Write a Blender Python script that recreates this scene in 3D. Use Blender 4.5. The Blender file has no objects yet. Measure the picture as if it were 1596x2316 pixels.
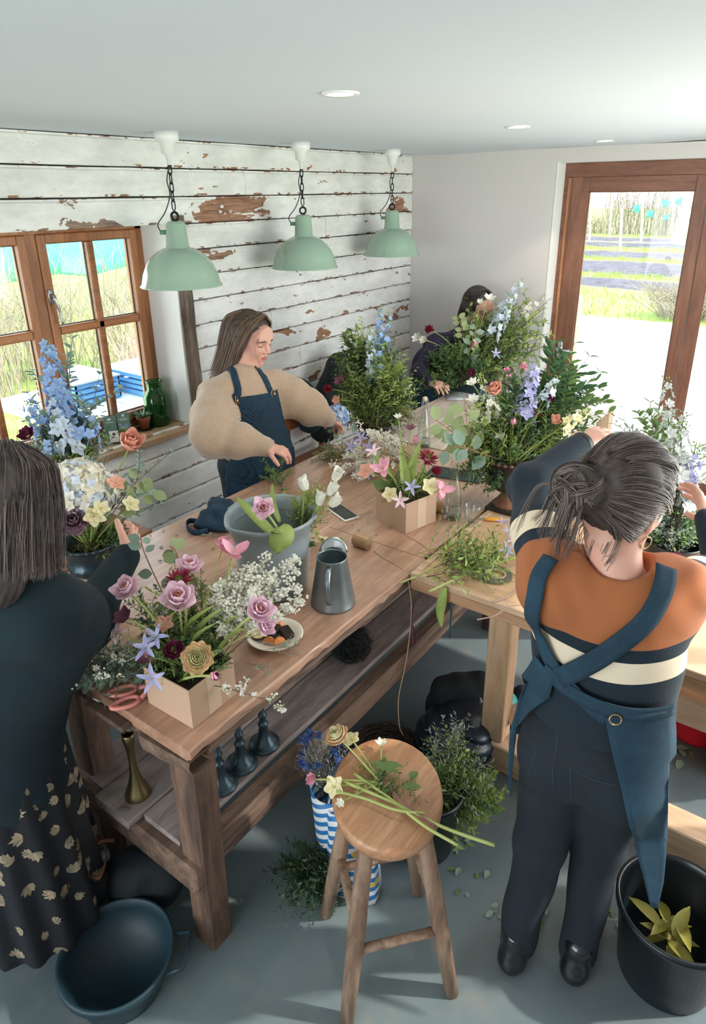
import bpy, bmesh, math, random
import numpy as np
from mathutils import Vector, Matrix, Quaternion
random.seed(7); rng = np.random.RandomState(11)
SC = bpy.context.scene; COL = SC.collection
# ---------------------------------------------------------------- camera
F_PX, YAW, PITCH, ROLL = 1530.27, -0.63303, -0.38708, -0.01252
CAM = Vector((2.828, -4.645, 2.10)); PCX, PCY = 797.5, 1059.5
fw = Vector((math.sin(YAW)*math.cos(PITCH), math.cos(YAW)*math.cos(PITCH), math.sin(PITCH)))
r0 = Vector((math.cos(YAW), -math.sin(YAW), 0)); u0 = r0.cross(fw)
rt = r0*math.cos(ROLL)+u0*math.sin(ROLL); up = -r0*math.sin(ROLL)+u0*math.cos(ROLL)
cam = bpy.data.cameras.new('camera'); camo = bpy.data.objects.new('camera', cam); COL.objects.link(camo)
m = Matrix((rt, up, -fw)).transposed().to_4x4(); m.translation = CAM; camo.matrix_world = m
cam.sensor_fit = 'VERTICAL'; cam.sensor_height = 24; cam.lens = F_PX/2316*24
cam.shift_y = -(1158-PCY)/2316; cam.shift_x = 0.5/2316; cam.clip_start = .02; cam.clip_end = 300
SC.camera = camo
# ---------------------------------------------------------------- world, sun, daylight, exposure
SC.view_settings.view_transform = 'Standard'; SC.view_settings.look = 'None'
SC.view_settings.gamma = 1; SC.view_settings.use_curve_mapping = False
SC.view_settings.exposure = 1.02
W = bpy.data.worlds.new('sky'); SC.world = W; W.use_nodes = True
_n = W.node_tree.nodes; _l = W.node_tree.links; _n.clear()
_o = _n.new('ShaderNodeOutputWorld'); _b = _n.new('ShaderNodeBackground'); _s = _n.new('ShaderNodeTexSky')
_s.sky_type = 'PREETHAM'; _s.turbidity = 6; _s.sun_direction = (.55, .55, .63)
_mx = _n.new('ShaderNodeMixRGB'); _mx.inputs[0].default_value = .8; _mx.inputs[2].default_value = (.84, .92, 1, 1)
_l.new(_s.outputs[0], _mx.inputs[1]); _l.new(_mx.outputs[0], _b.inputs[0]); _b.inputs[1].default_value = 2.0
_l.new(_b.outputs[0], _o.inputs[0])
def sun_lamp():
    d = bpy.data.lights.new('sun', 'SUN'); d.energy = 2.3; d.angle = math.radians(1.6); d.color = (1, .93, .82)
    o = bpy.data.objects.new('sun', d); COL.objects.link(o)
    o.rotation_euler = Vector((-.62, -.42, -.60)).to_track_quat('-Z', 'Y').to_euler()
sun_lamp()
def daylight(name, loc, direction, sx, sy, e, color=(.93, .97, 1)):
    d = bpy.data.lights.new(name, 'AREA'); d.shape = 'RECTANGLE'; d.size = sx; d.size_y = sy; d.energy = e; d.color = color
    o = bpy.data.objects.new(name, d); COL.objects.link(o); o.location = loc
    o.rotation_euler = Vector(direction).to_track_quat('-Z', 'Z').to_euler()
    return o
daylight('daylight_right_window', (3.62, -1.85, 1.35), (-1, 0, -.12), 2.3, 1.7, 48)  # area lamp added outside the unseen right opening to brighten the room
daylight('daylight_front_window', (1.4, -6.75, 1.45), (0, 1, -.05), 2.8, 1.5, 34)  # added fill lamp behind the camera, standing in for sky light
daylight('daylight_left_window', (-.62, -3.0, 1.48), (1, 0, -.1), 1.3, .95, 8)
# ---------------------------------------------------------------- pixel <-> space helpers (real positions measured from the photo)
def ray(x, y): return rt*((x-PCX)/F_PX) - up*((y-PCY)/F_PX) + fw
def atz(x, y, z): d = ray(x, y); return CAM + d*((z-CAM.z)/d.z)
def atx(x, y, X): d = ray(x, y); return CAM + d*((X-CAM.x)/d.x)
def aty(x, y, Y): d = ray(x, y); return CAM + d*((Y-CAM.y)/d.y)
def atd(x, y, D): return CAM + ray(x, y)*D
def dep(P): return (Vector(P)-CAM).dot(fw)
def prj(P):
    d = Vector(P)-CAM; z = d.dot(fw); return (PCX+F_PX*d.dot(rt)/z, PCY-F_PX*d.dot(up)/z)
# ---------------------------------------------------------------- materials
MATS = {}
def srgb(h):
    h = h.lstrip('#'); c = [int(h[i:i+2], 16)/255 for i in (0, 2, 4)]
    return tuple(x/12.92 if x <= .04045 else ((x+.055)/1.055)**2.4 for x in c)+(1,)
class NT:
    def __init__(s, name):
        s.m = bpy.data.materials.new(name); s.m.use_nodes = True; s.t = s.m.node_tree; s.n = s.t.nodes
        s.b = s.n['Principled BSDF']; s.out = s.n['Material Output']
    def new(s, typ, **k):
        n = s.n.new(typ)
        for a, b in k.items():
            if a.startswith('i_'): n.inputs[a[2:].replace('_', ' ')].default_value = b
            else: setattr(n, a, b)
        return n
    def link(s, a, b): s.t.links.new(a, b)
    def ramp(s, src, stops, interp='LINEAR'):
        r = s.n.new('ShaderNodeValToRGB'); r.color_ramp.interpolation = interp
        e = r.color_ramp.elements
        while len(e) < len(stops): e.new(.5)
        for i, (p_, c) in enumerate(stops): e[i].position = p_; e[i].color = c if len(c) == 4 else (*c, 1)
        s.link(src, r.inputs[0]); return r.outputs[0]
    def coords(s, kind='Object', scale=(1, 1, 1), rot=(0, 0, 0)):
        t = s.n.new('ShaderNodeTexCoord'); mp = s.n.new('ShaderNodeMapping')
        mp.inputs['Scale'].default_value = scale; mp.inputs['Rotation'].default_value = rot
        s.link(t.outputs[kind], mp.inputs[0]); return mp.outputs[0]
    def noise(s, vec, scale, detail=3, rough=.5, dist=0):
        n = s.n.new('ShaderNodeTexNoise'); n.inputs['Scale'].default_value = scale; n.inputs['Detail'].default_value = detail
        n.inputs['Roughness'].default_value = rough; n.inputs['Distortion'].default_value = dist
        if vec is not None: s.link(vec, n.inputs['Vector'])
        return n.outputs['Fac']
    def bump(s, h, strength=.3, dist=.002):
        b = s.n.new('ShaderNodeBump'); b.inputs['Strength'].default_value = strength; b.inputs['Distance'].default_value = dist
        s.link(h, b.inputs['Height']); s.link(b.outputs[0], s.b.inputs['Normal'])
    def mix(s, f, a, b):
        n = s.n.new('ShaderNodeMixRGB')
        for i, v in enumerate((f, a, b)):
            if hasattr(v, 'links') or isinstance(v, bpy.types.NodeSocket): s.link(v, n.inputs[i])
            else: n.inputs[i].default_value = v
        return n.outputs[0]
    def math(s, op, a, b=0.0, c=None):
        n = s.n.new('ShaderNodeMath'); n.operation = op
        for i, v in enumerate((a, b) if c is None else (a, b, c)):
            if isinstance(v, bpy.types.NodeSocket): s.link(v, n.inputs[i])
            else: n.inputs[i].default_value = v
        return n.outputs[0]
def dark(c, k): return (c[0]*k, c[1]*k, c[2]*k, 1)
def mat(name, col, rough=.6, metal=0, var=.12, vscale=6, bump=0, bscale=60, trans=0, sss=0, spec=.5, coat=0, island=0, kind='Object', stretch=(1, 1, 1), emit=0, hue=None):
    if name in MATS: return MATS[name]
    c = srgb(col) if isinstance(col, str) else col
    n = NT(name); v = n.coords(kind, stretch)
    f = n.noise(v, vscale, 3)
    base = n.ramp(f, [(.3, dark(c, 1-var)), (.7, dark(c, 1+var))])
    if island:
        g = n.new('ShaderNodeNewGeometry')
        c2 = srgb(hue) if hue else dark(c, .6)
        base = n.mix(n.math('MULTIPLY', g.outputs['Random Per Island'], island), base, c2)
    n.link(base, n.b.inputs['Base Color'])
    n.b.inputs['Roughness'].default_value = rough; n.b.inputs['Metallic'].default_value = metal
    n.b.inputs['Specular IOR Level'].default_value = spec
    if coat: n.b.inputs['Coat Weight'].default_value = coat; n.b.inputs['Coat Roughness'].default_value = .15
    if bump: n.bump(n.noise(v, bscale, 4), bump)
    if sss:
        n.b.inputs['Subsurface Weight'].default_value = sss; n.b.inputs['Subsurface Radius'].default_value = (.012, .005, .003); n.b.inputs['Subsurface Scale'].default_value = 1
    if emit:
        n.b.inputs['Emission Color'].default_value = c; n.b.inputs['Emission Strength'].default_value = emit
    if trans:   # thin translucent (leaves, petals)
        tr = n.new('ShaderNodeBsdfTranslucent'); n.link(base, tr.inputs[0]); mx = n.new('ShaderNodeMixShader'); mx.inputs[0].default_value = trans
        n.link(n.b.outputs[0], mx.inputs[1]); n.link(tr.outputs[0], mx.inputs[2]); n.link(mx.outputs[0], n.out.inputs[0])
    MATS[name] = n.m; return n.m
def wood(name, c1, c2, axis='Y', scale=1, rough=.6, knots=True, dirt=0, kind='Object', bump=.35):
    if name in MATS: return MATS[name]
    n = NT(name); st = {'X': (.12, 1, 1), 'Y': (1, .12, 1), 'Z': (1, 1, .12)}[axis]
    t = n.new('ShaderNodeTexCoord'); oi = n.new('ShaderNodeObjectInfo')
    add = n.new('ShaderNodeVectorMath'); add.operation = 'ADD'; cv = n.new('ShaderNodeCombineXYZ')
    rr = n.math('MULTIPLY', oi.outputs['Random'], 37.0)
    for i in range(3): n.link(rr, cv.inputs[i])
    n.link(t.outputs[kind], add.inputs[0]); n.link(cv.outputs[0], add.inputs[1])
    mp = n.new('ShaderNodeMapping'); mp.inputs['Scale'].default_value = tuple(a*scale for a in st); n.link(add.outputs[0], mp.inputs[0]); v = mp.outputs[0]
    a = n.noise(v, 18, 4, .6, .8); b = n.noise(v, 110, 3, .6)
    base = n.ramp(a, [(.32, srgb(c1)), (.66, srgb(c2))])
    base = n.mix(n.math('MULTIPLY', n.math('SUBTRACT', b, .45), 1.2), base, dark(srgb(c1), .45))
    if dirt:
        d = n.noise(n.coords('Object'), 3.2, 5, .65); d2 = n.ramp(d, [(.45, (0, 0, 0)), (.7, (dirt, dirt, dirt))])
        base = n.mix(d2, base, dark(srgb(c1), .35))
    n.link(base, n.b.inputs['Base Color']); n.b.inputs['Roughness'].default_value = rough
    n.bump(n.math('ADD', a, b), bump, .0015)
    MATS[name] = n.m; return n.m
# ---------------------------------------------------------------- mesh building
class MB:
    def __init__(s): s.v = []; s.f = []; s.mi = []; s.n = 0
    def add(s, V, Fc, mi=0):
        V = np.asarray(V, float).reshape(-1, 3); s.v.append(V)
        for f in Fc: s.f.append(tuple(i+s.n for i in f)); s.mi.append(mi)
        s.n += len(V); return s
    def box(s, lo, hi, mi=0, M=None, bev=0.0):
        (x0, y0, z0), (x1, y1, z1) = lo, hi
        b = bev
        if b <= 0:
            V = np.array([(x, y, z) for z in (z0, z1) for y in (y0, y1) for x in (x0, x1)], float)
            F = [(0, 2, 3, 1), (4, 5, 7, 6), (0, 1, 5, 4), (2, 6, 7, 3), (0, 4, 6, 2), (1, 3, 7, 5)]
        else:
            bm = bmesh.new(); bmesh.ops.create_cube(bm, size=1)
            for v in bm.verts: v.co = Vector(((x0+x1)/2+v.co.x*(x1-x0), (y0+y1)/2+v.co.y*(y1-y0), (z0+z1)/2+v.co.z*(z1-z0)))
            bmesh.ops.bevel(bm, geom=bm.edges[:], offset=b, segments=1, affect='EDGES')
            bm.verts.index_update(); V = np.array([v.co[:] for v in bm.verts]); F = [tuple(v.index for v in f.verts) for f in bm.faces]; bm.free()
        if M is not None: V = xf(V, M)
        return s.add(V, F, mi)
    def tube(s, P, R, n=8, mi=0, caps=True, flat=None):
        P = np.asarray([tuple(q) for q in P], float); k = len(P)
        R = np.full(k, R) if np.isscalar(R) else np.asarray(R, float)
        T = np.gradient(P, axis=0); T /= (np.linalg.norm(T, axis=1)[:, None]+1e-12)
        ref = np.array([0, 0, 1.]) if abs(T[0][2]) < .9 else np.array([1., 0, 0])
        N = np.cross(T[0], ref); N /= np.linalg.norm(N); V = []
        for i in range(k):
            N = N-T[i]*(N@T[i]); N /= (np.linalg.norm(N)+1e-12); B = np.cross(T[i], N)
            for j in range(n):
                a = 2*math.pi*j/n; V.append(P[i]+R[i]*(math.cos(a)*N+math.sin(a)*B*(1 if flat is None else flat)))
        F = [(i*n+j, i*n+(j+1) % n, (i+1)*n+(j+1) % n, (i+1)*n+j) for i in range(k-1) for j in range(n)]
        if caps: F.append(tuple(range(n-1, -1, -1))); F.append(tuple((k-1)*n+j for j in range(n)))
        return s.add(V, F, mi)
    def lathe(s, prof, c=(0, 0, 0), n=24, mi=0, M=None, wob=None, cap=True):
        V = []; k = len(prof)
        for (r, z) in prof:
            for j in range(n):
                a = 2*math.pi*j/n; rr = r*(1 if wob is None else wob(a, z)); V.append((rr*math.cos(a), rr*math.sin(a), z))
        V = np.array(V)
        if M is not None: V = xf(V, M)
        V = V+np.array(tuple(c))
        F = [(i*n+j, i*n+(j+1) % n, (i+1)*n+(j+1) % n, (i+1)*n+j) for i in range(k-1) for j in range(n)]
        if cap:
            if prof[0][0] > 1e-5: F.append(tuple(range(n-1, -1, -1)))
            if prof[-1][0] > 1e-5: F.append(tuple((k-1)*n+j for j in range(n)))
        return s.add(V, F, mi)
    def prism(s, poly, z0, z1, mi=0, M=None):
        k = len(poly); V = [(x, y, z0) for x, y in poly]+[(x, y, z1) for x, y in poly]
        F = [tuple(range(k-1, -1, -1)), tuple(range(k, 2*k))]+[(i, (i+1) % k, k+(i+1) % k, k+i) for i in range(k)]
        V = np.array(V, float)
        if M is not None: V = xf(V, M)
        return s.add(V, F, mi)
    def grid(s, G, mi=0, thick=0.0):
        G = np.asarray(G, float); a, b = G.shape[:2]
        F = [(i*b+j, i*b+j+1, (i+1)*b+j+1, (i+1)*b+j) for i in range(a-1) for j in range(b-1)]
        if thick:
            dx = np.gradient(G, axis=0); dy = np.gradient(G, axis=1); N = np.cross(dx, dy); N /= np.linalg.norm(N, axis=2)[..., None]+1e-12
            V = np.concatenate([(G+N*thick/2).reshape(-1, 3), (G-N*thick/2).reshape(-1, 3)]); o = a*b
            F = [tuple(reversed(f)) for f in F]+[tuple(i+o for i in f) for f in F]
            ring = [j for j in range(b)]+[i*b+b-1 for i in range(1, a)]+[(a-1)*b+j for j in range(b-2, -1, -1)]+[i*b for i in range(a-2, 0, -1)]
            F += [(ring[i], ring[(i+1) % len(ring)], ring[(i+1) % len(ring)]+o, ring[i]+o) for i in range(len(ring))]
            return s.add(V, F, mi)
        return s.add(G.reshape(-1, 3), F, mi)
    def mesh(s, name, mats, smooth=True, off=None):
        me = bpy.data.meshes.new(name); V = np.concatenate(s.v) if s.v else np.zeros((0, 3))
        if off is not None: V = V-np.array(tuple(off))
        me.from_pydata(V.tolist(), [], s.f)
        for m_ in (mats if isinstance(mats, (list, tuple)) else [mats]): me.materials.append(m_)
        me.polygons.foreach_set('material_index', s.mi)
        if smooth: me.polygons.foreach_set('use_smooth', [True]*len(s.f))
        me.update(); return me
    def build(s, name, mats, parent=None, smooth=False, origin=None, auto=None):
        off = origin if origin is not None else (parent.location if parent is not None else None)
        V = np.concatenate(s.v)
        if off is None: off = Vector(((V[:, 0].min()+V[:, 0].max())/2, (V[:, 1].min()+V[:, 1].max())/2, V[:, 2].min()))
        woff = Vector(tuple(off))
        if parent is not None and parent.parent is not None and origin is None: woff = parent.location+parent.parent.location
        me = s.mesh(name, mats, smooth, woff)
        o = bpy.data.objects.new(name, me); COL.objects.link(o)
        if parent is not None:
            o.parent = parent; pl = parent.location+(parent.parent.location if parent.parent is not None else Vector((0, 0, 0)))
            o.location = woff-pl
        else: o.location = woff
        if auto is not None:
            for e in me.edges: pass
            me.polygons.foreach_set('use_smooth', [True]*len(s.f)); sharp(me, auto)
        return o
def sharp(me, ang):
    bm = bmesh.new(); bm.from_mesh(me); a = math.radians(ang)
    for e in bm.edges:
        if len(e.link_faces) == 2 and e.calc_face_angle(0) > a: e.smooth = False
    bm.to_mesh(me); bm.free()
def xf(V, M):
    M = np.array(M); return V@M[:3, :3].T+M[:3, 3]
def frame(z, x=None):
    z = Vector(z).normalized(); x = Vector(x) if x is not None else (Vector((1, 0, 0)) if abs(z.x) < .8 else Vector((0, 1, 0)))
    y = z.cross(x).normalized(); x = y.cross(z).normalized()
    return Matrix((x, y, z)).transposed()
def TM(loc, R=None, s=1):
    M_ = (R.to_4x4() if R is not None else Matrix.Identity(4)) @ Matrix.Diagonal((s, s, s, 1) if np.isscalar(s) else (*s, 1)); M_.translation = Vector(loc); return M_
def rotz(a): return Matrix.Rotation(a, 3, 'Z')
def tag(o, label=None, cat=None, group=None, kind=None):
    if label: o['label'] = label
    if cat: o['category'] = cat
    if group: o['group'] = group
    if kind: o['kind'] = kind
    return o
def thing(name, label, cat, loc=(0, 0, 0), group=None):
    o = bpy.data.objects.new(name, None); COL.objects.link(o); o.location = loc; o.empty_display_size = .05
    return tag(o, label, cat, group)
def struct(name, loc=(0, 0, 0)):
    o = bpy.data.objects.new(name, None); COL.objects.link(o); o.location = loc; o['kind'] = 'structure'; return o
def inst(name, me, parent, M_):
    o = bpy.data.objects.new(name, me); COL.objects.link(o); o.parent = parent; o.matrix_local = M_ if isinstance(M_, Matrix) else Matrix(M_); return o
def bez(a, b, c, n=8):
    a, b, c = Vector(a), Vector(b), Vector(c)
    return [a*(1-t)**2+b*2*t*(1-t)+c*t*t for t in [i/(n-1) for i in range(n)]]
def cat(P, n=6):   # catmull-rom through points
    P = [Vector(p_) for p_ in P]; Q = [P[0]*2-P[1]]+P+[P[-1]*2-P[-2]]; out = []
    for i in range(1, len(Q)-2):
        for k in range(n):
            t = k/n; a, b, c, d = Q[i-1], Q[i], Q[i+1], Q[i+2]
            out.append(.5*((2*b)+(c-a)*t+(2*a-5*b+4*c-d)*t*t+(3*b-a-3*c+d)*t**3))
    out.append(P[-1]); return out
# ================================================================ THE ROOM
ZC = 2.35
def paint_boards():
    n = NT('peeling_paint_boards'); g = n.new('ShaderNodeNewGeometry'); oi = n.new('ShaderNodeObjectInfo')
    cv = n.new('ShaderNodeCombineXYZ'); n.link(n.math('MULTIPLY', oi.outputs['Random'], 9.0), cv.inputs[0])
    ad = n.new('ShaderNodeVectorMath'); ad.operation = 'ADD'; n.link(g.outputs['Position'], ad.inputs[0]); n.link(cv.outputs[0], ad.inputs[1])
    mp = n.new('ShaderNodeMapping'); mp.inputs['Scale'].default_value = (1, .42, 1); n.link(ad.outputs[0], mp.inputs[0])
    big = n.noise(mp.outputs[0], 5.2, 5, .62, .35); mp2 = n.new('ShaderNodeMapping'); mp2.inputs['Scale'].default_value = (1, .5, 1.2); n.link(ad.outputs[0], mp2.inputs[0])
    small = n.noise(mp2.outputs[0], 26, 4, .6, .3)
    sp = n.new('ShaderNodeSeparateColor'); n.link(oi.outputs['Color'], sp.inputs[0])
    s1 = n.math('GREATER_THAN', n.math('ADD', big, n.math('MULTIPLY', n.math('SUBTRACT', small, .5), .10)), sp.outputs[0])
    s2 = n.math('GREATER_THAN', small, n.math('ADD', .70, n.math('MULTIPLY', n.math('SUBTRACT', .5, big), .25)))
    sp2 = n.new('ShaderNodeSeparateXYZ'); tc = n.new('ShaderNodeTexCoord'); n.link(tc.outputs['Generated'], sp2.inputs[0])
    edge = n.math('ADD', n.math('GREATER_THAN', sp2.outputs[2], .93), n.math('LESS_THAN', sp2.outputs[2], .09))
    s3 = n.math('MULTIPLY', edge, n.math('GREATER_THAN', small, .57))
    peel = n.math('MINIMUM', n.math('ADD', n.math('ADD', s1, s2), s3), 1.0)
    wv = n.new('ShaderNodeMapping'); wv.inputs['Scale'].default_value = (1, .1, 1); n.link(ad.outputs[0], wv.inputs[0])
    grain = n.noise(wv.outputs[0], 90, 3, .6, .6)
    w1 = n.ramp(grain, [(.35, srgb('#7d5138')), (.6, srgb('#b0795a'))]); w2 = n.ramp(grain, [(.35, srgb('#5d5148')), (.6, srgb('#8f7d6e'))])
    wd = n.mix(n.math('MULTIPLY', sp.outputs[1], 1.0), w1, w2)
    pn = n.ramp(n.noise(mp.outputs[0], 9, 5, .7), [(.35, srgb('#d6d5d2')), (.7, srgb('#f2f1ee'))])
    n.link(n.mix(peel, pn, wd), n.b.inputs['Base Color']); n.b.inputs['Roughness'].default_value = .55
    n.bump(n.math('ADD', n.math('MULTIPLY', n.math('SUBTRACT', 1.0, peel), 1.0), n.math('MULTIPLY', small, .35)), .6, .003)
    return n.m
M_BOARD = paint_boards()
M_PLASTER = mat('plaster_wall', '#cfcac9', .85, var=.02, vscale=1.5, bump=.08, bscale=40)
M_CEIL = mat('painted_ceiling', '#d2d9e2', .85, var=.015, vscale=.8, bump=.04, bscale=18)
M_REVEAL = mat('white_reveal', '#e6e6e4', .7, var=.02)
M_DARKGAP = mat('dark_gap', '#1d1a18', .9)
M_PINE = wood('window_timber', '#8f5a36', '#b97a4c', 'Z', 1, .45)
M_PINEH = wood('window_timber_rail', '#8f5a36', '#b97a4c', 'Y', 1, .45)
M_DOOR = wood('door_timber', '#6d4636', '#8d5f4a', 'Z', 1, .4, bump=.12); M_DOORH = wood('door_timber_rail', '#6d4636', '#8a5b46', 'X', 1, .4, bump=.12)
M_POST = wood('weathered_post', '#4b3f37', '#8d7b6c', 'Z', 1.4, .85, bump=1)
M_STEEL = mat('brushed_steel', '#b9bcc0', .3, 1, var=.05)
def glass(name='clear_glass', tint=(1, 1, 1, 1), rough=0.0):
    if name in MATS: return MATS[name]
    n = NT(name); n.b.inputs['Base Color'].default_value = tint; n.b.inputs['Transmission Weight'].default_value = 1; n.b.inputs['Roughness'].default_value = rough; n.b.inputs['IOR'].default_value = 1.45
    MATS[name] = n.m; return n.m
def pane_mat():
    n = NT('window_glass'); tr = n.new('ShaderNodeBsdfTransparent'); tr.inputs[0].default_value = (.97, .99, .98, 1); gl = n.new('ShaderNodeBsdfGlossy'); gl.inputs['Roughness'].default_value = .02
    fr = n.new('ShaderNodeFresnel'); fr.inputs[0].default_value = 1.35; mx = n.new('ShaderNodeMixShader')
    n.link(fr.outputs[0], mx.inputs[0]); n.link(tr.outputs[0], mx.inputs[1]); n.link(gl.outputs[0], mx.inputs[2]); n.link(mx.outputs[0], n.out.inputs[0]); return n.m
M_PANE = pane_mat()
def floor_mat():
    n = NT('concrete_floor'); v = n.coords('Object'); a = n.noise(v, 1.3, 5, .6); b = n.noise(v, 9, 4, .6); c = n.noise(v, 220, 2)
    base = n.ramp(a, [(.3, srgb('#4f5d61')), (.7, srgb('#6d7a7d'))]); base = n.mix(n.ramp(b, [(.55, (0, 0, 0)), (.75, (.35, .35, .35))]), base, srgb('#857c70'))
    base = n.mix(n.ramp(c, [(.6, (0, 0, 0)), (.75, (.3, .3, .3))]), base, srgb('#525a5c'))
    n.link(base, n.b.inputs['Base Color']); n.link(n.ramp(b, [(.3, (.38,)*3), (.7, (.6,)*3)]), n.b.inputs['Roughness']); n.bump(n.math('ADD', b, c), .12, .001); return n.m
o = MB().box((-.3, -6.6, -.1), (3.7, .14, 0)).build('floor', floor_mat(), None); tag(o, kind='structure')
# ceiling with a slightly sagging back edge
G = []
for i in range(41):
    row = []
    for j in range(9):
        x = -.3+4.0*i/40; y = -6.6+6.72*j/8
        z = ZC+(0.0 if j < 8 else -.006*math.sin(x*2.1+.6)-.004*math.sin(x*5))
        row.append((x, y, z))
    G.append(row)
o = MB().grid(G).box((-.3, -6.6, ZC+.03), (3.7, .3, ZC+.1)).build('ceiling', M_CEIL, None, origin=(0, 0, ZC)); tag(o, kind='structure')
# left wall: masonry core behind the boards
WY0, WY1, WZ0, WZ1 = -4.05, -2.29, .925, 1.975
wl = struct('wall_left')
c = MB()
for lo, hi in (((-.30, -6.6, 0), (-.022, .12, WZ0-.034)), ((-.30, -6.6, WZ1), (-.022, .12, ZC)), ((-.30, -6.6, WZ0-.034), (-.022, WY0-.012, WZ1)), ((-.30, WY1+.012, WZ0-.034), (-.022, .12, WZ1))): c.box(lo, hi)
c.build('wall_core', M_DARKGAP, wl)
PITCHB = .1285; rows = 19; joints = {1: [-1.75], 2: [-2.15], 3: [-1.05], 5: [-.6], 7: [-1.6], 9: [-1.35], 11: [-2.9], 13: [-1.9], 15: [-3.0]}
pe = {0: (.66, .0), 1: (.66, .3), 2: (.585, .3), 3: (.68, .4), 4: (.66, .5), 5: (.63, .6), 6: (.64, .5), 7: (.66, .4), 8: (.63, .3), 9: (.66, .4), 10: (.68, .4), 12: (.6, .7), 14: (.64, .5)}
for r in range(rows):
    z1 = ZC-.002-r*PITCHB; z0 = max(z1-PITCHB+.004, .0)
    if z1 < .03: break
    spans = []
    js = [-6.6]+sorted(joints.get(r, [])+[-4.6+random.uniform(-.3, .3)])+[-.001]
    for a, b in zip(js[:-1], js[1:]):
        mid = (z0+z1)/2
        if WZ0-.02 < mid < WZ1: segs = [(a, min(b, WY0)), (max(a, WY1+.07), b)]
        else: segs = [(a, b)]
        spans += [s_ for s_ in segs if s_[1]-s_[0] > .02]
    for a, b in spans:
        if z0 < WZ1-.001 < z1 and b > WY0 and a < WY1 and z0 < WZ1: zz0 = z0
        else: zz0 = z0
        t = random.uniform(-.002, .003); h = z1-zz0
        poly = [(-.024, zz0), (-.003+t, zz0), (0+t, zz0+.004), (.001+t, zz0+h*.5), (-.001+t, z1-.016), (-.007+t, z1-.010), (-.005+t, z1-.003), (-.024, z1)]
        k = len(poly); nn = max(2, int((b-a)/.25)+1); V = []
        for i in range(nn):
            y = a+.0012+(b-a-.0024)*i/(nn-1); w = random.uniform(-.0012, .0012)
            V += [(x, y, z+w) for x, z in poly]
        F = [(i*k+j, i*k+(j+1) % k, (i+1)*k+(j+1) % k, (i+1)*k+j) for i in range(nn-1) for j in range(k)]+[tuple(range(k-1, -1, -1)), tuple((nn-1)*k+j for j in range(k))]
        o = MB().add(V, F).build('plank', M_BOARD, wl); th, hu = pe.get(r, (.67, .5))
        if r == 2 and b < -2: hu = .75; th = .53
        if r == 0 and a > -1: th = .62
        o.color = (th, hu, 0, 1)
# back wall with the door opening
DX0, DX1, DZ1, DY = 1.10, 2.86, 2.262, .12
b = MB().box((-.3, 0, 0), (DX0, DY+.06, ZC)).box((DX1, 0, 0), (3.7, DY+.06, ZC)).box((DX0, 0, DZ1), (DX1, DY+.06, ZC))
o = b.build('wall_back', M_PLASTER, None); tag(o, kind='structure')
o = MB().box((DX0-.012, -.003, 0), (DX0+.001, DY, DZ1+.005)).build('trim_1', M_REVEAL, None, origin=(DX0, 0, 0)); tag(o, kind='structure')
# unseen right and front walls; wide openings added in both to let daylight in
b = MB().box((3.35, -6.6, 0), (3.55, -3.1, ZC)).box((3.35, -.6, 0), (3.55, .12, ZC)).box((3.35, -3.1, 0), (3.55, -.6, .35)).box((3.35, -3.1, 2.2), (3.55, -.6, ZC))
o = b.build('wall_right', M_PLASTER, None); tag(o, kind='structure')
b = MB().box((-.3, -6.7, 0), (0, -6.6, ZC)).box((2.9, -6.7, 0), (3.55, -6.6, ZC)).box((0, -6.7, 0), (2.9, -6.6, .7)).box((0, -6.7, 2.2), (2.9, -6.6, ZC))
o = b.build('wall_front', M_PLASTER, None); tag(o, kind='structure')
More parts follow.
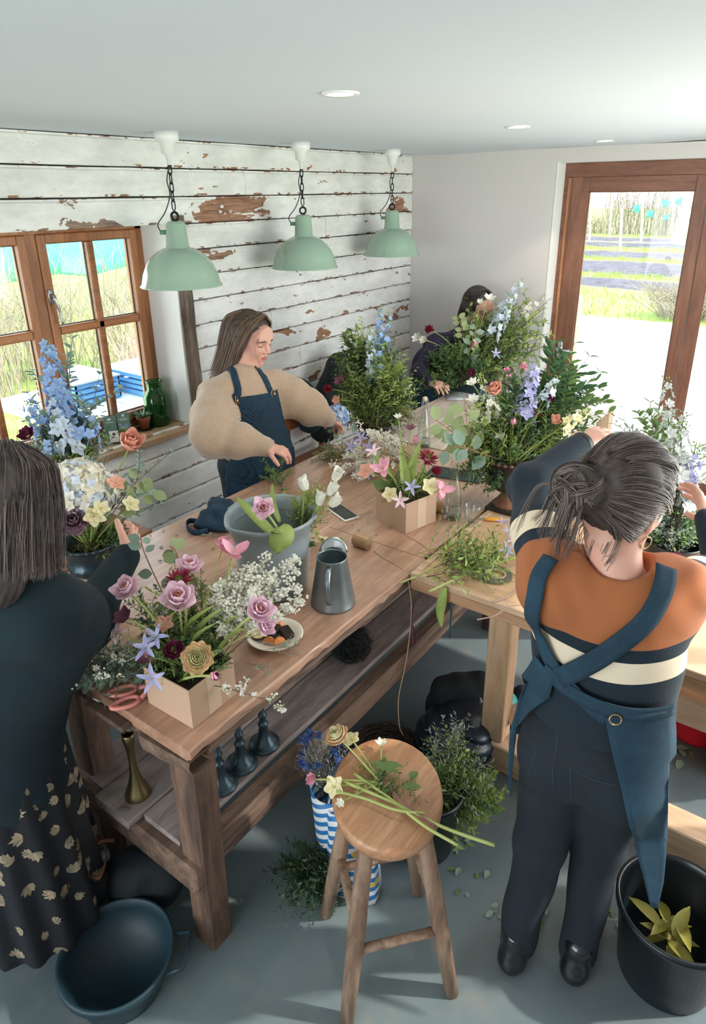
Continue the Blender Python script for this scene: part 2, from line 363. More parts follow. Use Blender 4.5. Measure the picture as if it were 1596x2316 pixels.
# ---------------------------------------------------------------- left window: timber casements in a white recess
win = struct('window_1', (-.26, (WY0+WY1)/2, WZ0))
X0, X1 = -.30, -.235
fr = MB(); fr.box((X0, WY0, WZ1-.035), (X1, WY1, WZ1), bev=.003); fr.box((X0, WY0, WZ0), (X1, WY1, WZ0+.045), bev=.003)
fr.box((X0, WY1-.045, WZ0), (X1, WY1, WZ1), bev=.004); fr.box((X0, WY0, WZ0), (X1, WY0+.045, WZ1), bev=.004)
fr.build('outer_frame', M_PINE, win)
mull = [-2.905, -3.50]
for y in mull: MB().box((X0, y-.028, WZ0+.04), (X1, y+.028, WZ1-.03), bev=.004).build('mullion', M_PINE, win)
edges = [WY0+.045]+[v for y in sorted(mull) for v in (y-.028, y+.028)]+[WY1-.045]
for k in range(0, 6, 2):
    y0, y1 = edges[k]-.001, edges[k+1]+.001; z0, z1 = WZ0+.044, WZ1-.034; w = .042; xa, xb = X0+.012, X1+.012
    two = k == 4
    f = MB().box((xa, y0, z0), (xb, y0+w, z1), bev=.005).box((xa, y1-w, z0), (xb, y1, z1), bev=.005).box((xa, y0+w, z1-w), (xb, y1-w, z1), bev=.005).box((xa, y0+w, z0), (xb, y1-w, z0+w), bev=.005)
    sash = f.build('casement', M_PINE, win); zm = 1.5
    g = MB().box((xa+.012, y0+w, zm-.02), (xb-.004, y1-w, zm+.02), bev=.006); ym = (y0+y1)/2
    g.box((xa+.012, ym-.018, z0+w), (xb-.004, ym+.018, z1-w), bev=.006)
    g.build('glazing_bar', M_PINEH, sash)
    for (a1, a2) in ((y0+w, ym-.018), (ym+.018, y1-w)):
        for (c1, c2) in ((z0+w, zm-.02), (zm+.02, z1-w)):
            MB().box((xa+.02, a1, c1), (xa+.024, a2, c2)).build('pane', M_PANE, sash)
            MB().box((xa+.024, a1, c1), (xa+.030, a1+.004, c2)).box((xa+.024, a2-.004, c1), (xa+.030, a2, c2)).box((xa+.024, a1, c1), (xa+.030, a2, c1+.004)).box((xa+.024, a1, c2-.004), (xa+.030, a2, c2)).build('glazing_seal', mat('seal_grey', '#4a4c4d', .6), sash)
h = MB().tube(cat([(X1+.02, -2.862, 1.66), (X1+.035, -2.862, 1.675), (X1+.05, -2.86, 1.65), (X1+.05, -2.85, 1.60), (X1+.05, -2.845, 1.54)]), [.011]*6+[.010]*6+[.008]*6+[.006]*7, 8, flat=.7).box((X1+.012, -2.875, 1.63), (X1+.022, -2.852, 1.70), bev=.003)
h.build('window_handle', M_STEEL, win, smooth=True)
# reveal, sill, post
r = MB().box((X0, WY1-.006, WZ0), (0, WY1+.012, WZ1)).box((X0, WY0-.012, WZ0), (0, WY0+.006, WZ1)).box((X0, WY0-.012, WZ1-.006), (-.004, WY1+.012, WZ1+.004))
o = r.build('trim_2', M_REVEAL, None); tag(o, kind='structure')
M_SILL = wood('sill_timber', '#b28d6c', '#cfae8c', 'Y', 1, .5, dirt=.5)
o = MB().box((X1-.01, WY0-.02, WZ0-.032), (.035, WY1+.012, WZ0), bev=.004).build('trim_3', M_SILL, None); tag(o, kind='structure')
G = []
for z in np.linspace(WZ0+.002, WZ1+.03, 14):
    G.append([(x+random.uniform(-.004, .004), y+random.uniform(-.004, .004)+.012*(1.97-z)-.0, z) for x, y in ((-.01, WY1+.002), (.022, WY1+.0), (.028, WY1+.035), (.022, WY1+.072), (-.01, WY1+.075))])
o = MB().grid(G).build('trim_4', M_POST, None, smooth=True); tag(o, kind='structure')
# ---------------------------------------------------------------- glazed double door
dr = struct('door_1', (1.98, DY, 0))
y0, y1 = DY-.0, DY+.07
MB().box((DX0, y0, DZ1-.085), (DX1, y1, DZ1), bev=.003).box((DX0, y0, 0), (DX0+.035, y1, DZ1-.085), bev=.003).box((DX1-.035, y0, 0), (DX1, y1, DZ1-.085), bev=.003).box((DX0, y0, 0), (DX1, y1, .03)).build('door_frame', M_DOORH, dr)
MB().box((DX0+.03, y0-.012, .03), (DX0+.045, y0+.01, DZ1-.088), bev=.003).build('stop_bead', M_PINE, dr)
for s in (0, 1):
    a, b_ = ((DX0+.045, 1.978), (1.983, DX1-.045))[s]; ga, gb = ((1.266, 1.906), (2.055, 2.70))[s]; gz0, gz1 = .26, 2.088
    lf = MB().box((a, y0+.01, .03), (ga, y1-.01, DZ1-.084), bev=.003).box((gb, y0+.01, .03), (b_, y1-.01, DZ1-.084), bev=.003)
    leaf_ = lf.build('door_leaf', M_DOOR, dr)
    MB().box((ga, y0+.01, gz1), (gb, y1-.01, DZ1-.084), bev=.003).box((ga, y0+.01, .03), (gb, y1-.01, gz0), bev=.003).build('door_rail', M_DOORH, leaf_)
    MB().box((ga, y0+.03, gz0), (gb, y0+.036, gz1)).build('pane', M_PANE, leaf_)
    MB().box((ga, y0+.022, gz0), (ga+.006, y0+.03, gz1)).box((gb-.006, y0+.022, gz0), (gb, y0+.03, gz1)).box((ga, y0+.022, gz1-.006), (gb, y0+.03, gz1)).build('glazing_bead', M_DOOR, leaf_)
hp = MB().box((1.168, y0-.006, .88), (1.205, y0+.008, 1.10), bev=.006).tube([(1.187, y0-.004, 1.05), (1.187, y0-.05, 1.05), (1.20, y0-.056, 1.05), (1.29, y0-.056, 1.045)], .011, 10)
hp.build('door_handle', M_STEEL, dr, smooth=True)
# unseen window units, added to fill the two daylight openings
for nm, lo, hi, ax in (('window_3', (3.40, -3.1, .35), (3.46, -.6, 2.2), 1), ('window_4', (0, -6.68, .7), (2.9, -6.62, 2.2), 0)):
    w_ = struct(nm, ((lo[0]+hi[0])/2, (lo[1]+hi[1])/2, lo[2])); f = MB(); t = .06
    f.box((lo[0], lo[1], lo[2]), (hi[0], hi[1], lo[2]+t)).box((lo[0], lo[1], hi[2]-t), (hi[0], hi[1], hi[2]))
    for q in np.linspace(0, 1, 4):
        if ax: yy = lo[1]+(hi[1]-lo[1]-t)*q; f.box((lo[0], yy, lo[2]), (hi[0], yy+t, hi[2]))
        else: xx = lo[0]+(hi[0]-lo[0]-t)*q; f.box((xx, lo[1], lo[2]), (xx+t, hi[1], hi[2]))
    f.build('window_frame', M_DOOR, w_)
# recessed ceiling lights
M_LED = mat('lamp_diffuser', (1, .93, .82, 1), .5, emit=9); M_WHITE = mat('white_plastic', '#e8e8e6', .4, var=.01)
for i, (x, y) in enumerate(((1.583, -2.983), (1.521, -1.66), (1.516, -.475))):
    t = thing('downlight', ('recessed ceiling spotlight glowing warm, the nearest and largest', 'recessed ceiling spotlight, the middle of the row of three', 'recessed ceiling spotlight farthest away, close to the door')[i], 'ceiling light', (x, y, ZC), 'recessed ceiling lights')
    MB().lathe([(.034, .002), (.036, -.004), (.05, -.006), (.052, -.001), (.052, .001)], (x, y, ZC), 32, cap=False).build('bezel', M_WHITE, t, smooth=True)
    MB().lathe([(0, .001), (.036, .0), (.036, .004)], (x, y, ZC-.002), 24).build('diffuser', M_LED, t)
    d = bpy.data.lights.new('downlight_lamp', 'SPOT'); d.energy = 6; d.color = (1, .85, .66); d.spot_size = 1.9; d.shadow_soft_size = .03
    lo_ = bpy.data.objects.new('downlight_lamp', d); COL.objects.link(lo_); lo_.location = (0, 0, -.02); lo_.parent = t
# ---------------------------------------------------------------- pendant lamps
M_ENAM = mat('sage_enamel', '#96b09c', .18, var=.03, coat=.6); M_CHAIN = mat('dark_chain', '#2c3133', .45, .9); M_CABLE = mat('dark_cable', '#22303a', .5)
def pendant(x, y, label, ang):
    t = thing('pendant_lamp', label, 'lamp', (x, y, ZC), 'green pendant lamps')
    zt = 1.99  # top of the neck
    MB().lathe([(0, 0), (.052, 0), (.050, -.035), (.032, -.045), (.029, -.085), (.012, -.09), (.010, -.13), (0, -.13)], (x, y, ZC), 24, cap=False).build('ceiling_rose', M_WHITE, t, smooth=True)
    ch = MB(); z = ZC-.13
    k = 0
    while z > zt+.055:
        A = rotz(ang+(math.pi/2)*(k % 2)) @ Matrix.Rotation(math.pi/2, 3, 'X'); P = []
        for j in range(13):
            a = 2*math.pi*j/12; P.append(Vector((.0085*math.cos(a), .0165*math.sin(a)+(.006 if math.sin(a) > 0 else -.006), 0)))
        ch.tube([A@q+Vector((x, y, z-.018)) for q in P], .0028, 5, caps=False); z -= .036; k += 1
    cho = ch.build('chain', M_CHAIN, t, smooth=True)
    P = [Matrix.Rotation(math.pi/2, 3, 'X')@Vector((.017*math.cos(a), .017*math.sin(a), 0))+Vector((x, y, zt+.022)) for a in np.linspace(0, 2*math.pi, 17)]
    MB().tube([rotz(ang)@(q-Vector((x, y, zt)))+Vector((x, y, zt)) for q in P], .0055, 6, caps=False).build('hook', M_CHAIN, cho, smooth=True)
    prof = [(.0, 1.992), (.030, 1.991), (.040, 1.985), (.044, 1.975), (.050, 1.885), (.053, 1.883), (.053, 1.878), (.068, 1.876), (.095, 1.862), (.125, 1.838), (.150, 1.805), (.168, 1.765), (.178, 1.722), (.186, 1.715), (.187, 1.711), (.178, 1.711), (.174, 1.722), (.163, 1.765), (.146, 1.800), (.122, 1.832), (.09, 1.855), (.05, 1.868)]
    shade = MB().lathe([(r_, z_-ZC) for r_, z_ in prof], (x, y, ZC), 48, cap=False).build('lamp_shade', M_ENAM, t, smooth=True)
    MB().lathe([(0, 0), (.03, -.012), (.034, -.035), (.02, -.065), (0, -.075)], (x, y, 1.86), 16, cap=False).build('bulb', mat('lamp_bulb', '#f2ede2', .3, var=.01), shade, smooth=True)
    s = Vector((-.62, -.55, 0)).normalized()
    MB().tube([Vector((x, y, 1.945))+s*.035, Vector((x, y, 1.945))+s*.072], .010, 8).build('switch', mat('enamel_knob', '#5d8f77', .3), shade, smooth=True)
    e = Vector((x, y, 1.95))+s*.07
    MB().tube(cat([(x, y, ZC-.128), (x-.012, y-.012, ZC-.19), (x-.008, y-.008, ZC-.25), (x-.025, y-.03, ZC-.32), e+Vector((-.004, -.006, .03)), e]), .0028, 5).build('cable', M_CABLE, t, smooth=True)
pendant(.295, -2.51, 'sage green enamel pendant lamp by the window, nearest of the three', .3)
pendant(.275, -1.598, 'sage green enamel pendant lamp hanging between two others on a chain', 1.0)
pendant(.262, -.68, 'sage green enamel pendant lamp farthest away, by the corner of the room', .6)
# ================================================================ OUTSIDE
M_GRASS = None
def ground_mats():
    n = NT('garden_grass'); v = n.coords('Object'); a = n.noise(v, .7, 5, .65); b = n.noise(v, 14, 4, .6)
    base = n.ramp(a, [(.3, srgb('#8ea552')), (.55, srgb('#aebd6c')), (.75, srgb('#cfca92'))]); base = n.mix(n.math('MULTIPLY', b, .5), base, srgb('#718c40'))
    n.link(base, n.b.inputs['Base Color']); n.b.inputs['Roughness'].default_value = .9; n.bump(b, .5, .02)
    s = NT('tilled_soil'); v = s.coords('Object'); a = s.noise(v, 3, 6, .75); s.link(s.ramp(a, [(.3, srgb('#4b4851')), (.7, srgb('#77727c'))]), s.b.inputs['Base Color']); s.b.inputs['Roughness'].default_value = 1; s.bump(a, 1, .05)
    p = mat('pale_paving', '#d8d9da', .8, var=.06, vscale=2)
    return n.m, s.m, p
M_GRASS, M_SOIL, M_PAVE = ground_mats()
o = MB().box((-60, -20, -.6), (60, 90, -.12)).build('ground', M_GRASS, None, origin=(0, 20, -.12)); tag(o, kind='structure')
o = MB().box((-1.9, .2, -.2), (9, 8.2, -.07)).build('terrace', M_PAVE, None); tag(o, kind='structure')
for i, (a, b_, h) in enumerate(((12.6, 14.6, .08), (15.6, 19.6, .1), (20.6, 23.4, .1), (25.5, 28.0, .1), (29, 31.6, .1))):
    G = []
    for x in np.linspace(-22, 12, 70):
        G.append([(x, a+(b_-a)*t+.12*math.sin(x*1.7+i)+random.uniform(-.05, .05), -.13+h*math.sin(math.pi*t)*random.uniform(.7, 1.3)) for t in (0, .15, .4, .6, .85, 1)])
    o = MB().grid(G).build('soil_bed', M_SOIL, None, smooth=True); tag(o, 'tilled earth bed, %s strip from the terrace outside the glazed door' % ('first', 'second', 'third', 'fourth', 'fifth')[i], 'soil bed', 'tilled vegetable beds beyond the door')
M_TWIG = mat('bare_twigs', '#bcae99', .9, var=.2, island=.7, hue='#7d7068'); M_BLADE = mat('grass_blades', '#b3c668', .8, trans=.3, island=.8, hue='#85a04c')
M_REDTWIG = mat('red_twigs', '#c99a90', .8, var=.2, island=.8, hue='#e0cdb4')
def twigs(mb, cx, cy, z0, h, r, n, w=.006):
    for _ in range(n):
        a = random.uniform(0, 6.28); rr = r*math.sqrt(random.random())
        p_ = Vector((cx+rr*math.cos(a)*.6, cy+rr*math.sin(a)*.6, z0)); d = Vector((math.cos(a)*rr*.5, math.sin(a)*rr*.5, h*random.uniform(.6, 1)))
        q = p_+d*.5+Vector((random.gauss(0, r*.15), random.gauss(0, r*.15), 0)); e = p_+d+Vector((random.gauss(0, r*.3), random.gauss(0, r*.3), 0))
        mb.tube([p_, q, e], [w, w*.7, w*.3], 3, caps=False)
        for _k in range(2):
            s_ = p_.lerp(e, random.uniform(.3, .8)); mb.tube([s_, s_+Vector((random.gauss(0, r*.3), random.gauss(0, r*.3), random.uniform(.05, .3)*h))], [w*.5, w*.25], 3, caps=False)
# bare hedge far beyond the beds
hd = MB()
for i in range(46):
    twigs(hd, -24+i*.62, 34.5+random.uniform(-.6, .6), -.1, 2.9 if not 18 < i < 25 else 1.1, .75, 26, .022)
o = hd.build('hedge', M_TWIG, None); tag(o, 'tall tangled bare hedge across the far end of the garden beds', 'hedge', kind='stuff')
# pale posts between beds
for i, (px, yb, yt, Y) in enumerate(((1402, 565, 470, 23), (1380, 520, 440, 30), (1450, 545, 436, 27.5), (1520, 548, 440, 27), (1333, 540, 440, 28))):
    b_ = aty(px, yb, Y); t_ = aty(px+4, yt, Y)
    o = MB().tube([(b_.x, Y, -.12), (t_.x, Y, t_.z)], .05, 6).build('garden_stake', mat('pale_stake', '#d9cbb2', .8), None)
    tag(o, ('white stake standing in the soil bed, foremost one seen through the door', 'brown timber stake at the left of the hedge gap', 'slim pale stake in front of the hedge with blue netting', 'slim pale stake beside the white statue', 'slim pale stake at the left edge of the door glass')[i], 'stake')
# far white statue
sp_ = aty(1535, 545, 27.0); sx, sy = sp_.x, 27.0
prof = [(.28, 0), (.24, .1), (.22, .5), (.19, .75), (.24, .95), (.15, 1.15), (.23, 1.35), (.25, 1.45), (.08, 1.52), (.07, 1.58), (.12, 1.64), (.13, 1.74), (.1, 1.84), (0, 1.88)]
st = thing('garden_statue', 'white stone statue of a robed figure standing beyond the soil beds', 'statue', (sx, sy, -.12))
MB().lathe(prof, (sx, sy, -.12), 12).build('figure', mat('white_stone', '#f0f0ee', .8), st, smooth=True)
MB().tube([(sx+.2, sy, 1.2), (sx+.42, sy-.1, 1.0), (sx+.45, sy-.2, 1.25)], .07, 6).build('raised_arm', MATS['white_stone'], st, smooth=True)
MB().box((sx-.35, sy-.35, -.2), (sx+.35, sy+.35, -.1)).build('plinth', MATS['white_stone'], st)
# blue rags on the hedge
M_TEAL = mat('turquoise_net', '#74dcd8', .7, var=.12, trans=.2)
for i, (px, py) in enumerate(((1440, 470), (1470, 485), (1506, 460), (1540, 455), (1507, 490))):
    p_ = aty(px, py, 33.5); G = [[(p_.x+.18*a+random.uniform(-.1, .1), 33.5+random.uniform(-.12, .12), p_.z+.15*b_+random.uniform(-.1, .1)) for a in (-1, 0, 1)] for b_ in (-1, 0, 1)]
    o = MB().grid(G, thick=.02).build('torn_netting', M_TEAL, None); tag(o, 'scrap of turquoise netting caught in the far hedge', 'netting', 'turquoise scraps in the hedge seen through the door')
# grass tufts as geometry near the terrace, and shrubs
gr = MB()
for _ in range(5200):
    x = random.uniform(-9, 2.2); y = random.choice([random.uniform(8.2, 12.4), random.uniform(14.6, 15.6), random.uniform(19.6, 20.6), random.uniform(23.4, 25.5)]); h = random.uniform(.06, .16); w = .012
    dx, dy = random.gauss(0, .05), random.gauss(0, .05); gr.add([(x-w, y, -.12), (x+w, y, -.12), (x+dx, y+dy, -.12+h)], [(0, 1, 2)])
for _ in range(6000):
    x = random.uniform(-12, -.6); y = random.uniform(-3, 3.5); h = random.uniform(.05, .14); w = .010
    gr.add([(x-w, y, -.12), (x+w, y, -.12), (x+random.gauss(0, .05), y+random.gauss(0, .05), -.12+h)], [(0, 1, 2)])
o = gr.build('grass_tufts', M_BLADE, None); tag(o, 'long spring grass growing over the lawn outside', 'grass', kind='stuff')
sh = MB(); twigs(sh, .35, 9.2, -.1, .7, .8, 260, .008); twigs(sh, 1.2, 9.6, -.1, .6, .7, 160, .008)
o = sh.build('dry_shrub', M_TWIG, None); tag(o, 'low dry twiggy shrub at the terrace edge, right side of the door glass', 'shrub')
# pale green garden bench just outside the door
def gbench():
    P = aty(1310, 800, 3.3); x, y = P.x-.75, 3.3; t = thing('garden_bench', 'pale green wooden bench standing on the sunny terrace', 'bench', (x, y, -.07)); m_ = mat('pale_green_paint', '#c3cf9c', .6)
    for dx in (-.55, .62):
        for dy in (-.2, .2): MB().box((x+dx-.025, y+dy-.025, -.07), (x+dx+.025, y+dy+.025, .62 if dy < 0 else .95)).build('leg', m_, t)
    for k in range(4): MB().box((x-.6, y-.24+k*.12, .40), (x+.66, y-.14+k*.12, .425)).build('slat', m_, t)
    MB().box((x-.57, y-.22, .12), (x+.64, y-.19, .16)).build('rail', m_, t); MB().box((x-.6, y-.24, .62), (x-.52, y+.24, .65)).box((x+.6, y-.24, .62), (x+.68, y+.24, .65)).build('armrest', m_, t)
    MB().box((x-.57, y+.19, .75), (x+.64, y+.22, .9)).build('back_slat', m_, t)
gbench()
# left garden: turquoise netting fence, twiggy bushes, white table with blue crates
G = [[(-9+.1*math.sin(j*1.3+i), 1+j*.55-4, .75+i*.42+.05*math.sin(j*2.1)) for j in range(22)] for i in range(4)]
o = MB().grid(G, thick=.01).build('windbreak_netting', M_TEAL, None, smooth=True); tag(o, 'turquoise netting strung as a windbreak across the garden beyond the window', 'netting')
lb = MB()
for i in range(10): twigs(lb, -5.2+random.uniform(-.5, .5), -1.6+i*.5, -.1, 1.5+.3*(i % 2), .8, 46, .008)
o = lb.build('bare_bush', M_TWIG, None); tag(o, 'bare twiggy bush filling the left window panes', 'bush', kind='stuff')
rb = MB(); twigs(rb, -2.6, -.2, -.1, 1.35, .6, 190, .006); twigs(rb, -2.2, -.7, -.1, 1.2, .4, 120, .006)
o = rb.build('red_stemmed_bush', M_REDTWIG, None); tag(o, 'bush of thin red and straw coloured stems behind the right window panes', 'bush', kind='stuff')
tt = thing('garden_table', 'white slatted garden table outside the window carrying blue crates', 'table', (-2.0, -1.6, -.12)); MW = mat('white_paint_outdoor', '#eceeef', .6, var=.02)
for k in range(6): MB().box((-2.45, -2.25+k*.2, .60), (-1.35, -2.07+k*.2, .63)).build('slat', MW, tt)
for a in (-2.4, -1.4):
    for b_ in (-2.2, -1.1): MB().box((a-.03, b_-.03, -.12), (a+.03, b_+.03, .6)).build('leg', MW, tt)
MBL = mat('blue_plastic', '#6aa9dc', .5)
def crate(x, y, z, lab):
    t = thing('plastic_crate', lab, 'crate', (x, y, z)); a, b_, h = .27, .19, .17
    MB().box((x-a, y-b_, z), (x+a, y+b_, z+.01)).build('crate_base', MBL, t); w = MB()
    for (lo, hi) in (((x-a, y-b_), (x+a, y-b_+.012)), ((x-a, y+b_-.012), (x+a, y+b_)), ((x-a, y-b_), (x-a+.012, y+b_)), ((x+a-.012, y-b_), (x+a, y+b_))):
        for k in range(4): w.box((*lo, z+.012+k*.042), (*hi, z+.038+k*.042))
    w.build('slatted_sides', MBL, t); MB().box((x-a-.01, y-b_-.01, z+h), (x+a+.01, y+b_+.01, z+h+.012)).build('tray_insert', mat('crate_tray', '#bcd6ea', .6), t)
crate(-1.95, -1.75, .635, 'blue slatted plastic crate on the garden table, left of the window bar'); crate(-1.75, -1.28, .635, 'blue slatted plastic crate on the garden table, right of the window bar')
# ================================================================ TABLES
ZT = .85
M_T1 = wood('old_table_top', '#a3785f', '#cfa58b', 'Y', .7, .32, dirt=.4, bump=.12); M_T1.node_tree.nodes['Principled BSDF'].inputs['Coat Weight'].default_value = .9; M_T1.node_tree.nodes['Principled BSDF'].inputs['Coat Roughness'].default_value = .2; M_T1L = wood('old_table_frame', '#4d3d33', '#8a6f5c', 'Y', 1.2, .8, dirt=.6, bump=1)
M_LEGW = wood('old_table_leg', '#4a3a31', '#7f6250', 'Z', 1.2, .75, dirt=.7, bump=1); M_SHELF = wood('grey_shelf_plank', '#7a6e69', '#a3968f', 'Y', 1.4, .75, dirt=.35, bump=.8)
M_T2 = wood('new_pine', '#bf9a7a', '#deC0a0', 'X', .8, .55, bump=.15); M_T2Z = wood('new_pine_upright', '#c09873', '#e3c4a3', 'Z', .8, .55, bump=.15)
M_T3 = wood('pale_table_top', '#b5a193', '#dccdc2', 'Y', .6, .35, dirt=.3, bump=.15)
def slab(mb, x0, x1, y0, y1, z0, z1, ragged=None, amp=.01, n=26):
    # plank along Y with a ragged long edge (side 'r') and a broken near end ('e')
    ys = np.linspace(y0, y1, n); V = []; k = 6
    for i, y in enumerate(ys):
        a = amp if ragged and 'r' in ragged else 0; e = random.uniform(-a, a)*.5; e2 = random.uniform(-a, a)
        V += [(x0, y, z0), (x1-abs(e2)-.004, y, z0+random.uniform(0, a*.6)), (x1+e, y, (z0+z1)/2+random.uniform(-a, a)*.5), (x1+e*.6, y, z1-.004), (x1-.006, y, z1), (x0, y, z1)]
    F = [(i*k+j, i*k+(j+1) % k, (i+1)*k+(j+1) % k, (i+1)*k+j) for i in range(n-1) for j in range(k)]+[tuple(range(k-1, -1, -1)), tuple((n-1)*k+j for j in range(k))]
    mb.add(V, [tuple(reversed(f)) for f in F])
t = thing('work_table', 'old rustic workbench with a worn reddish-brown plank top and low shelf', 'table', (1.25, -2.9, 0))
for x0, x1, y0, y1, rg in ((.752, 1.30, -3.865, -2.62, None), (1.302, 1.756, -3.868, -2.735, 'r'), (.752, 1.30, -2.617, -1.72, None), (1.302, 1.745, -2.732, -1.72, 'r')):
    b = MB(); slab(b, x0, x1, y0, y1, ZT-.042, ZT, rg, .010); b.build('plank', M_T1, t, smooth=False)
# thick near end cleat, broken in the middle
b = MB(); xs = np.linspace(.76, 1.75, 34); G1 = []
for i, x in enumerate(xs):
    lo = ZT-.085-.012*math.sin(x*9)-.006*random.random(); 
    if 1.50 < x < 1.56: lo = ZT-.055
    y = -3.872-.006*math.sin(x*13)+(.02 if 1.51 < x < 1.55 else 0)
    G1.append([(x, -3.80, ZT-.043), (x, y, ZT-.043), (x, y-.003, ZT-.06), (x, y+.004, lo+.008), (x, y+.02, lo), (x, -3.80, lo)])
b.grid(G1); b.build('end_cleat', M_T1L, t, smooth=False)
b = MB(); slab(b, 1.68, 1.742, -3.80, -2.3, ZT-.082, ZT-.043, 'r', .008); b.build('side_rail', M_T1L, t)
def leg(mb, x, y, z0, z1, w, w2=None, dx=0, dy=0, n=9):
    w2 = w2 or w; G = []
    for i in range(n):
        q = i/(n-1); z = z1+(z0-z1)*q; ww = (w+(w2-w)*q)/2; cx_, cy_ = x+dx*q, y+dy*q; j = lambda: random.uniform(-.0025, .0025); c = ww*.82
        G.append([(cx_-ww+j(), cy_-c, z), (cx_-c, cy_-ww+j(), z), (cx_+c, cy_-ww+j(), z), (cx_+ww+j(), cy_-c, z), (cx_+ww+j(), cy_+c, z), (cx_+c, cy_+ww, z), (cx_-c, cy_+ww, z), (cx_-ww, cy_+c, z), (cx_-ww, cy_-c, z)])
    mb.grid(G)
for x, y, dx in ((1.66, -3.79, -.01), (1.165, -3.79, -.03), (1.66, -1.85, 0), (1.0, -1.85, 0)):
    b = MB(); leg(b, x, y, 0, ZT-.043, .092, .082, dx, 0); b.build('leg', M_LEGW, t)
MB().box((1.10, -3.855, .265), (1.69, -3.80, .365), bev=.006).build('end_stretcher', M_T1L, t)
MB().box((1.60, -3.80, .265), (1.66, -1.85, .365), bev=.006).build('stretcher', M_T1L, t); MB().box((1.10, -3.80, .265), (1.15, -1.85, .365), bev=.006).build('stretcher', M_T1L, t)
for x0, x1, y0, y1, z in ((1.12, 1.265, -3.84, -1.9, .392), (1.268, 1.435, -3.875, -1.9, .398), (1.438, 1.60, -3.825, -1.9, .390)):
    b = MB(); slab(b, x0, x1-.002, y0, y1, .366, z, 'r', .003, 18); b.build('shelf_plank', M_SHELF, t)
# broken splinter patch on the end
MB().box((1.36, -3.90, ZT-.044), (1.53, -3.868, ZT-.030), M=None, bev=.004).build('splinter', M_T1L, t)
t = thing('back_table', 'pale long table continuing behind the rustic bench towards the corner', 'table', (1.25, -1.0, 0))
for k in range(4): MB().box((.76+k*.245, -1.70, ZT-.035), (1.002+k*.245, -.22, ZT), bev=.002).build('plank', M_T3, t)
for x in (.82, 1.68):
    for y in (-1.6, -.32): MB().box((x-.04, y-.04, 0), (x+.04, y+.04, ZT-.036), bev=.004).build('leg', M_T2Z, t)
for y in (-1.6, -.32): MB().box((.86, y-.02, ZT-.12), (1.64, y+.02, ZT-.037)).build('apron_rail', M_T2, t)
t = thing('pine_table', 'light new pine worktable with square legs and floor rails', 'table', (2.4, -2.2, 0))
MB().box((1.785, -2.81, ZT-.022), (3.26, -1.55, ZT-.002)).build('plywood_top', mat('plywood_top', '#d0a985', .55, var=.1, vscale=3, stretch=(.3, 2, 1)), t)
MB().box((1.758, -2.852, ZT-.022), (3.28, -2.812, ZT+.001), bev=.002).build('edge_strip', M_T2, t); MB().box((1.758, -2.811, ZT-.022), (1.784, -1.55, ZT+.001), bev=.002).build('edge_strip', M_T2, t)
MB().box((1.758, -2.848, ZT-.066), (3.28, -2.80, ZT-.023), bev=.003).build('front_rail', wood('pine_beam', '#a87f5e', '#cda27b', 'X', 1, .6, bump=.3), t)
MB().box((1.76, -2.79, ZT-.066), (1.80, -1.55, ZT-.024)).build('side_rail', MATS['pine_beam'], t)
MB().box((2.40, -2.80, .62), (3.28, -2.75, .72), bev=.003).build('apron_rail', M_T2, t)
for x, y in ((2.045, -2.655), (3.1, -2.655), (2.045, -1.65), (3.1, -1.65)): MB().box((x-.045, y-.038, .125), (x+.045, y+.038, ZT-.067), bev=.004).build('leg', M_T2Z, t)
for y in (-2.655, -1.65): MB().box((1.94, y-.055, 0), (3.2, y+.055, .122), bev=.005).build('floor_rail', M_T2, t)
b = MB(); b.add(xf(np.array([(x, y, z) for z in (0, .62) for y in (-.03, .03) for x in (-.03, .03)]), TM((2.085, -2.62, .2), frame((.62, .35, .72)))), [(0, 2, 3, 1), (4, 5, 7, 6), (0, 1, 5, 4), (2, 6, 7, 3), (0, 4, 6, 2), (1, 3, 7, 5)]); b.build('brace', M_T2Z, t)
t = thing('side_bench', 'low wooden bench along the wall below the window, left of the table', 'bench', (.3, -3.7, 0))
for k in range(3): MB().box((.06+k*.165, -4.6, .70), (.222+k*.165, -3.03, .745), bev=.004).build('plank', wood('bench_plank', '#7a4a30', '#b07c58', 'Y', 1, .5, dirt=.4), t)
for x in (.12, .48):
    for y in (-4.5, -3.1): MB().box((x-.03, y-.03, 0), (x+.03, y+.03, .70)).build('leg', M_LEGW, t)
# wooden stool
t = thing('wooden_stool', 'round-seated wooden stool with splayed legs, cut stems lying on it', 'stool', (2.125, -3.535, 0))
M_ST = wood('stool_seat', '#9c6b4a', '#c99c77', 'Y', 1, .4, bump=.15); M_STL = wood('stool_leg', '#6c5342', '#a98c74', 'Z', 1.2, .65, bump=.6)
sx, sy = 2.107, -3.528
MB().lathe([(0, .605), (.145, .605), (.158, .612), (.162, .63), (.160, .645), (.152, .651), (0, .651)], (sx, sy, 0), 40, M=TM((0, 0, 0), rotz(.633) @ Matrix.Diagonal((.90, 1.14, 1)))).build('seat', M_ST, t, smooth=True, auto=None)
LEGS = []
for a in (4, 94, 184, 274):
    a = math.radians(a); p0 = Vector((sx+.10*math.cos(a), sy+.10*math.sin(a), .61)); p1 = Vector((sx+.215*math.cos(a), sy+.215*math.sin(a), 0)); LEGS.append((p0, p1))
    MB().tube([p0, p0.lerp(p1, .5), p1], [.021, .025, .020], 10).build('leg', M_STL, t, smooth=True)
for i, q in enumerate((.5, .62, .5, .62)):
    a, b_ = LEGS[i], LEGS[(i+1) % 4]; MB().tube([a[0].lerp(a[1], q), b_[0].lerp(b_[1], q)], .013, 8).build('stretcher', M_STL, t, smooth=True)
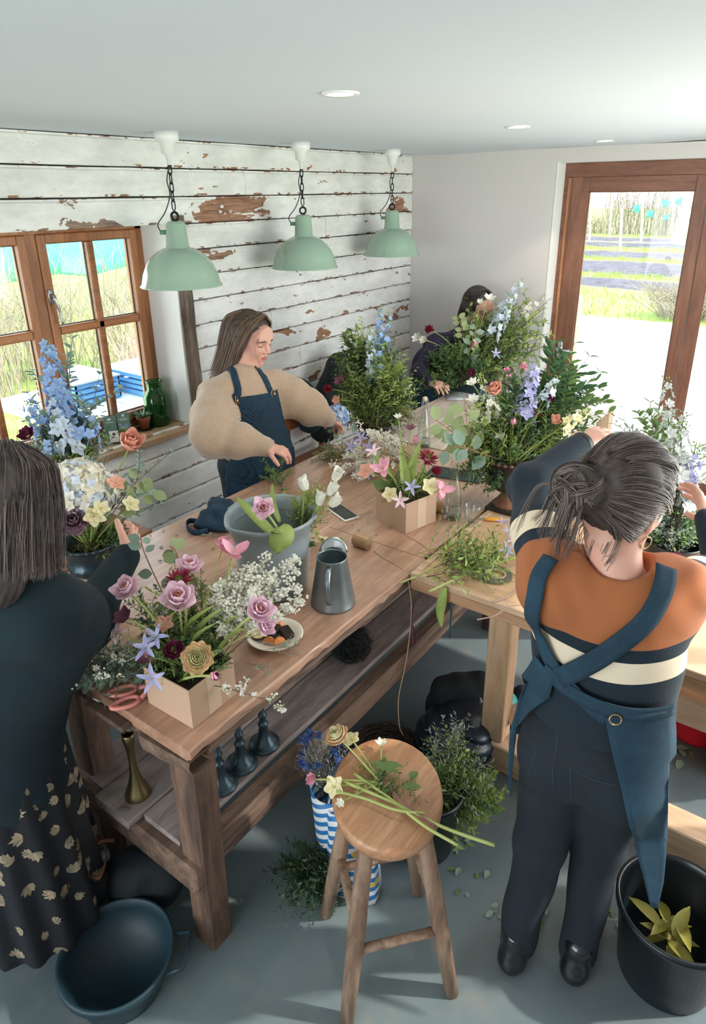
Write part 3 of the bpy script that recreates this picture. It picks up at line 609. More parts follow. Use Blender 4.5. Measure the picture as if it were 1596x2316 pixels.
# ================================================================ SMALL THINGS ON THE TABLES
M_KRAFT = mat('kraft_card', '#b89a80', .8, var=.06, vscale=3, bump=.1); M_KRAFT2 = mat('kraft_tape', '#c8ae94', .5, var=.03); M_SOILIN = mat('dark_soil', '#2a241d', .95, var=.4, vscale=40, bump=1)
def card_box(loc, rz, wx, wy, h, label, torn=False):
    t = thing('cardboard_box', label, 'box', loc); R = TM(loc, rotz(rz)); th = .003
    b = MB()
    for lo, hi in (((-wx, -wy, 0), (wx, -wy+th, h)), ((-wx, wy-th, 0), (wx, wy, h)), ((-wx, -wy+th, 0), (-wx+th, wy-th, h)), ((wx-th, -wy+th, 0), (wx, wy-th, h)), ((-wx+th, -wy+th, 0), (wx-th, wy-th, .004))): b.box((lo[0]/1, lo[1]/1, lo[2]), hi, M=R)
    b.build('box_walls', M_KRAFT, t)
    MB().box((wx, -wy*.25, 0.002), (wx+.0008, wy*.3, h), M=R).build('tape_strip', M_KRAFT2, t)
    MB().box((-wx+.004, -wy+.004, h*.55), (wx-.004, wy-.004, h*.8), M=R).build('soil_fill', M_SOILIN, t)
    return t
BOX1 = (1.620, -3.735, ZT+.0005); card_box(BOX1, 0.02, .085, .078, .118, 'plain kraft cardboard box of tulips and ranunculus at the near table corner')
BOX2 = (1.525, -2.505, ZT+.0005); card_box(BOX2, -.25, .087, .085, .128, 'kraft cardboard box planted with pink tulips, beside the swing-top bottle')
# grey plastic bucket
BK = atz(622, 1325, ZT); BK.z = ZT
t = thing('grey_bucket', 'large grey plastic bucket with a pouring lip, pink tulip over its rim', 'bucket', tuple(BK)); M_GB = mat('grey_plastic', '#8e9a9d', .32, var=.02)
def lipw(a, z):
    d = (a-math.radians(255)+math.pi) % (2*math.pi)-math.pi; q = max(0, (z-.19)/.09); return 1+.10*q*math.exp(-(d/.28)**2)
outer = [(0, 0), (.105, 0), (.112, .006), (.122, .10), (.131, .20), (.135, .238), (.139, .240), (.141, .262), (.148, .266), (.150, .276), (.146, .281), (.140, .277), (.134, .262), (.128, .20), (.119, .10), (.108, .012), (0, .010)]
bko = MB().lathe(outer, BK, 56, wob=lipw, cap=False).build('bucket_body', M_GB, t, smooth=True)
b = MB(); P = [BK+Vector((.149*math.cos(a), .149*math.sin(a), .262+.012)) for a in np.linspace(math.radians(20), math.radians(200), 26)]
b.tube(P, [.005+.0018*(i % 2) for i in range(26)], 6); b.build('carry_handle', M_GB, bko, smooth=True)
MB().lathe([(0, .12), (.12, .12)], BK, 32, cap=False).build('water', mat('murky_water', '#7f8a80', .05, spec=.6), t)
MB().tube([BK+Vector((.1305*math.cos(a), .1305*math.sin(a), .235)) for a in np.linspace(0, 6.283, 33)], .0016, 4).build('inner_rib', M_GB, bko, smooth=True)
# galvanised jug
JG = atz(753, 1362, ZT); JG.z = ZT; M_GALV = mat('galvanised_steel', '#8b979b', .38, .85, var=.18, vscale=14)
t = thing('metal_jug', 'galvanised metal pouring jug standing right of the grey bucket', 'jug', tuple(JG))
MB().lathe([(0, 0), (.072, 0), (.074, .004), (.0735, .010), (.048, .168), (.050, .172), (.047, .173), (.0465, .168), (.071, .008), (0, .004)], JG, 40, cap=False).build('jug_body', M_GALV, t, smooth=True)
G = []; 
for a in np.linspace(math.radians(70), math.radians(170), 9):
    G.append([JG+Vector(((.047+.016*q)*math.cos(a), (.047+.016*q)*math.sin(a), .168+.042*q*max(0, math.sin((a-math.radians(70))/math.radians(100)*math.pi))**.6)) for q in (0, .35, .7, 1)])
MB().grid(G, thick=.0015).build('spout', M_STEEL, t, smooth=True)
ha = math.radians(-62); hd_ = Vector((math.cos(ha), math.sin(ha), 0)); tn = Vector((-hd_.y, hd_.x, 0))
hp = cat([JG+hd_*.046+Vector((0, 0, .158)), JG+hd_*.075+Vector((0, 0, .163)), JG+hd_*.098+Vector((0, 0, .13)), JG+hd_*.098+Vector((0, 0, .08)), JG+hd_*.070+Vector((0, 0, .035))], 5)
MB().grid([[p_-tn*.009, p_+hd_*.0015, p_+tn*.009] for p_ in hp], thick=.002).build('handle', M_GALV, t, smooth=True)
# white jug behind the front flowers
t = thing('white_vase', 'small white ceramic pot half hidden behind the near flower box', 'vase', tuple(atz(545, 1395, ZT)))
MB().lathe([(0, 0), (.034, 0), (.040, .01), (.043, .06), (.040, .095), (.044, .105), (.040, .105), (.036, .09), (.038, .02), (0, .012)], t.location, 28, cap=False).build('pot_body', mat('white_ceramic', '#e4e2de', .25, var=.01), t, smooth=True)
# side plate with cakes
PL = atz(622, 1446, ZT); t = thing('side_plate', 'cream side plate with brownie and fruit, near the table edge', 'plate', tuple(PL)); M_CER = mat('cream_ceramic', '#e6dccb', .22, var=.02)
MB().lathe([(0, .003), (.045, .003), (.048, 0), (.052, .003), (.072, .012), (.084, .020), (.086, .022), (.082, .023), (.068, .016), (.050, .007), (0, .006)], PL, 44, cap=False).build('plate_body', M_CER, t, smooth=True)
for i, (dx, dy, w, l, h, a, c) in enumerate(((-.018, .004, .022, .030, .022, .3, '#2b1a14'), (.02, .028, .018, .026, .018, 1.1, '#35221a'))):
    q = thing('brownie_piece', ('dark chocolate brownie piece at the centre of the side plate', 'dark brownie piece at the back rim of the side plate')[i], 'cake', (PL.x+dx, PL.y+dy, ZT+.0085)); 
    MB().box((-w, -l, 0), (w, l, h), M=TM(q.location, rotz(a)), bev=.004).build('sponge', mat('brownie', c, .9, var=.3, vscale=60, bump=.8), q)
q = thing('fig_half', 'cut fruit half with pale flesh at the left of the side plate', 'fruit', (PL.x-.035, PL.y-.034, ZT+.0085))
MB().lathe([(0, 0), (.012, .002), (.020, .010), (.021, .016)], q.location, 18, cap=False).build('skin', mat('fig_skin', '#4a3038', .5), q, smooth=True); MB().lathe([(.021, .016), (.012, .0175), (0, .017)], q.location, 18, cap=False).build('flesh', mat('fig_flesh', '#d9c48e', .5, var=.3, vscale=80), q, smooth=True)
for i, (dx, dy, r) in enumerate(((.008, -.035, .3), (.035, -.018, 1.2), (-.012, .042, 2.0))):
    q = thing('orange_wedge', ('orange fruit wedge at the near rim of the side plate', 'orange fruit wedge at the right of the side plate', 'orange fruit wedge at the back of the side plate')[i], 'fruit', (PL.x+dx, PL.y+dy, ZT+.0085)); b = MB()
    poly = [(.018*math.cos(a), .018*math.sin(a)) for a in np.linspace(0, math.pi, 9)]; b.prism(poly, -.004, .004, M=TM(q.location+Vector((0, 0, .005)), rotz(r) @ Matrix.Rotation(1.2, 3, 'X'))); b.build('wedge', mat('orange_flesh', '#dd8a4e', .4, var=.2, vscale=60), q, smooth=False)
# spools of twine
M_TWINE = None
def twine_mat():
    n = NT('jute_twine'); v = n.coords('Object'); w = n.new('ShaderNodeTexWave'); w.bands_direction = 'X'; w.inputs['Scale'].default_value = 130; w.inputs['Distortion'].default_value = 2; n.link(v, w.inputs[0])
    n.link(n.ramp(w.outputs['Fac'], [(.2, srgb('#8d6a48')), (.8, srgb('#cba57b'))]), n.b.inputs['Base Color']); n.b.inputs['Roughness'].default_value = .95; n.bump(w.outputs['Fac'], .8, .002); return n.m
M_TWINE = twine_mat(); M_JUTE = mat('jute_string', '#c4a27c', .95, var=.1)
def spool(c, ang, L, r, label, tail=None):
    t = thing('twine_spool', label, 'spool', (c.x, c.y, ZT)); o = bpy.data.objects.new('twine_roll', None)
    pr_ = [(0, -L/2), (r*.35, -L/2), (r*.35, -L/2+.002), (r*.9, -L/2+.001), (r, -L/2+.006)]+[(r*(1+.02*math.sin(i*2.2)), -L/2+.006+(L-.012)*i/16) for i in range(1, 16)]+[(r, L/2-.006), (r*.9, L/2-.001), (r*.35, L/2-.002), (r*.35, L/2), (0, L/2)]
    me = MB().lathe(pr_, n=28, cap=False).mesh('twine_roll', M_TWINE, True); R = Matrix.Rotation(math.pi/2, 3, 'Y')
    o = bpy.data.objects.new('twine_roll', me); COL.objects.link(o); o.parent = t; o.location = (0, 0, r*1.02); o.rotation_euler = (0, math.pi/2, 0); o.rotation_euler = (rotz(ang) @ R).to_euler()
    if tail: MB().tube(cat(tail, 6), .0016, 5).build('twine_end', M_JUTE, t, smooth=True)
    return t
SP = atz(818, 1238, ZT)
a0 = atz(845, 1245, ZT+.004); spool(SP, math.atan2(.59, .80)-.68, .072, .023, 'brown jute twine spool lying in the middle of the rustic table', [a0, atz(868, 1262, ZT+.002), atz(892, 1275, ZT+.002), atz(912, 1288, ZT+.002), atz(919, 1300, ZT-.02)+Vector((.014, -.016, 0)), Vector((1.772, -2.86, .70)), Vector((1.78, -2.90, .52)), Vector((1.768, -2.93, .36)), Vector((1.785, -2.95, .25)), Vector((1.79, -2.93, .19))])
spool(atz(985, 1160, ZT)+Vector((.0, .01, 0)), .15, .07, .024, 'jute twine spool lying behind the swing-top bottle on the table')
spool(atz(915, 940, ZT), .35, .07, .024, 'jute twine spool beside the far arrangement with blue delphiniums')
tt = [atz(918, 1210, ZT+.002), atz(950, 1228, ZT+.002), atz(978, 1250, ZT+.004), atz(996, 1262, ZT+.004)]
o = MB().tube(cat(tt, 6), .0015, 5).build('loose_string', M_JUTE, None, smooth=True); tag(o, 'pale loose string running from the tulip box onto the pine table', 'string')
# phone
PH = atz(775, 1162, ZT); t = thing('mobile_phone', 'black-screened phone with a white case lying behind the grey bucket', 'phone', tuple(PH)); R = TM(PH, rotz(-.38))
MB().box((-.075, -.036, 0), (.075, .036, .009), M=R, bev=.003).build('phone_case', mat('white_case', '#e3ded6', .4), t)
MB().box((-.069, -.031, .009), (.069, .031, .0096), M=R).build('screen', mat('black_screen', '#0b0f12', .06, var=0), t)
# bottles and tumblers
M_GL = NT('thin_glass'); _t = M_GL.new('ShaderNodeBsdfTransparent'); _t.inputs[0].default_value = (.93, .96, .95, 1); _g = M_GL.new('ShaderNodeBsdfGlossy'); _g.inputs['Roughness'].default_value = .03; _l = M_GL.new('ShaderNodeLayerWeight'); _l.inputs[0].default_value = .5; _q = M_GL.math('MULTIPLY_ADD', M_GL.math('POWER', _l.outputs['Facing'], 3.0), .55, .05); _m = M_GL.new('ShaderNodeMixShader'); [M_GL.link(*q) for q in ((_q, _m.inputs[0]), (_t.outputs[0], _m.inputs[1]), (_g.outputs[0], _m.inputs[2]), (_m.outputs[0], M_GL.out.inputs[0]))]; M_GL = M_GL.m; M_CORK = mat('pale_stopper', '#e0cdb4', .6)
def bottle(c, label, h=.27, r=.036, water=.045):
    t = thing('glass_bottle', label, 'bottle', (c.x, c.y, ZT)); k = h/.27
    MB().lathe([(0, .004*k), (r-.004, .001), (r, .008), (r*1.0, .06*k), (r*.86, .12*k), (r*.56, .175*k), (r*.36, .21*k), (r*.34, .235*k), (r*.42, .24*k), (r*.42, .25*k), (r*.34, .25*k), (r*.27, .235*k), (r*.30, .21*k), (r*.50, .172*k), (r*.80, .118*k), (r*.93, .06*k), (r*.93, .010), (0, .008)], (c.x, c.y, ZT), 32, cap=False).build('bottle_body', M_GL, t, smooth=True)
    MB().lathe([(0, .250*k), (.010, .250*k), (.012, .262*k), (.010, .272*k), (0, .273*k)], (c.x, c.y, ZT), 16, cap=False).build('stopper', M_CORK, t, smooth=True)
    b = MB()
    for s in (-1, 1): b.tube(cat([(c.x+s*.016, c.y, ZT+.268*k), (c.x+s*.019, c.y, ZT+.24*k), (c.x+s*.017, c.y-.004, ZT+.205*k)], 4), .0012, 4)
    b.tube([(c.x-.016, c.y, ZT+.266*k), (c.x+.016, c.y, ZT+.266*k)], .0012, 4); b.build('wire_clip', M_STEEL, t, smooth=True)
    MB().lathe([(0, .010), (r*.9, .010), (r*.9, water), (0, water)], (c.x, c.y, ZT), 28, cap=False).build('water', M_GL, t, smooth=True)
bottle(atz(1023, 1172, ZT), 'clear swing-top glass bottle with a little water beside the tulip box')
bottle(atz(958, 1010, ZT), 'clear swing-top glass bottle farther back behind the spirea sprays')
def tumbler(c, label, r=.036, h=.085, name='glass_tumbler'):
    t = thing(name, label, 'glass', (c.x, c.y, ZT)); wb = lambda a, z: 1+.018*abs(math.sin(a*5))*(1 if z < h*.7 else 0)
    MB().lathe([(0, 0), (r*.74, 0), (r*.78, .004), (r*.92, h*.65), (r, h*.72), (r*1.03, h), (r*.98, h), (r*.93, h*.7), (r*.84, h*.6), (r*.68, .010), (0, .012)], (c.x, c.y, ZT), 40, wob=wb, cap=False).build('glass_body', M_GL, t, smooth=True); return t
tumbler(atz(1066, 1183, ZT), 'faceted drinking tumbler, empty, on the corner of the pine table')
GV = atz(1082, 985, ZT); tumbler(GV, 'clear glass jar holding water on the far side of the table', .045, .13, 'glass_jar')
# yellow knives
def knife(a, b_, label, open_=False):
    t = thing('florist_knife', label, 'knife', ((a.x+b_.x)/2, (a.y+b_.y)/2, ZT)); d = (b_-a); n = 7
    P = [a+d*i/(n-1)+Vector((0, 0, .008)) for i in range(n)]; MB().tube(P, [.005, .0075, .008, .0078, .0075, .0065, .004], 8).build('handle', mat('yellow_handle', '#eda93a', .4), t, smooth=True)
    e = a-d.normalized()*.045; MB().add([a+Vector((0, 0, .004)), a+Vector((0, 0, .014)), e+Vector((0, 0, .006)), a+Vector((.003, 0, .004)), a+Vector((.003, 0, .014))], [(0, 1, 2), (4, 3, 2), (0, 3, 4, 1), (0, 2, 3), (1, 4, 2)]).build('blade', M_STEEL, t)
knife(atz(1095, 1178, ZT), atz(1150, 1180, ZT), 'yellow-handled florist knife behind the tumbler')
knife(atz(1052, 1297, ZT), atz(1100, 1278, ZT), 'yellow-handled knife under the cut stems on the pine table')
# reel of black wire, florist tape ring
R0 = atz(1062, 1274, ZT); t = thing('wire_reel', 'small reel of black binding wire on the pine table', 'reel', (R0.x, R0.y, ZT)); Rm = TM((R0.x, R0.y, ZT+.0145), rotz(.25) @ Matrix.Rotation(math.pi/2, 3, 'Y'))
MB().lathe([(0, -.022), (.009, -.022), (.009, .022), (0, .022)], n=20, M=Rm, cap=False).build('wire_winding', mat('black_wire', '#1b1f21', .5, bump=.6, bscale=200), t, smooth=True)
b = MB()
for z in (-.025, .022): b.lathe([(.004, z), (.0145, z), (.0145, z+.003), (.004, z+.003)], n=24, M=Rm, cap=False)
for i, z in enumerate((-.025, .022)): MB().lathe([(.0, z), (.0145, z), (.0145, z+.003), (.0, z+.003)], n=24, M=Rm, cap=False).build('flange', M_WHITE, t)
R1 = atz(1120, 1303, ZT); t = thing('tape_roll', 'flat dark ring of florist tape with a pale inner core', 'tape', (R1.x, R1.y, ZT))
MB().lathe([(.036, .001), (.056, .001), (.056, .011), (.036, .011)], (R1.x, R1.y, ZT), 44, cap=False).build('tape_ring', mat('olive_tape', '#5f5c50', .5, var=.1), t)
MB().lathe([(.033, .001), (.036, .001), (.036, .012), (.033, .012), (.033, .001)], (R1.x, R1.y, ZT), 44, cap=False).build('core', mat('tape_core', '#d7c8ad', .7), t)
# twigs on the pine table edge
for i, (P, r_, lb) in enumerate((([atz(1112, 1362, ZT+.004), atz(1140, 1352, ZT+.006), atz(1160, 1338, ZT+.006), atz(1186, 1312, ZT+.01)], .0032, 'short bare brown twig lying across the front of the pine table'), ([atz(1078, 1402, ZT+.016), atz(1120, 1392, ZT+.03), atz(1150, 1372, ZT+.03), atz(1196, 1368, ZT+.02)], .0026, 'pale bare twig sticking out over the pine table edge'))):
    b = MB(); C = cat(P, 5); b.tube(C, [r_*(1-.5*j/len(C)) for j in range(len(C))], 6); b.tube([C[8], C[8]+Vector((.005, .02, .012))], [r_*.6, r_*.2], 5)
    o = b.build('twig', mat('twig_bark', '#a38678', .8, var=.2), None, smooth=True); tag(o, lb, 'twig')
# pink scissors
def scissors():
    c = atz(285, 1572, ZT); t = thing('scissors', 'pink-handled florist scissors overhanging the near table end', 'scissors', (c.x, c.y, ZT)); m_ = mat('coral_pink_plastic', '#dd8a80', .35, var=.03)
    for k, (px, py, a_, b_, rot) in enumerate(((278, 1563, .036, .017, .30), (283, 1590, .036, .017, .12))):
        q = atz(px, py, ZT+.012); e = rotz(math.atan2(.59, .806)-rot+.62); P = [q+e@Vector((a_*math.cos(u), b_*math.sin(u)*(1+.25*math.cos(u)), 0)) for u in np.linspace(0, 2*math.pi, 29)]
        MB().tube(P, .0058, 8, caps=False).build('finger_loop', m_, t, smooth=True)
    z = ZT+.012; p1, p2 = atz(313, 1557, z), atz(318, 1580, z); tip = atz(352, 1545, z)
    MB().tube([p1, p1.lerp(tip, .5), tip], [.006, .007, .006], 8).tube([p2, p2.lerp(tip, .6), tip], [.006, .007, .006], 8).build('shank', m_, t, smooth=True)
    d = (tip-p1).normalized(); MB().box((-.004, 0, -.002), (.004, .07, .002), M=TM(tip, frame((0, 0, 1), d.cross(Vector((0, 0, 1))))), bev=.001).build('blade', M_STEEL, t)
scissors()
# ================================================================ SHELF AND FLOOR THINGS
ZS = .398
def candlestick(c, h, label, m_, flare):
    t = thing('candlestick', label, 'candlestick', (c.x, c.y, ZS+.001)); L = t.location
    if flare: pr_ = [(0, 0), (.040, 0), (.040, .004), (.034, .020), (.022, .05), (.014, .09), (.011, .13), (.011, .16), (.014, .19), (.0185, .215), (.019, .235), (.0155, .238), (.0125, .232), (.012, .20), (0, .19)]
    else: pr_ = [(0, 0), (.052, 0), (.053, .004), (.050, .010), (.040, .012), (.036, .020), (.026, .028), (.018, .05), (.014, .075), (.017, .085), (.017, .09), (.011, .095), (.010, .115), (.014, .12), (.014, .125), (.009, .13), (.008, .22), (.016, .23), (.018, .26), (.013, .262), (.012, .24), (0, .238)]
    MB().lathe([(r_, z_*h) for r_, z_ in pr_], L, 32, cap=False).build('turned_body', m_, t, smooth=True)
candlestick(atz(312, 1795, ZS), 1.0, 'slender brass candlestick with a flared foot on the low shelf', mat('brushed_brass', '#8f7f5c', .32, 1, var=.1), True)
MDK = mat('dark_pewter', '#3d4d55', .35, .7, var=.1)
candlestick(atz(598, 1683, ZS), 1.0, 'dark pewter candlestick on the low shelf, farthest of the three', MDK, False)
candlestick(atz(546, 1728, ZS), 1.0, 'dark pewter candlestick on the low shelf, middle of three', MDK, False)
candlestick(atz(500, 1775, ZS), 1.0, 'dark pewter candlestick mostly hidden behind the near table leg', MDK, False)
o = MB().box((-.017, -.004, 0), (.017, .004, .006), M=TM(atz(283, 1830, ZS+.001), rotz(.45)), bev=.002).build('pencil_stub', mat('graphite_grey', '#4a4644', .6), None); tag(o, 'short grey stub lying on the shelf before the brass candlestick', 'stub')
# tangle of dark wire / wreath bases
def tangle(name, c, R_, r_, n, m_, label, cat_, flat=.5, th=.0012):
    b = MB()
    for k in range(n):
        a0 = random.uniform(0, 6.28); q = R_*random.uniform(.8, 1.15); tz = random.uniform(-1, 1)*r_; tl = random.gauss(0, .15); P = []
        for u in np.linspace(0, random.uniform(3.5, 6.2), 18): P.append(Vector((c[0]+q*math.cos(a0+u)+random.gauss(0, r_*.12), c[1]+q*math.sin(a0+u)+random.gauss(0, r_*.12), c[2]+tz*flat+r_*.9+q*tl*math.sin(u))))
        b.tube(P, th, 4, caps=False)
    o = b.build(name, m_, None, smooth=True); tag(o, label, cat_); return o
wb_ = MB(); wc = Vector((1.50, -2.86, ZS+.045))
for k in range(150):
    A = frame(Vector((random.gauss(0, 1), random.gauss(0, 1), random.gauss(0, 1)))); q = random.uniform(.03, .06)
    wb_.tube([wc+A@Vector((q*math.cos(u)*1.5, q*math.sin(u)*1.5, 0))*1.0+Vector((0, 0, 0)) for u in np.linspace(0, random.uniform(3, 6), 12)], .0011, 3, caps=False)
for v in wb_.v: v[:, 2] = np.maximum(v[:, 2], ZS+.002)
o = wb_.build('wire_ball', mat('dark_wire', '#1c2224', .6, .3), None); tag(o, 'tangled ball of dark florist wire on the shelf under the bench', 'wire')
pc = MB(); pc.tube(cat([(1.62, -2.60, .44), (1.68, -2.66, .425), (1.70, -2.72, .43), (1.68, -2.70, .50), (1.64, -2.62, .54), (1.62, -2.55, .53)], 6), .003, 6)
o = pc.build('plum_cord', mat('plum_cord', '#5c2f42', .6), None, smooth=True); tag(o, 'thin plum cord loop beside the wire ball under the table', 'cord')
WR = Vector((2.06, -3.18, .0)); tangle('twig_wreath', (atz(868, 1728, 0).x, atz(868, 1728, 0).y, .02), .13, .035, 60, mat('wreath_twigs', '#4a3c34', .9, var=.3), 'round twig wreath base peeping out behind the stool seat', 'wreath', .8, .0022)
# buckets
def bucket(c, r0_, r1, h, m_, label, bail=None, name='bucket', zf=0):
    t = thing(name, label, 'bucket', (c[0], c[1], zf)); L = t.location
    MB().lathe([(0, .004), (r0_, .0), (r0_+.003, .01), (r1-.006, h-.03), (r1+.004, h-.026), (r1+.006, h-.004), (r1, h), (r1-.006, h-.004), (r1-.010, h-.03), (r0_-.003, .012), (0, .010)], L, 48, cap=False).build('bucket_body', m_, t, smooth=True)
    if bail:
        a = bail; d = Vector((math.cos(a), math.sin(a), 0)); n_ = Vector((-d.y, d.x, 0)); P = [L+d*(r1+.004)+n_*-.055+Vector((0, 0, h-.012)), L+d*(r1+.045)+n_*-.05+Vector((0, 0, h+.004)), L+d*(r1+.045)+n_*.05+Vector((0, 0, h+.004)), L+d*(r1+.004)+n_*.055+Vector((0, 0, h-.012))]
        MB().tube(P, .0055, 8).build('grip', m_, t, smooth=True)
    return t
MBB = mat('black_plastic', '#141b1f', .3, var=.05); MTB = mat('dark_teal_plastic', '#17303a', .5, var=.05)
bucket(tuple(atz(262, 2150, .13).xy), .12, .155, .13, MTB, 'dark teal plastic tub with side grips on the floor, bottom left', bail=.62, name='plastic_tub')
bb = bucket(tuple(atz(1535, 2045, .27).xy), .125, .158, .27, MBB, 'black plastic bucket of discarded leaves on the floor, bottom right', name='black_bucket')
BRC = bb.location.copy()
bucket((2.665, -2.03), .10, .13, .26, mat('red_plastic', '#cc2434', .35), 'bright red plastic bucket under the pine table', name='red_bucket')
bucket((2.86, -2.16), .12, .15, .27, MBB, 'black round bucket beside the red one under the pine table', name='black_bucket')
bucket(tuple(atz(958, 1905, 0).xy), .095, .125, .27, MBB, 'black flower bucket of leafy branches behind the stool', name='black_bucket')
# ================================================================ SILL THINGS
M_BGL = mat('bottle_green', '#1d5a2a', .05, var=.05)
gm = NT('green_glass'); gm.b.inputs['Base Color'].default_value = srgb('#3f9a4c'); gm.b.inputs['Transmission Weight'].default_value = .9; gm.b.inputs['Roughness'].default_value = .03
c = Vector((-.145, -2.40, WZ0)); t = thing('green_jar', 'big dark green glass jar at the right end of the window sill', 'jar', tuple(c))
MB().lathe([(0, .002), (.060, .002), (.067, .012), (.068, .12), (.065, .165), (.050, .190), (.040, .200), (.038, .235), (.046, .240), (.046, .248), (.040, .249), (.034, .235), (.036, .20), (.046, .187), (.061, .163), (.064, .12), (.063, .012), (0, .008)], c, 40, cap=False).build('jar_body', gm.m, t, smooth=True)
M_TERRA = mat('terracotta', '#b0664a', .8, var=.12, vscale=12); M_SUC = mat('succulent_green', '#4f7a5c', .5, var=.2, island=.5, hue='#9cc0a2')
def succulent(x, y, label, n, L, w, up_):
    t = thing('potted_succulent', label, 'plant', (x, y, WZ0)); c = t.location
    MB().lathe([(0, .005), (.045, .004), (.046, .007), (0, .008)], c, 24, cap=False).build('saucer', mat('black_saucer', '#26221f', .4), t)
    MB().lathe([(0, .009), (.024, .009), (.032, .055), (.036, .056), (.037, .072), (.033, .072), (.031, .058), (0, .058)], c, 28, cap=False).build('pot', M_TERRA, t, smooth=True)
    b = MB()
    for i in range(n):
        a = i*2.4; el = up_+(1-i/n)*.2-.9*(1-i/n); d = Vector((math.cos(a)*math.cos(el), math.sin(a)*math.cos(el), math.sin(el))); s_ = d.cross(Vector((0, 0, 1))).normalized(); l = L*(.7+.3*random.random())
        P0 = c+Vector((0, 0, .066)); G = [[P0+d*l*q-s_*w*k_, P0+d*l*q+Vector((0, 0, .002)), P0+d*l*q+s_*w*k_] for q, k_ in ((0, .8), (.35, 1), (.75, .6), (1, .05))]; b.grid(G, thick=.004)
    b.build('fleshy_leaves', M_SUC, t, smooth=True)
succulent(-.14, -2.50, 'speckled aloe in a terracotta pot before the green jar', 16, .07, .008, .9)
succulent(-.20, -2.585, 'spiky small haworthia in a pot beside the leaflet stand', 26, .055, .004, .8)
succulent(-.12, -2.86, 'small leafy plant in a terracotta pot behind the tall eucalyptus', 12, .05, .008, 1.0)
o = MB().tube([(-.16, -2.93, WZ0+.01), (-.17, -2.97, WZ0+.16)], [.05, .055], 20).build('cream_pot', mat('cream_pot', '#dcd8c2', .5), None, smooth=True); tag(o, 'plain cream cylinder standing on the sill by the window bar', 'pot')
# leaflet stand
c = Vector((-.09, -2.70, WZ0)); t = thing('leaflet_stand', 'clear acrylic stand of green leaflets on the window sill', 'leaflet stand', tuple(c))
dv = (Vector((CAM.x, CAM.y, 0))-Vector((c.x, c.y, 0))).normalized(); Rf = frame((0, 0, 1), Vector((-dv.y, dv.x, 0))); Rm = TM(c, Rf) # local x across, y back
acr = MB(); acr.box((-.075, -.045, 0), (.075, .03, .004), M=Rm); acr.add(xf(np.array([(-.075, .02, .0), (.075, .02, 0), (.075, .055, .165), (-.075, .055, .165)]), Rm), [(0, 1, 2, 3)]); acr.box((-.075, -.045, 0), (-.072, .02, .05), M=Rm); acr.box((.072, -.045, 0), (.075, .02, .06), M=Rm); acr.box((-.075, -.046, 0), (.075, -.043, .03), M=Rm); acr.build('acrylic_holder', M_GL, t)
def leaflet(x0, x1, z0, z1, yb, m_, lb, pic):
    q = thing('leaflet', lb, 'leaflet', tuple(Vector(xf(np.array([[(x0+x1)/2, yb, z0]]), Rm)[0]))); sl = .2
    def P(x, z, d=0): return xf(np.array([[x, yb+z*sl-d, z+.004]]), Rm)[0]
    MB().add([P(x0, z0), P(x1, z0), P(x1, z1), P(x0, z1), P(x0, z0, -.004), P(x1, z0, -.004), P(x1, z1, -.004), P(x0, z1, -.004)], [(0, 1, 2, 3), (7, 6, 5, 4), (0, 4, 5, 1), (1, 5, 6, 2), (2, 6, 7, 3), (3, 7, 4, 0)]).build('card', m_, q)
    for (a, b_, c_, d_, mm) in pic: MB().add([P(x0+(x1-x0)*a, z0+(z1-z0)*b_, .0006), P(x0+(x1-x0)*c_, z0+(z1-z0)*b_, .0006), P(x0+(x1-x0)*c_, z0+(z1-z0)*d_, .0006), P(x0+(x1-x0)*a, z0+(z1-z0)*d_, .0006)], [(0, 1, 2, 3)]).build('print', mm, q)
MG = mat('leaflet_green', '#66857a', .5); MWp = mat('white_print', '#e8ece8', .6); MPp = mat('photo_print', '#7a8a9a', .5, var=.5, vscale=90, island=0); MGp = mat('meadow_print', '#6f8b4d', .5, var=.5, vscale=70)
leaflet(-.066, -.002, .01, .125, 0, MG, 'green leaflet at the left of the acrylic stand', [(.35, .84, .6, .93, MWp), (.2, .74, .8, .76, MWp)])
leaflet(.004, .064, .02, .135, .006, MG, 'green leaflet with a garden photo at the right of the stand', [(.4, .84, .6, .95, MWp), (.15, .74, .85, .76, MWp), (.2, .68, .8, .70, MWp), (.0, .30, 1, .52, MPp), (.0, .10, 1, .30, MGp)])
leaflet(-.045, .0, .004, .06, -.03, mat('white_card', '#e9e6e2', .6), 'small white card with a round grey mark in the stand', [(.35, .6, .65, .85, MATS['seal_grey']), (.2, .4, .8, .44, MATS['seal_grey'])])
leaflet(.004, .034, .004, .05, -.026, mat('dark_card', '#2e4440', .6), 'small dark green card in the stand', [(.2, .7, .8, .8, MWp), (.2, .15, .8, .5, MWp)])
# pale sticks and a small dish on the sill
b = MB()
for i in range(9): a = Vector((-.03+random.uniform(-.03, .03), -3.02+random.uniform(-.03, .03), WZ0+.006+random.uniform(0, .012))); b.tube([a, a+Vector((random.uniform(-.06, .0), random.uniform(.08, .16), random.uniform(0, .02)))], .0025, 5)
o = b.build('plant_labels', mat('pale_wood_sticks', '#c4ad92', .8), None); tag(o, 'loose pale wooden sticks heaped on the sill left of the leaflets', 'sticks', kind='stuff')
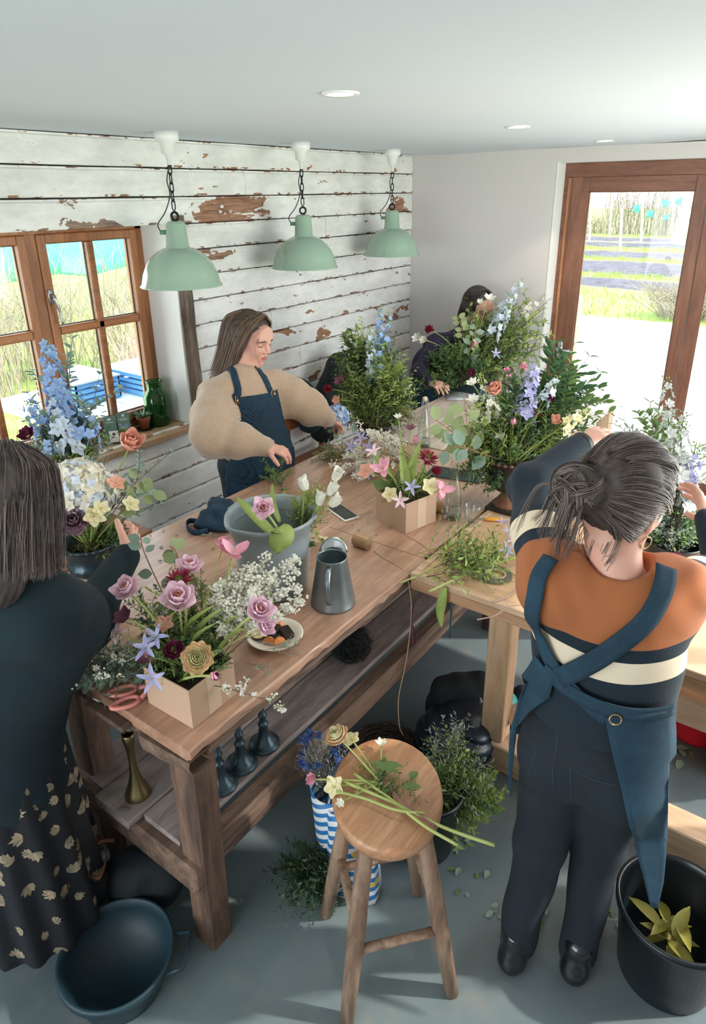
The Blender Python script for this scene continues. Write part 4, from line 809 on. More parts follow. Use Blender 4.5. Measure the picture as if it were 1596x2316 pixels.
# ================================================================ BODIES: smooth-union distance fields turned into one mesh
def A3(v): return np.array(tuple(v), dtype=np.float32)
class SDF:
    def __init__(s): s.it = []
    def cone(s, a, b, ra, rb, k=.02, flat=None, axis=None, op='u', tagv=0):
        s.it.append(('c', A3(a), A3(b), ra, rb, k, flat, None if axis is None else A3(Vector(axis).normalized()), op, tagv)); return s
    def ell(s, c, r, R=None, k=.02, op='u', tagv=0):
        s.it.append(('e', A3(c), A3(r), None if R is None else np.array(R, dtype=np.float32), k, op, tagv)); return s
    def fn(s, f, k=.01, op='u', tagv=0): s.it.append(('f', f, k, op, tagv)); return s
    def __call__(s, P):
        D = None
        for it in s.it:
            if it[0] == 'c':
                _, a, b, ra, rb, k, flat, ax, op, tg = it; ba = b-a; h = np.clip(((P-a)@ba)/max(float(ba@ba), 1e-9), 0, 1); v = P-a-h[:, None]*ba
                if flat is not None:
                    q = v@ax; l = np.sqrt(np.maximum((v*v).sum(1)+q*q*(1/flat**2-1), 1e-12)); r = ra+(rb-ra)*h; d = (l-r)*np.where(l > 1e-6, np.minimum(1, np.sqrt((v*v).sum(1))/l+.25), 1)
                else: d = np.sqrt((v*v).sum(1))-(ra+(rb-ra)*h)
            elif it[0] == 'e':
                _, c, r, R, k, op, tg = it; q = P-c
                if R is not None: q = q@R
                q1 = q/r; l = np.sqrt((q1*q1).sum(1)); l2 = np.sqrt(((q1/r)**2).sum(1)); d = l*(l-1)/(l2+1e-9)
            else:
                _, f, k, op, tg = it; d = f(P)
            if D is None: D = d
            elif op == 'u': h = np.maximum(k-np.abs(D-d), 0)/k; D = np.minimum(D, d)-h*h*k*.25
            elif op == 's': h = np.maximum(k-np.abs(D+d), 0)/k; D = np.maximum(D, -d)+h*h*k*.25
            elif op == 'i': h = np.maximum(k-np.abs(D-d), 0)/k; D = np.maximum(D, d)+h*h*k*.25
            elif op == '+': D = D+d
        return D
def nets(f, lo, hi, h):
    lo = np.array(lo, float); hi = np.array(hi, float); n = np.ceil((hi-lo)/h).astype(int)+1
    # coarse-to-fine: only evaluate fine cells near the surface
    c = 4; nc = (n+c-1)//c+1; gx = [lo[i]+h*c*np.arange(nc[i]) for i in range(3)]
    G = np.stack(np.meshgrid(*gx, indexing='ij'), -1).reshape(-1, 3).astype(np.float32); Vc = f(G).reshape(nc)
    near = np.abs(Vc) < h*c*2.2; nn = nc*c
    val = np.repeat(np.repeat(np.repeat(Vc, c, 0), c, 1), c, 2).astype(np.float32); msk = np.repeat(np.repeat(np.repeat(near, c, 0), c, 1), c, 2)
    idx = np.argwhere(msk)
    P = (lo+idx*h).astype(np.float32); out = np.empty(len(P), np.float32)
    for i in range(0, len(P), 400000): out[i:i+400000] = f(P[i:i+400000])
    val[msk] = out; sg = val < 0; a = val.shape
    S = sg.astype(np.int8); tot = np.zeros(tuple(x-1 for x in a), np.int8)
    for dx in (0, 1):
        for dy in (0, 1):
            for dz in (0, 1): tot += S[dx:a[0]-1+dx, dy:a[1]-1+dy, dz:a[2]-1+dz]
    act = (tot > 0) & (tot < 8); cells = np.argwhere(act); ids = -np.ones(act.shape, np.int64); ids[act] = np.arange(len(cells))
    acc = np.zeros((len(cells), 3)); cnt = np.zeros(len(cells))
    cn = [(x, y, z) for x in (0, 1) for y in (0, 1) for z in (0, 1)]
    for A in cn:
        for ax in range(3):
            if A[ax]: continue
            B = list(A); B[ax] = 1
            va = val[cells[:, 0]+A[0], cells[:, 1]+A[1], cells[:, 2]+A[2]]; vb = val[cells[:, 0]+B[0], cells[:, 1]+B[1], cells[:, 2]+B[2]]
            m_ = (va < 0) != (vb < 0); t = np.where(m_, va/(va-vb+1e-12), 0); p = np.array(A, float)[None]+0*acc; p[:, ax] = t; acc[m_] += p[m_]; cnt[m_] += 1
    V = lo+(cells+acc/cnt[:, None])*h; F = []
    for ax in range(3):
        b1, b2 = (ax+1) % 3, (ax+2) % 3; sl = [slice(1, -1)]*3; s0 = [slice(1, a[i]-1) for i in range(3)]; s1 = list(s0); s0[ax] = slice(0, a[ax]-1); s1[ax] = slice(1, a[ax])
        e0, e1 = sg[tuple(s0)], sg[tuple(s1)]; w = np.argwhere(e0 != e1)
        if not len(w): continue
        st = e0[tuple(w.T)]; o = w.copy(); o[:, b1] += 1; o[:, b2] += 1
        def cid(d1, d2): q = o.copy(); q[:, b1] -= d1; q[:, b2] -= d2; return ids[q[:, 0], q[:, 1], q[:, 2]]
        Q = np.stack([cid(1, 1), cid(0, 1), cid(0, 0), cid(1, 0)], 1); Q[~st] = Q[~st][:, ::-1]; F.append(Q[(Q >= 0).all(1)])
    return V, np.concatenate(F)
def relax(V, F, it=1, lam=.5):
    for _ in range(it):
        S = np.zeros_like(V); c = np.zeros(len(V))
        for i in range(4):
            a, b = F[:, i], F[:, (i+1) % 4]; np.add.at(S, a, V[b]); np.add.at(c, a, 1); np.add.at(S, b, V[a]); np.add.at(c, b, 1)
        V = V+lam*(S/np.maximum(c, 1)[:, None]-V)
    return V
def sdfmesh(name, f, lo, hi, h, mats, parent, relaxn=1, colors=None, extra=None, attr=None):
    V, F = nets(f, lo, hi, h); V = relax(V, F, relaxn)
    if extra is not None: V = extra(V)
    me = bpy.data.meshes.new(name); off = np.array(tuple(parent.location+(parent.parent.location if parent.parent else Vector((0, 0, 0)))), float) if parent is not None else np.zeros(3)
    me.from_pydata((V-off).tolist(), [], F.tolist())
    for m_ in (mats if isinstance(mats, (list, tuple)) else [mats]): me.materials.append(m_)
    if colors is not None:
        C = V[F].mean(1); me.polygons.foreach_set('material_index', colors(C).astype(np.int32))
    if attr is not None:
        for k_, fn_ in attr.items():
            at = me.attributes.new(k_, 'FLOAT', 'POINT'); at.data.foreach_set('value', fn_(V).astype(np.float32))
    me.polygons.foreach_set('use_smooth', [True]*len(F)); me.update()
    o = bpy.data.objects.new(name, me); COL.objects.link(o)
    if parent is not None: o.parent = parent
    return o, V, F
def march(f, o, d, t0=.3, t1=6.0):
    o = np.array(tuple(o), np.float32); d = np.array(tuple(Vector(d).normalized()), np.float32); t = t0
    for _ in range(160):
        v = float(f((o+d*t)[None])[0])
        if v < .0008: return Vector((o+d*t).tolist())
        t += max(v*.7, .001)
        if t > t1: return None
    return None
def grad(f, p, e=.004):
    P = np.array([tuple(p)]*6, np.float32)
    for i in range(3): P[2*i, i] += e; P[2*i+1, i] -= e
    v = f(P); return Vector(((v[0]-v[1]), (v[2]-v[3]), (v[4]-v[5]))).normalized()
def project_to(f, p, off=.0):
    p = Vector(p)
    for _ in range(8): p = p-grad(f, p)*(float(f(np.array([tuple(p)], np.float32))[0])-off)
    return p
def ribbon(f, pix, w, off=.004, thick=.0025, n=6, t0=.3):
    # strap lying on a body: surface points seen at the given photo positions, joined into a band of real thickness
    P = [march(f, CAM, ray(*q), t0) for q in pix]; P = [p for p in P if p is not None]
    C = cat(P, n); C = [project_to(f, c_, off) for c_ in C]; G = []
    for i, c_ in enumerate(C):
        tg_ = (C[min(i+1, len(C)-1)]-C[max(i-1, 0)]).normalized(); nn = grad(f, c_); s_ = tg_.cross(nn).normalized(); row = []
        for q in (-1, -.5, 0, .5, 1): row.append(project_to(f, c_+s_*w*q/2, off))
        G.append(row)
    return G
def knead(P, f1=9, f2=13, f3=7, ph=0):   # cheap wrinkle field
    return np.sin(P[:, 0]*f1+P[:, 2]*f2+ph+2*np.sin(P[:, 1]*f3))*.5+np.sin(P[:, 1]*f2*1.3-P[:, 2]*f1*1.1+ph*2+1.5*np.sin(P[:, 0]*f3*1.4))*.5
# ---------------------------------------------------------------- head
def head_sdf(neck=None):
    h = SDF()
    h.ell((0, -.012, .032), (.073, .092, .085)); h.ell((0, .026, -.018), (.060, .068, .084), k=.03)
    for s in (-1, 1):
        h.cone((s*.050, .000, -.048), (s*.016, .060, -.092), .018, .014, k=.03)
        h.ell((s*.036, .060, -.030), (.024, .022, .026), k=.03)
        h.cone((s*.040, .074, .022), (s*.012, .088, .016), .010, .009, k=.022)
    h.ell((0, .068, -.090), (.020, .018, .016), k=.02); h.ell((0, .080, .045), (.045, .012, .032), k=.03)
    for s in (-1, 1): h.ell((s*.031, .096, .000), (.017, .014, .012), k=.016, op='s')
    for s in (-1, 1): h.ell((s*.031, .0765, -.001), (.0150, .0125, .0125), k=.004)
    h.cone((0, .088, .012), (0, .111, -.028), .0075, .0085, k=.012)
    for s in (-1, 1): h.ell((s*.0095, .098, -.034), (.0075, .009, .0065), k=.008)
    for s in (-1, 1): h.ell((s*.0055, .103, -.0395), (.003, .004, .003), k=.003, op='s')
    h.ell((0, .0825, -.062), (.024, .013, .016), k=.014)
    h.ell((0, .0905, -.0565), (.0215, .0065, .0046), k=.004); h.ell((0, .0895, -.0662), (.0185, .0072, .0054), k=.004)
    h.cone((-.021, .091, -.0608), (.021, .091, -.0608), .0012, .0012, k=.003, op='s')
    h.cone((-.008, .097, -.0612), (.008, .097, -.0612), .0014, .0014, k=.003, op='s')
    for s in (-1, 1):
        R = np.array(Matrix.Rotation(s*.35, 3, 'Z') @ Matrix.Rotation(-.18, 3, 'X'))
        h.ell((s*.076, -.008, -.006), (.008, .019, .031), R=R, k=.006); h.ell((s*.084, -.004, -.002), (.006, .011, .018), R=R, k=.006, op='s')
        h.ell((s*.074, -.001, -.033), (.006, .009, .010), k=.006)
    if neck is not None:
        h.cone((0, -.025, -.045), tuple(neck), .050, .056, k=.04, flat=1.0, axis=(0, 1, 0))
    return h
def skin(name, col, blush):
    n = NT(name); v = n.coords('Object'); f = n.noise(v, 14, 3); b = n.mix(n.ramp(f, [(.3, (0, 0, 0)), (.8, (1, 1, 1))]), srgb(col), srgb(blush)); n.link(b, n.b.inputs['Base Color'])
    n.b.inputs['Roughness'].default_value = .5; n.b.inputs['Subsurface Weight'].default_value = .15; n.b.inputs['Subsurface Radius'].default_value = (.012, .005, .003); n.b.inputs['Subsurface Scale'].default_value = .5; return n.m
M_SKIN = skin('fair_skin', '#d9ab97', '#cf9482'); M_LIP = mat('lips', '#b56a62', .45, var=.05); M_BROW = mat('dark_brow', '#3b2a24', .8)
def hair_mat(name, c1, c2):
    n = NT(name); g = n.new('ShaderNodeNewGeometry'); n.link(n.ramp(g.outputs['Random Per Island'], [(.2, srgb(c1)), (.9, srgb(c2))]), n.b.inputs['Base Color'])
    n.b.inputs['Roughness'].default_value = .42; n.b.inputs['Specular IOR Level'].default_value = .6; return n.m
def make_head(person, M_, neck_local, hairf, name_skin=M_SKIN, h=.0034, look='down', hands=None):
    hs = head_sdf(neck_local); lo = np.array([-.1, -.125, -.13]); hi = np.array([.1, .13, .13]); nl = np.array(neck_local); lo = np.minimum(lo, nl-.065); hi = np.maximum(hi, nl+.065)
    V, F = nets(hs, lo, hi, h); V = relax(V, F, 1, .4); C = V[F].mean(1)
    lip = (np.abs(C[:, 0]) < .021) & (C[:, 1] > .084-.15*np.abs(C[:, 0])) & (C[:, 2] < -.0525-.10*np.abs(C[:, 0])) & (C[:, 2] > -.072+.25*np.abs(C[:, 0]))
    return xf(V, M_), F, lip.astype(int)
def face_bits(person, M_, iris='#4c3b2c', lid=.45):
    b = MB(); e = MB(); ey = MB(); ir = MB(); hs_ = head_sdf(None); pj = lambda P, o=.001: np.array([tuple(project_to(hs_, q, o)) for q in P])
    for s in (-1, 1):
        P = [(s*(.014+.034*t), .0925-.022*t*t+.0065, .0195+.005*math.sin(t*2.4)-.004*t) for t in np.linspace(0, 1, 8)]
        b.tube(xf(pj(P), M_), [.0014, .0021, .0024, .0024, .0022, .0018, .0014, .0008], 6)
        ec = np.array((s*.031, .0765, -.001))
        P = [ec+np.array((.0160*math.sin(a), .0132*math.cos(a)+.0012, -.0035-.003*math.cos(a*1.1))) for a in np.linspace(-1.15, 1.15, 10)]
        e.tube(xf(pj(P, .0006), M_), [.0008]+[.0016]*8+[.0008], 5)
        P = [ec+np.array((.0152*math.sin(a), .0126*math.cos(a)+.0004, -.0060-.002*math.cos(a*1.1))) for a in np.linspace(-1.0, 1.0, 10)]
        ey.tube(xf(np.array(P), M_), [.0005]+[.0012]*8+[.0005], 5)
        P = [ec+np.array((.0152*math.sin(a), .0126*math.cos(a)+.0007, -.0052-.002*math.cos(a*1.1))) for a in np.linspace(-.30, .30, 5)]
        ir.tube(xf(np.array(P), M_), .0016, 6)
    b.build('eyebrows', M_BROW, person, smooth=True); e.build('eyelashes', mat('lash_dark', '#1c1512', .6), person, smooth=True)
    o = ey.build('eye_whites', mat('eye_white', '#d9cfc8', .3), person, smooth=True); ir.build('irises', mat('iris_brown', iris, .2), person, smooth=True)
def strands(guides, n, r=.0011, seg=10, jit=.006, tip=.3, taper=True, rnd=random):
    # guides: list of polylines (same parametrisation) ; strands interpolate between neighbours
    mb = MB(); Gs = [np.array([tuple(q) for q in cat(g, 4)]) for g in guides]; L = min(len(g) for g in Gs); 
    Gs = [g[np.linspace(0, len(g)-1, seg).astype(int)] for g in Gs]; allV = []; F = []; k = 0
    for _ in range(n):
        i = rnd.randrange(len(Gs)-1) if len(Gs) > 1 else 0; t = rnd.random(); g = Gs[i]*(1-t)+Gs[min(i+1, len(Gs)-1)]*t
        off = np.array([rnd.gauss(0, jit), rnd.gauss(0, jit), rnd.gauss(0, jit*.7)]); wave = rnd.gauss(0, jit*.5); ph = rnd.random()*6
        u = np.linspace(0, 1, seg)[:, None]; P = g+off*(.5+.5*u)+wave*np.sin(u*5+ph)*np.array([1, .6, .2]); e = max(4, int(seg*(1-tip*rnd.random()**2))); P = P[:e]
        T = np.gradient(P, axis=0); T /= np.linalg.norm(T, axis=1)[:, None]+1e-9; N = np.cross(T, np.array([.3, .5, .8])); N /= np.linalg.norm(N, axis=1)[:, None]+1e-9; B = np.cross(T, N)
        rr = r*rnd.uniform(.6, 1.3)*(1-np.linspace(0, 1, len(P))**3*.8)[:, None]
        V = np.concatenate([P+N*rr, P-N*rr*.5+B*rr*.87, P-N*rr*.5-B*rr*.87], 0); m_ = len(P)
        for a in range(3):
            b = (a+1) % 3
            for q in range(m_-1): F.append((k+a*m_+q, k+a*m_+q+1, k+b*m_+q+1, k+b*m_+q))
        allV.append(V); k += len(V)
    mb.add(np.concatenate(allV), F); return mb
# ---------------------------------------------------------------- hands
def hand_sdf(wrist, dirv, palm_n, curl=(.5,)*5, spread=.16, side=1, size=1.0, thumb=.6):
    """five separate fingers; dirv towards the knuckles, palm_n = direction the palm faces, side=+1 puts the thumb on +cross(dirv,palm_n)"""
    d = Vector(dirv).normalized(); n = Vector(palm_n); n = (n-d*n.dot(d)).normalized(); s = d.cross(n).normalized()*side; W_ = Vector(wrist); z = size
    S = SDF(); S.cone(W_-d*.03*z, W_+d*.012*z, .023*z, .022*z, k=.015, flat=.75, axis=n)
    S.cone(W_+d*.02*z+s*.012*z, W_+d*.075*z+s*.020*z, .018*z, .014*z, k=.018, flat=.75, axis=n); S.cone(W_+d*.02*z-s*.010*z, W_+d*.070*z-s*.018*z, .017*z, .012*z, k=.018, flat=.75, axis=n); S.cone(W_+d*.02*z, W_+d*.076*z, .017*z, .013*z, k=.018, flat=.75, axis=n)
    nails = []
    for i, (o_, L, r) in enumerate(((.030, .068, .0083), (.010, .077, .0086), (-.010, .071, .0080), (-.029, .055, .0070))):
        b = W_+d*(.080-.012*abs(i-1.2)*.5)*z+s*o_*.92*z; fd = (d+s*spread*(1.2-i)*.6).normalized(); c = curl[i+1]; p = b; a = 0; k = .006
        for j, (f_, cc) in enumerate(((.46, .55), (.30, .95), (.24, .65))):
            a += c*cc; dd = fd*math.cos(a)+n*math.sin(a); q = p+dd*L*f_*z; S.cone(p, q, r*(1-.08*j)*z, r*(1-.08*(j+1))*z, k=.004 if j else .008); p = q
        nails.append((p-dd*.004*z, dd, (fd*math.sin(a)*1-n*math.cos(a)), r*.8*z))
    b = W_+d*.022*z+s*.020*z; td = (d*.62+s*.75+n*.25).normalized(); c = curl[0]; q = b+td*.038*z; S.cone(b, q, .015*z, .0108*z, k=.014)
    td2 = (td*(1-thumb*.5)+d*.5+n*c*.7).normalized(); q2 = q+td2*.030*z; S.cone(q, q2, .0105*z, .0098*z, k=.005); td3 = (td2+n*c*.35+d*.25).normalized(); q3 = q2+td3*.024*z; S.cone(q2, q3, .0098*z, .0082*z, k=.004)
    pts = [q3, p, W_-d*.05*z, W_+d*.16*z]; return S, q3
def hand_mesh(S, wrist, size=1.0, h=.0026):
    w = np.array(tuple(wrist)); V, F = nets(S, w-.19*size, w+.19*size, h); return relax(V, F, 1, .4), F
def join_body(person, pieces, mats):
    V = []; F = []; mi = []; k = 0
    for v, f, m_ in pieces: V.append(v); F.append(f+k); mi.append(m_ if not np.isscalar(m_) else np.full(len(f), m_)); k += len(v)
    V = np.concatenate(V); F = np.concatenate(F); off = np.array(tuple(person.location)); me = bpy.data.meshes.new('body'); me.from_pydata((V-off).tolist(), [], F.tolist())
    for m_ in mats: me.materials.append(m_)
    me.polygons.foreach_set('material_index', np.concatenate(mi).astype(np.int32)); me.polygons.foreach_set('use_smooth', [True]*len(F)); me.update()
    o = bpy.data.objects.new('body', me); COL.objects.link(o); o.parent = person; return o
def head_M(c, yaw_dir, tilt=0, roll=0, s=1.0):
    """yaw_dir: horizontal facing; tilt>0 looks down"""
    f = Vector((yaw_dir[0], yaw_dir[1], 0)).normalized(); x = f.cross(Vector((0, 0, 1))); R = Matrix((x, f, Vector((0, 0, 1)))).transposed()
    R = R @ Matrix.Rotation(roll, 3, 'Y') @ Matrix.Rotation(-tilt, 3, 'X'); return TM(c, R, s)
# ================================================================ PEOPLE
def knit(name, c1, c2, sx=160):
    n = NT(name); v = n.coords('Object'); w = n.new('ShaderNodeTexWave'); w.wave_type = 'BANDS'; w.bands_direction = 'DIAGONAL'; w.inputs['Scale'].default_value = sx*.35; w.inputs['Distortion'].default_value = 3; w.inputs['Detail'].default_value = 2; n.link(v, w.inputs[0])
    b = n.noise(v, 260, 3, .7); f = n.math('ADD', n.math('MULTIPLY', w.outputs['Fac'], .25), n.math('MULTIPLY', b, .7))
    n.link(n.ramp(f, [(.25, srgb(c1)), (.8, srgb(c2))]), n.b.inputs['Base Color']); n.b.inputs['Roughness'].default_value = .95; n.b.inputs['Sheen Weight'].default_value = .4; n.bump(f, .6, .003); return n.m
def denim(name, c1, c2, rough=.85):
    n = NT(name); v = n.coords('Object'); a = n.noise(v, 7, 5, .7); b = n.noise(v, 420, 2); c = n.math('ADD', n.math('MULTIPLY', a, .7), n.math('MULTIPLY', b, .35))
    n.link(n.ramp(c, [(.35, srgb(c1)), (.75, srgb(c2))]), n.b.inputs['Base Color']); n.b.inputs['Roughness'].default_value = rough; n.bump(b, .3, .001); return n.m
M_BEIGE = knit('beige_knit', '#957c66', '#cdb49b'); M_DEN = denim('blue_denim', '#0d2635', '#22485c'); M_DEND = denim('dark_denim', '#07202f', '#153b53'); M_JEAN = denim('dark_jeans', '#0b151c', '#172530')
M_NAVY = mat('navy_wool', '#10303f', .9, var=.12, vscale=40, bump=.2, bscale=300); M_TEALK = mat('dark_teal_knit', '#0a2028', .95, var=.15, vscale=20, bump=.4, bscale=250); M_CUFF = mat('grey_cuff', '#a39a90', .9, var=.05, bump=.4, bscale=200)
H_BR = hair_mat('brown_hair', '#30241f', '#a0836c'); H_DK = hair_mat('dark_hair', '#231e1e', '#4c413d'); H_LB = hair_mat('light_brown_hair', '#40362f', '#8f7a68'); H_GR = hair_mat('ash_brown_hair', '#3a3230', '#93827a')
M_HBASE = mat('hair_base', '#403733', .6, var=.45, vscale=40, stretch=(1, 1, .25))
M_BUCK = mat('brass_buckle', '#b89a6c', .35, .9)
def V3(*a): return Vector(a)
# ---------------------------------------------------------------- 1: woman in beige jumper
def beige():
    D = 3.22; N = atd(552, 852, D); per = thing('person', 'woman in a beige knitted jumper and navy denim apron behind the table', 'person', (N.x, N.y, 0))
    f = V3(.93, -.36, 0).normalized(); s = V3(-f.y, f.x, 0)   # s: her left (screen right)
    Rs, Ls = N-s*.155+V3(0, 0, -.075), N+s*.16+V3(0, 0, -.07)
    Re, Rw = atd(482, 985, 3.02), atd(600, 1009, 2.97); Le, Lw = atd(702, 925, 3.36), atd(742, 948, 3.50)
    C = N+f*.02+V3(0, 0, -.17); Wst = N+f*.03+V3(0, 0, -.36); H = N+f*.02; H.z = .86
    def wr(P): return .0065*knead(P, 20, 30, 24)+.0012*np.sin(P[:, 2]*260)
    sw = SDF(); sw.cone(N+V3(0, 0, .012), N+V3(0, 0, -.04), .055, .085, k=.03)
    sw.cone(N-s*.06+V3(0, 0, -.07), N+s*.06+V3(0, 0, -.07), .085, .085, k=.06); sw.ell(C, (.115, .175, .16), R=np.array(Matrix((f, s, V3(0, 0, 1))).transposed()), k=.06)
    sw.ell(Wst, (.115, .155, .17), R=np.array(Matrix((f, s, V3(0, 0, 1))).transposed()), k=.08)
    sw.cone(N-s*.07+V3(0,0,-.05), Rs, .06, .068, k=.05).cone(Rs, Rs.lerp(Re, .5), .072, .092, k=.06).cone(Rs.lerp(Re, .5), Re, .098, .094, k=.05).cone(Re, Re.lerp(Rw, .55), .092, .074, k=.05).cone(Re.lerp(Rw, .55), Rw, .074, .042, k=.03)
    sw.cone(N+s*.07+V3(0,0,-.05), Ls, .06, .066, k=.05).cone(Ls, Ls.lerp(Le, .5), .070, .082, k=.06).cone(Ls.lerp(Le, .5), Le, .088, .082, k=.05).cone(Le, Lw, .080, .045, k=.04)
    torso = SDF(); torso.it = list(sw.it); sw.fn(wr, op='+')
    ax = (Re-Rw).normalized(); ax2 = (Le-Lw).normalized(); E_ = .045
    sw.fn(lambda P: -((P-A3(Rw+ax*-.0))@A3(ax)), k=.004, op='i') if False else None
    pts = [N, Rs, Ls, Re, Rw, Le, Lw, H]; lo = np.min([tuple(p) for p in pts], 0)-.13; hi = np.max([tuple(p) for p in pts], 0)+.13; lo[2] = Wst.z-.19
    jo = sdfmesh('jumper', sw, lo, hi, .0085, M_BEIGE, per)[0]
    for P_, a_ in ((Rw, ax), (Lw, ax2)): MB().lathe([(.030, -.028), (.034, -.03), (.037, .012), (.030, .012)], n=24, M=TM(P_, frame(a_)), cap=False).build('cuff', M_CUFF, jo, smooth=True)
    # legs and lower body
    lg = SDF(); lg.ell(H+V3(0, 0, .02), (.12, .17, .14), R=np.array(Matrix((f, s, V3(0, 0, 1))).transposed()), k=.05)
    for q in (-1, 1): lg.cone(H+s*q*.085, H+s*q*.09+V3(0, 0, -.42)+f*.01, .085, .06, k=.03).cone(H+s*q*.09+V3(0, 0, -.42)+f*.01, H+s*q*.1+V3(0, 0, -.80), .058, .045, k=.02).cone(H+s*q*.1+V3(0, 0, -.82)-f*.04, H+s*q*.1+V3(0, 0, -.83)+f*.12, .035, .03, k=.02)
    sdfmesh('trousers', lg, (H.x-.25, H.y-.25, 0), (H.x+.25, H.y+.25, H.z+.16), .012, M_JEAN, per)
    # apron bib + skirt: a shell offset from the jumper
    R = np.array(Matrix((f, s, V3(0, 0, 1))).transposed(), dtype=np.float32); Nn = A3(N)
    def ap(P):
        q = (P-Nn)@R; base = torso(P) if False else tcore(P); sh = np.abs(base-.010)-.0035
        wd = np.where(q[:, 2] > -.36, .118+np.clip((-.10-q[:, 2])*.22, 0, .1), .19); top = q[:, 2]+.060
        return np.maximum(np.maximum(np.maximum(sh, np.abs(q[:, 1]-.008)-wd), top), -q[:, 0]+.0)
    tc = SDF(); tc.ell(C, (.115, .175, .16), R=R, k=.06); tc.cone(N-s*.06+V3(0, 0, -.07), N+s*.06+V3(0, 0, -.07), .085, .085, k=.06); tc.ell(Wst, (.125, .168, .17), R=R, k=.08); tc.ell(H+V3(0, 0, .0), (.145, .195, .2), R=R, k=.1); tc.cone(H, H+V3(0, 0, -.3), .15, .17, k=.08, flat=.8, axis=f)
    def tcore(P): return tc(P)+.004*knead(P, 16, 11, 19, 2)-.002
    apo = sdfmesh('apron', ap, (N.x-.26, N.y-.28, H.z-.32), (N.x+.30, N.y+.28, N.z-.04), .0055, M_DEND, per)[0]
    # apron straps with buckles
    for q in (-1, 1):
        a = N+s*q*.095+V3(0, 0, -.068)+f*.13; P = [a, N+s*q*.078+f*.11+V3(0, 0, -.03), N+s*q*.066+f*.03+V3(0, 0, .04), N+s*q*.055-f*.05+V3(0, 0, .02)]
        G = []; C2 = [project_to(sw, c_, .004) for c_ in cat(P, 6)]
        for i, c_ in enumerate(C2):
            tg_ = (C2[min(i+1, len(C2)-1)]-C2[max(i-1, 0)]).normalized(); nn = grad(sw, c_); sd = tg_.cross(nn).normalized(); G.append([project_to(sw, c_+sd*w_, .004) for w_ in (-.016, 0, .016)])
        MB().grid(G, thick=.003).build('strap', M_DEND, apo, smooth=True)
        c_ = C2[1]; nn = grad(sw, c_); MB().tube([c_+nn*.006+Vector(frame(nn)@V3(.014*math.cos(u), .018*math.sin(u), 0)) for u in np.linspace(0, 6.283, 13)], .0018, 5, caps=False).build('buckle', M_BUCK, apo, smooth=True)
        MB().lathe([(0, 0), (.009, .001), (.009, .004), (0, .006)], n=12, M=TM(C2[0]+nn*.010, frame(nn)), cap=False).build('button', M_BUCK, apo, smooth=True)
    # head
    hc = atd(566, 766, 3.235); M_ = head_M(hc, (1.0, .10), .22, -.04, 1.05); Mi = M_.inverted(); nl = Mi @ (N+V3(0, 0, -.03))
    v, F, mi = make_head(per, M_, tuple(nl), None, h=.0030); pieces = [(v, F, mi)]
    dR = (Rw-Re).normalized(); S1, tip = hand_sdf(Rw+dR*.005, (dR+V3(0, 0, -.05)), V3(0, 0, -1)-f*.3, curl=(.6, .62, .7, .75, .8), spread=.05, side=-1, size=.94, thumb=.9); v, F = hand_mesh(S1, Rw); pieces.append((v, F, 0))
    dL = (Lw-Le).normalized(); S2, _ = hand_sdf(Lw+dL*.005, dL, V3(0, 0, -1), curl=(.4, .5, .5, .5, .5), side=1); v, F = hand_mesh(S2, Lw, h=.0034); pieces.append((v, F, 0))
    bd = SDF(); bd.cone(N+V3(0, 0, -.02), H, .05, .09, k=.05); bd.cone(Rs, Re, .035, .03, k=.03).cone(Re, Rw, .03, .022, k=.02).cone(Ls, Le, .035, .03, k=.03).cone(Le, Lw, .03, .022, k=.02).cone(Rs, Ls, .04, .04, k=.04)
    v, F = nets(bd, lo+.02, hi-.02, .012); pieces.append((v, F, 0)); join_body(per, pieces, [M_SKIN, M_LIP]); face_bits(per, M_)
    # hair: shoulder-length bob, side parting
    hr = SDF(); hr.ell((0, -.020, .040), (.084, .100, .088)).cone((-.055, -.03, .02), (-.075, -.045, -.14), .042, .036, k=.05).cone((.055, -.03, .02), (.070, -.045, -.13), .042, .030, k=.05).cone((0, -.06, .0), (-.01, -.085, -.15), .062, .045, k=.05)
    hd0 = head_sdf(None)
    def hf(P):
        d = hr(P)+.0022*np.sin(P[:, 0]*330+9*np.sin(P[:, 2]*18)+P[:, 1]*150); face = .030-.0-(P[:, 1]-.30*np.maximum(P[:, 2]-.04, 0)-.25*(0))  # keep y < .03 below the fringe line
        cut = P[:, 1]-(.028+np.clip((P[:, 2]-.030)*1.15, 0, .09)); return np.maximum(d, cut)
    Vh, Fh = nets(hf, (-.15, -.16, -.22), (.15, .13, .15), .0042); Vh = relax(Vh, Fh, 1, .4)
    me = MB().add(xf(Vh, M_), Fh.tolist(), 1); G = []
    part = (-.018, .055, .112)
    for a in np.linspace(-1, 1, 13):
        for sd in (-1, 1):
            pass
    g1 = []
    for a in np.linspace(.05, 1, 9):   # right-hand fall (near the camera side: local +x is screen side)
        g1.append([(-.010, .058-.10*a, .122-.02*a), (.055+.012*a, .060-.085*a, .085), (.083, .045-.085*a, .02), (.088, .020-.075*a, -.06), (.088, .016-.085*a, -.120-.02*a), (.118+.015*a, .02-.09*a, -.165-.02*a), (.145+.02*a, .03-.09*a, -.205-.02*a)])
    g1 += [[(-.012, .05-.13*a, .126-.02*a), (.020, .058-.15*a, .124-.025*a), (.055, .045-.15*a, .100-.02*a), (.084, .02-.12*a, .04), (.094, 0-.1*a, -.05), (.125, -.0-.1*a, -.16), (.150, -.0-.1*a, -.20)] for a in np.linspace(0, 1, 9)]
    g2 = []
    for a in np.linspace(0, 1, 8): g2.append([(-.020, .055-.09*a, .120-.02*a), (-.065, .050-.07*a, .075), (-.086, .030-.08*a, .01), (-.088, .01-.075*a, -.07), (-.095, -.01-.07*a, -.20)])
    g3 = []
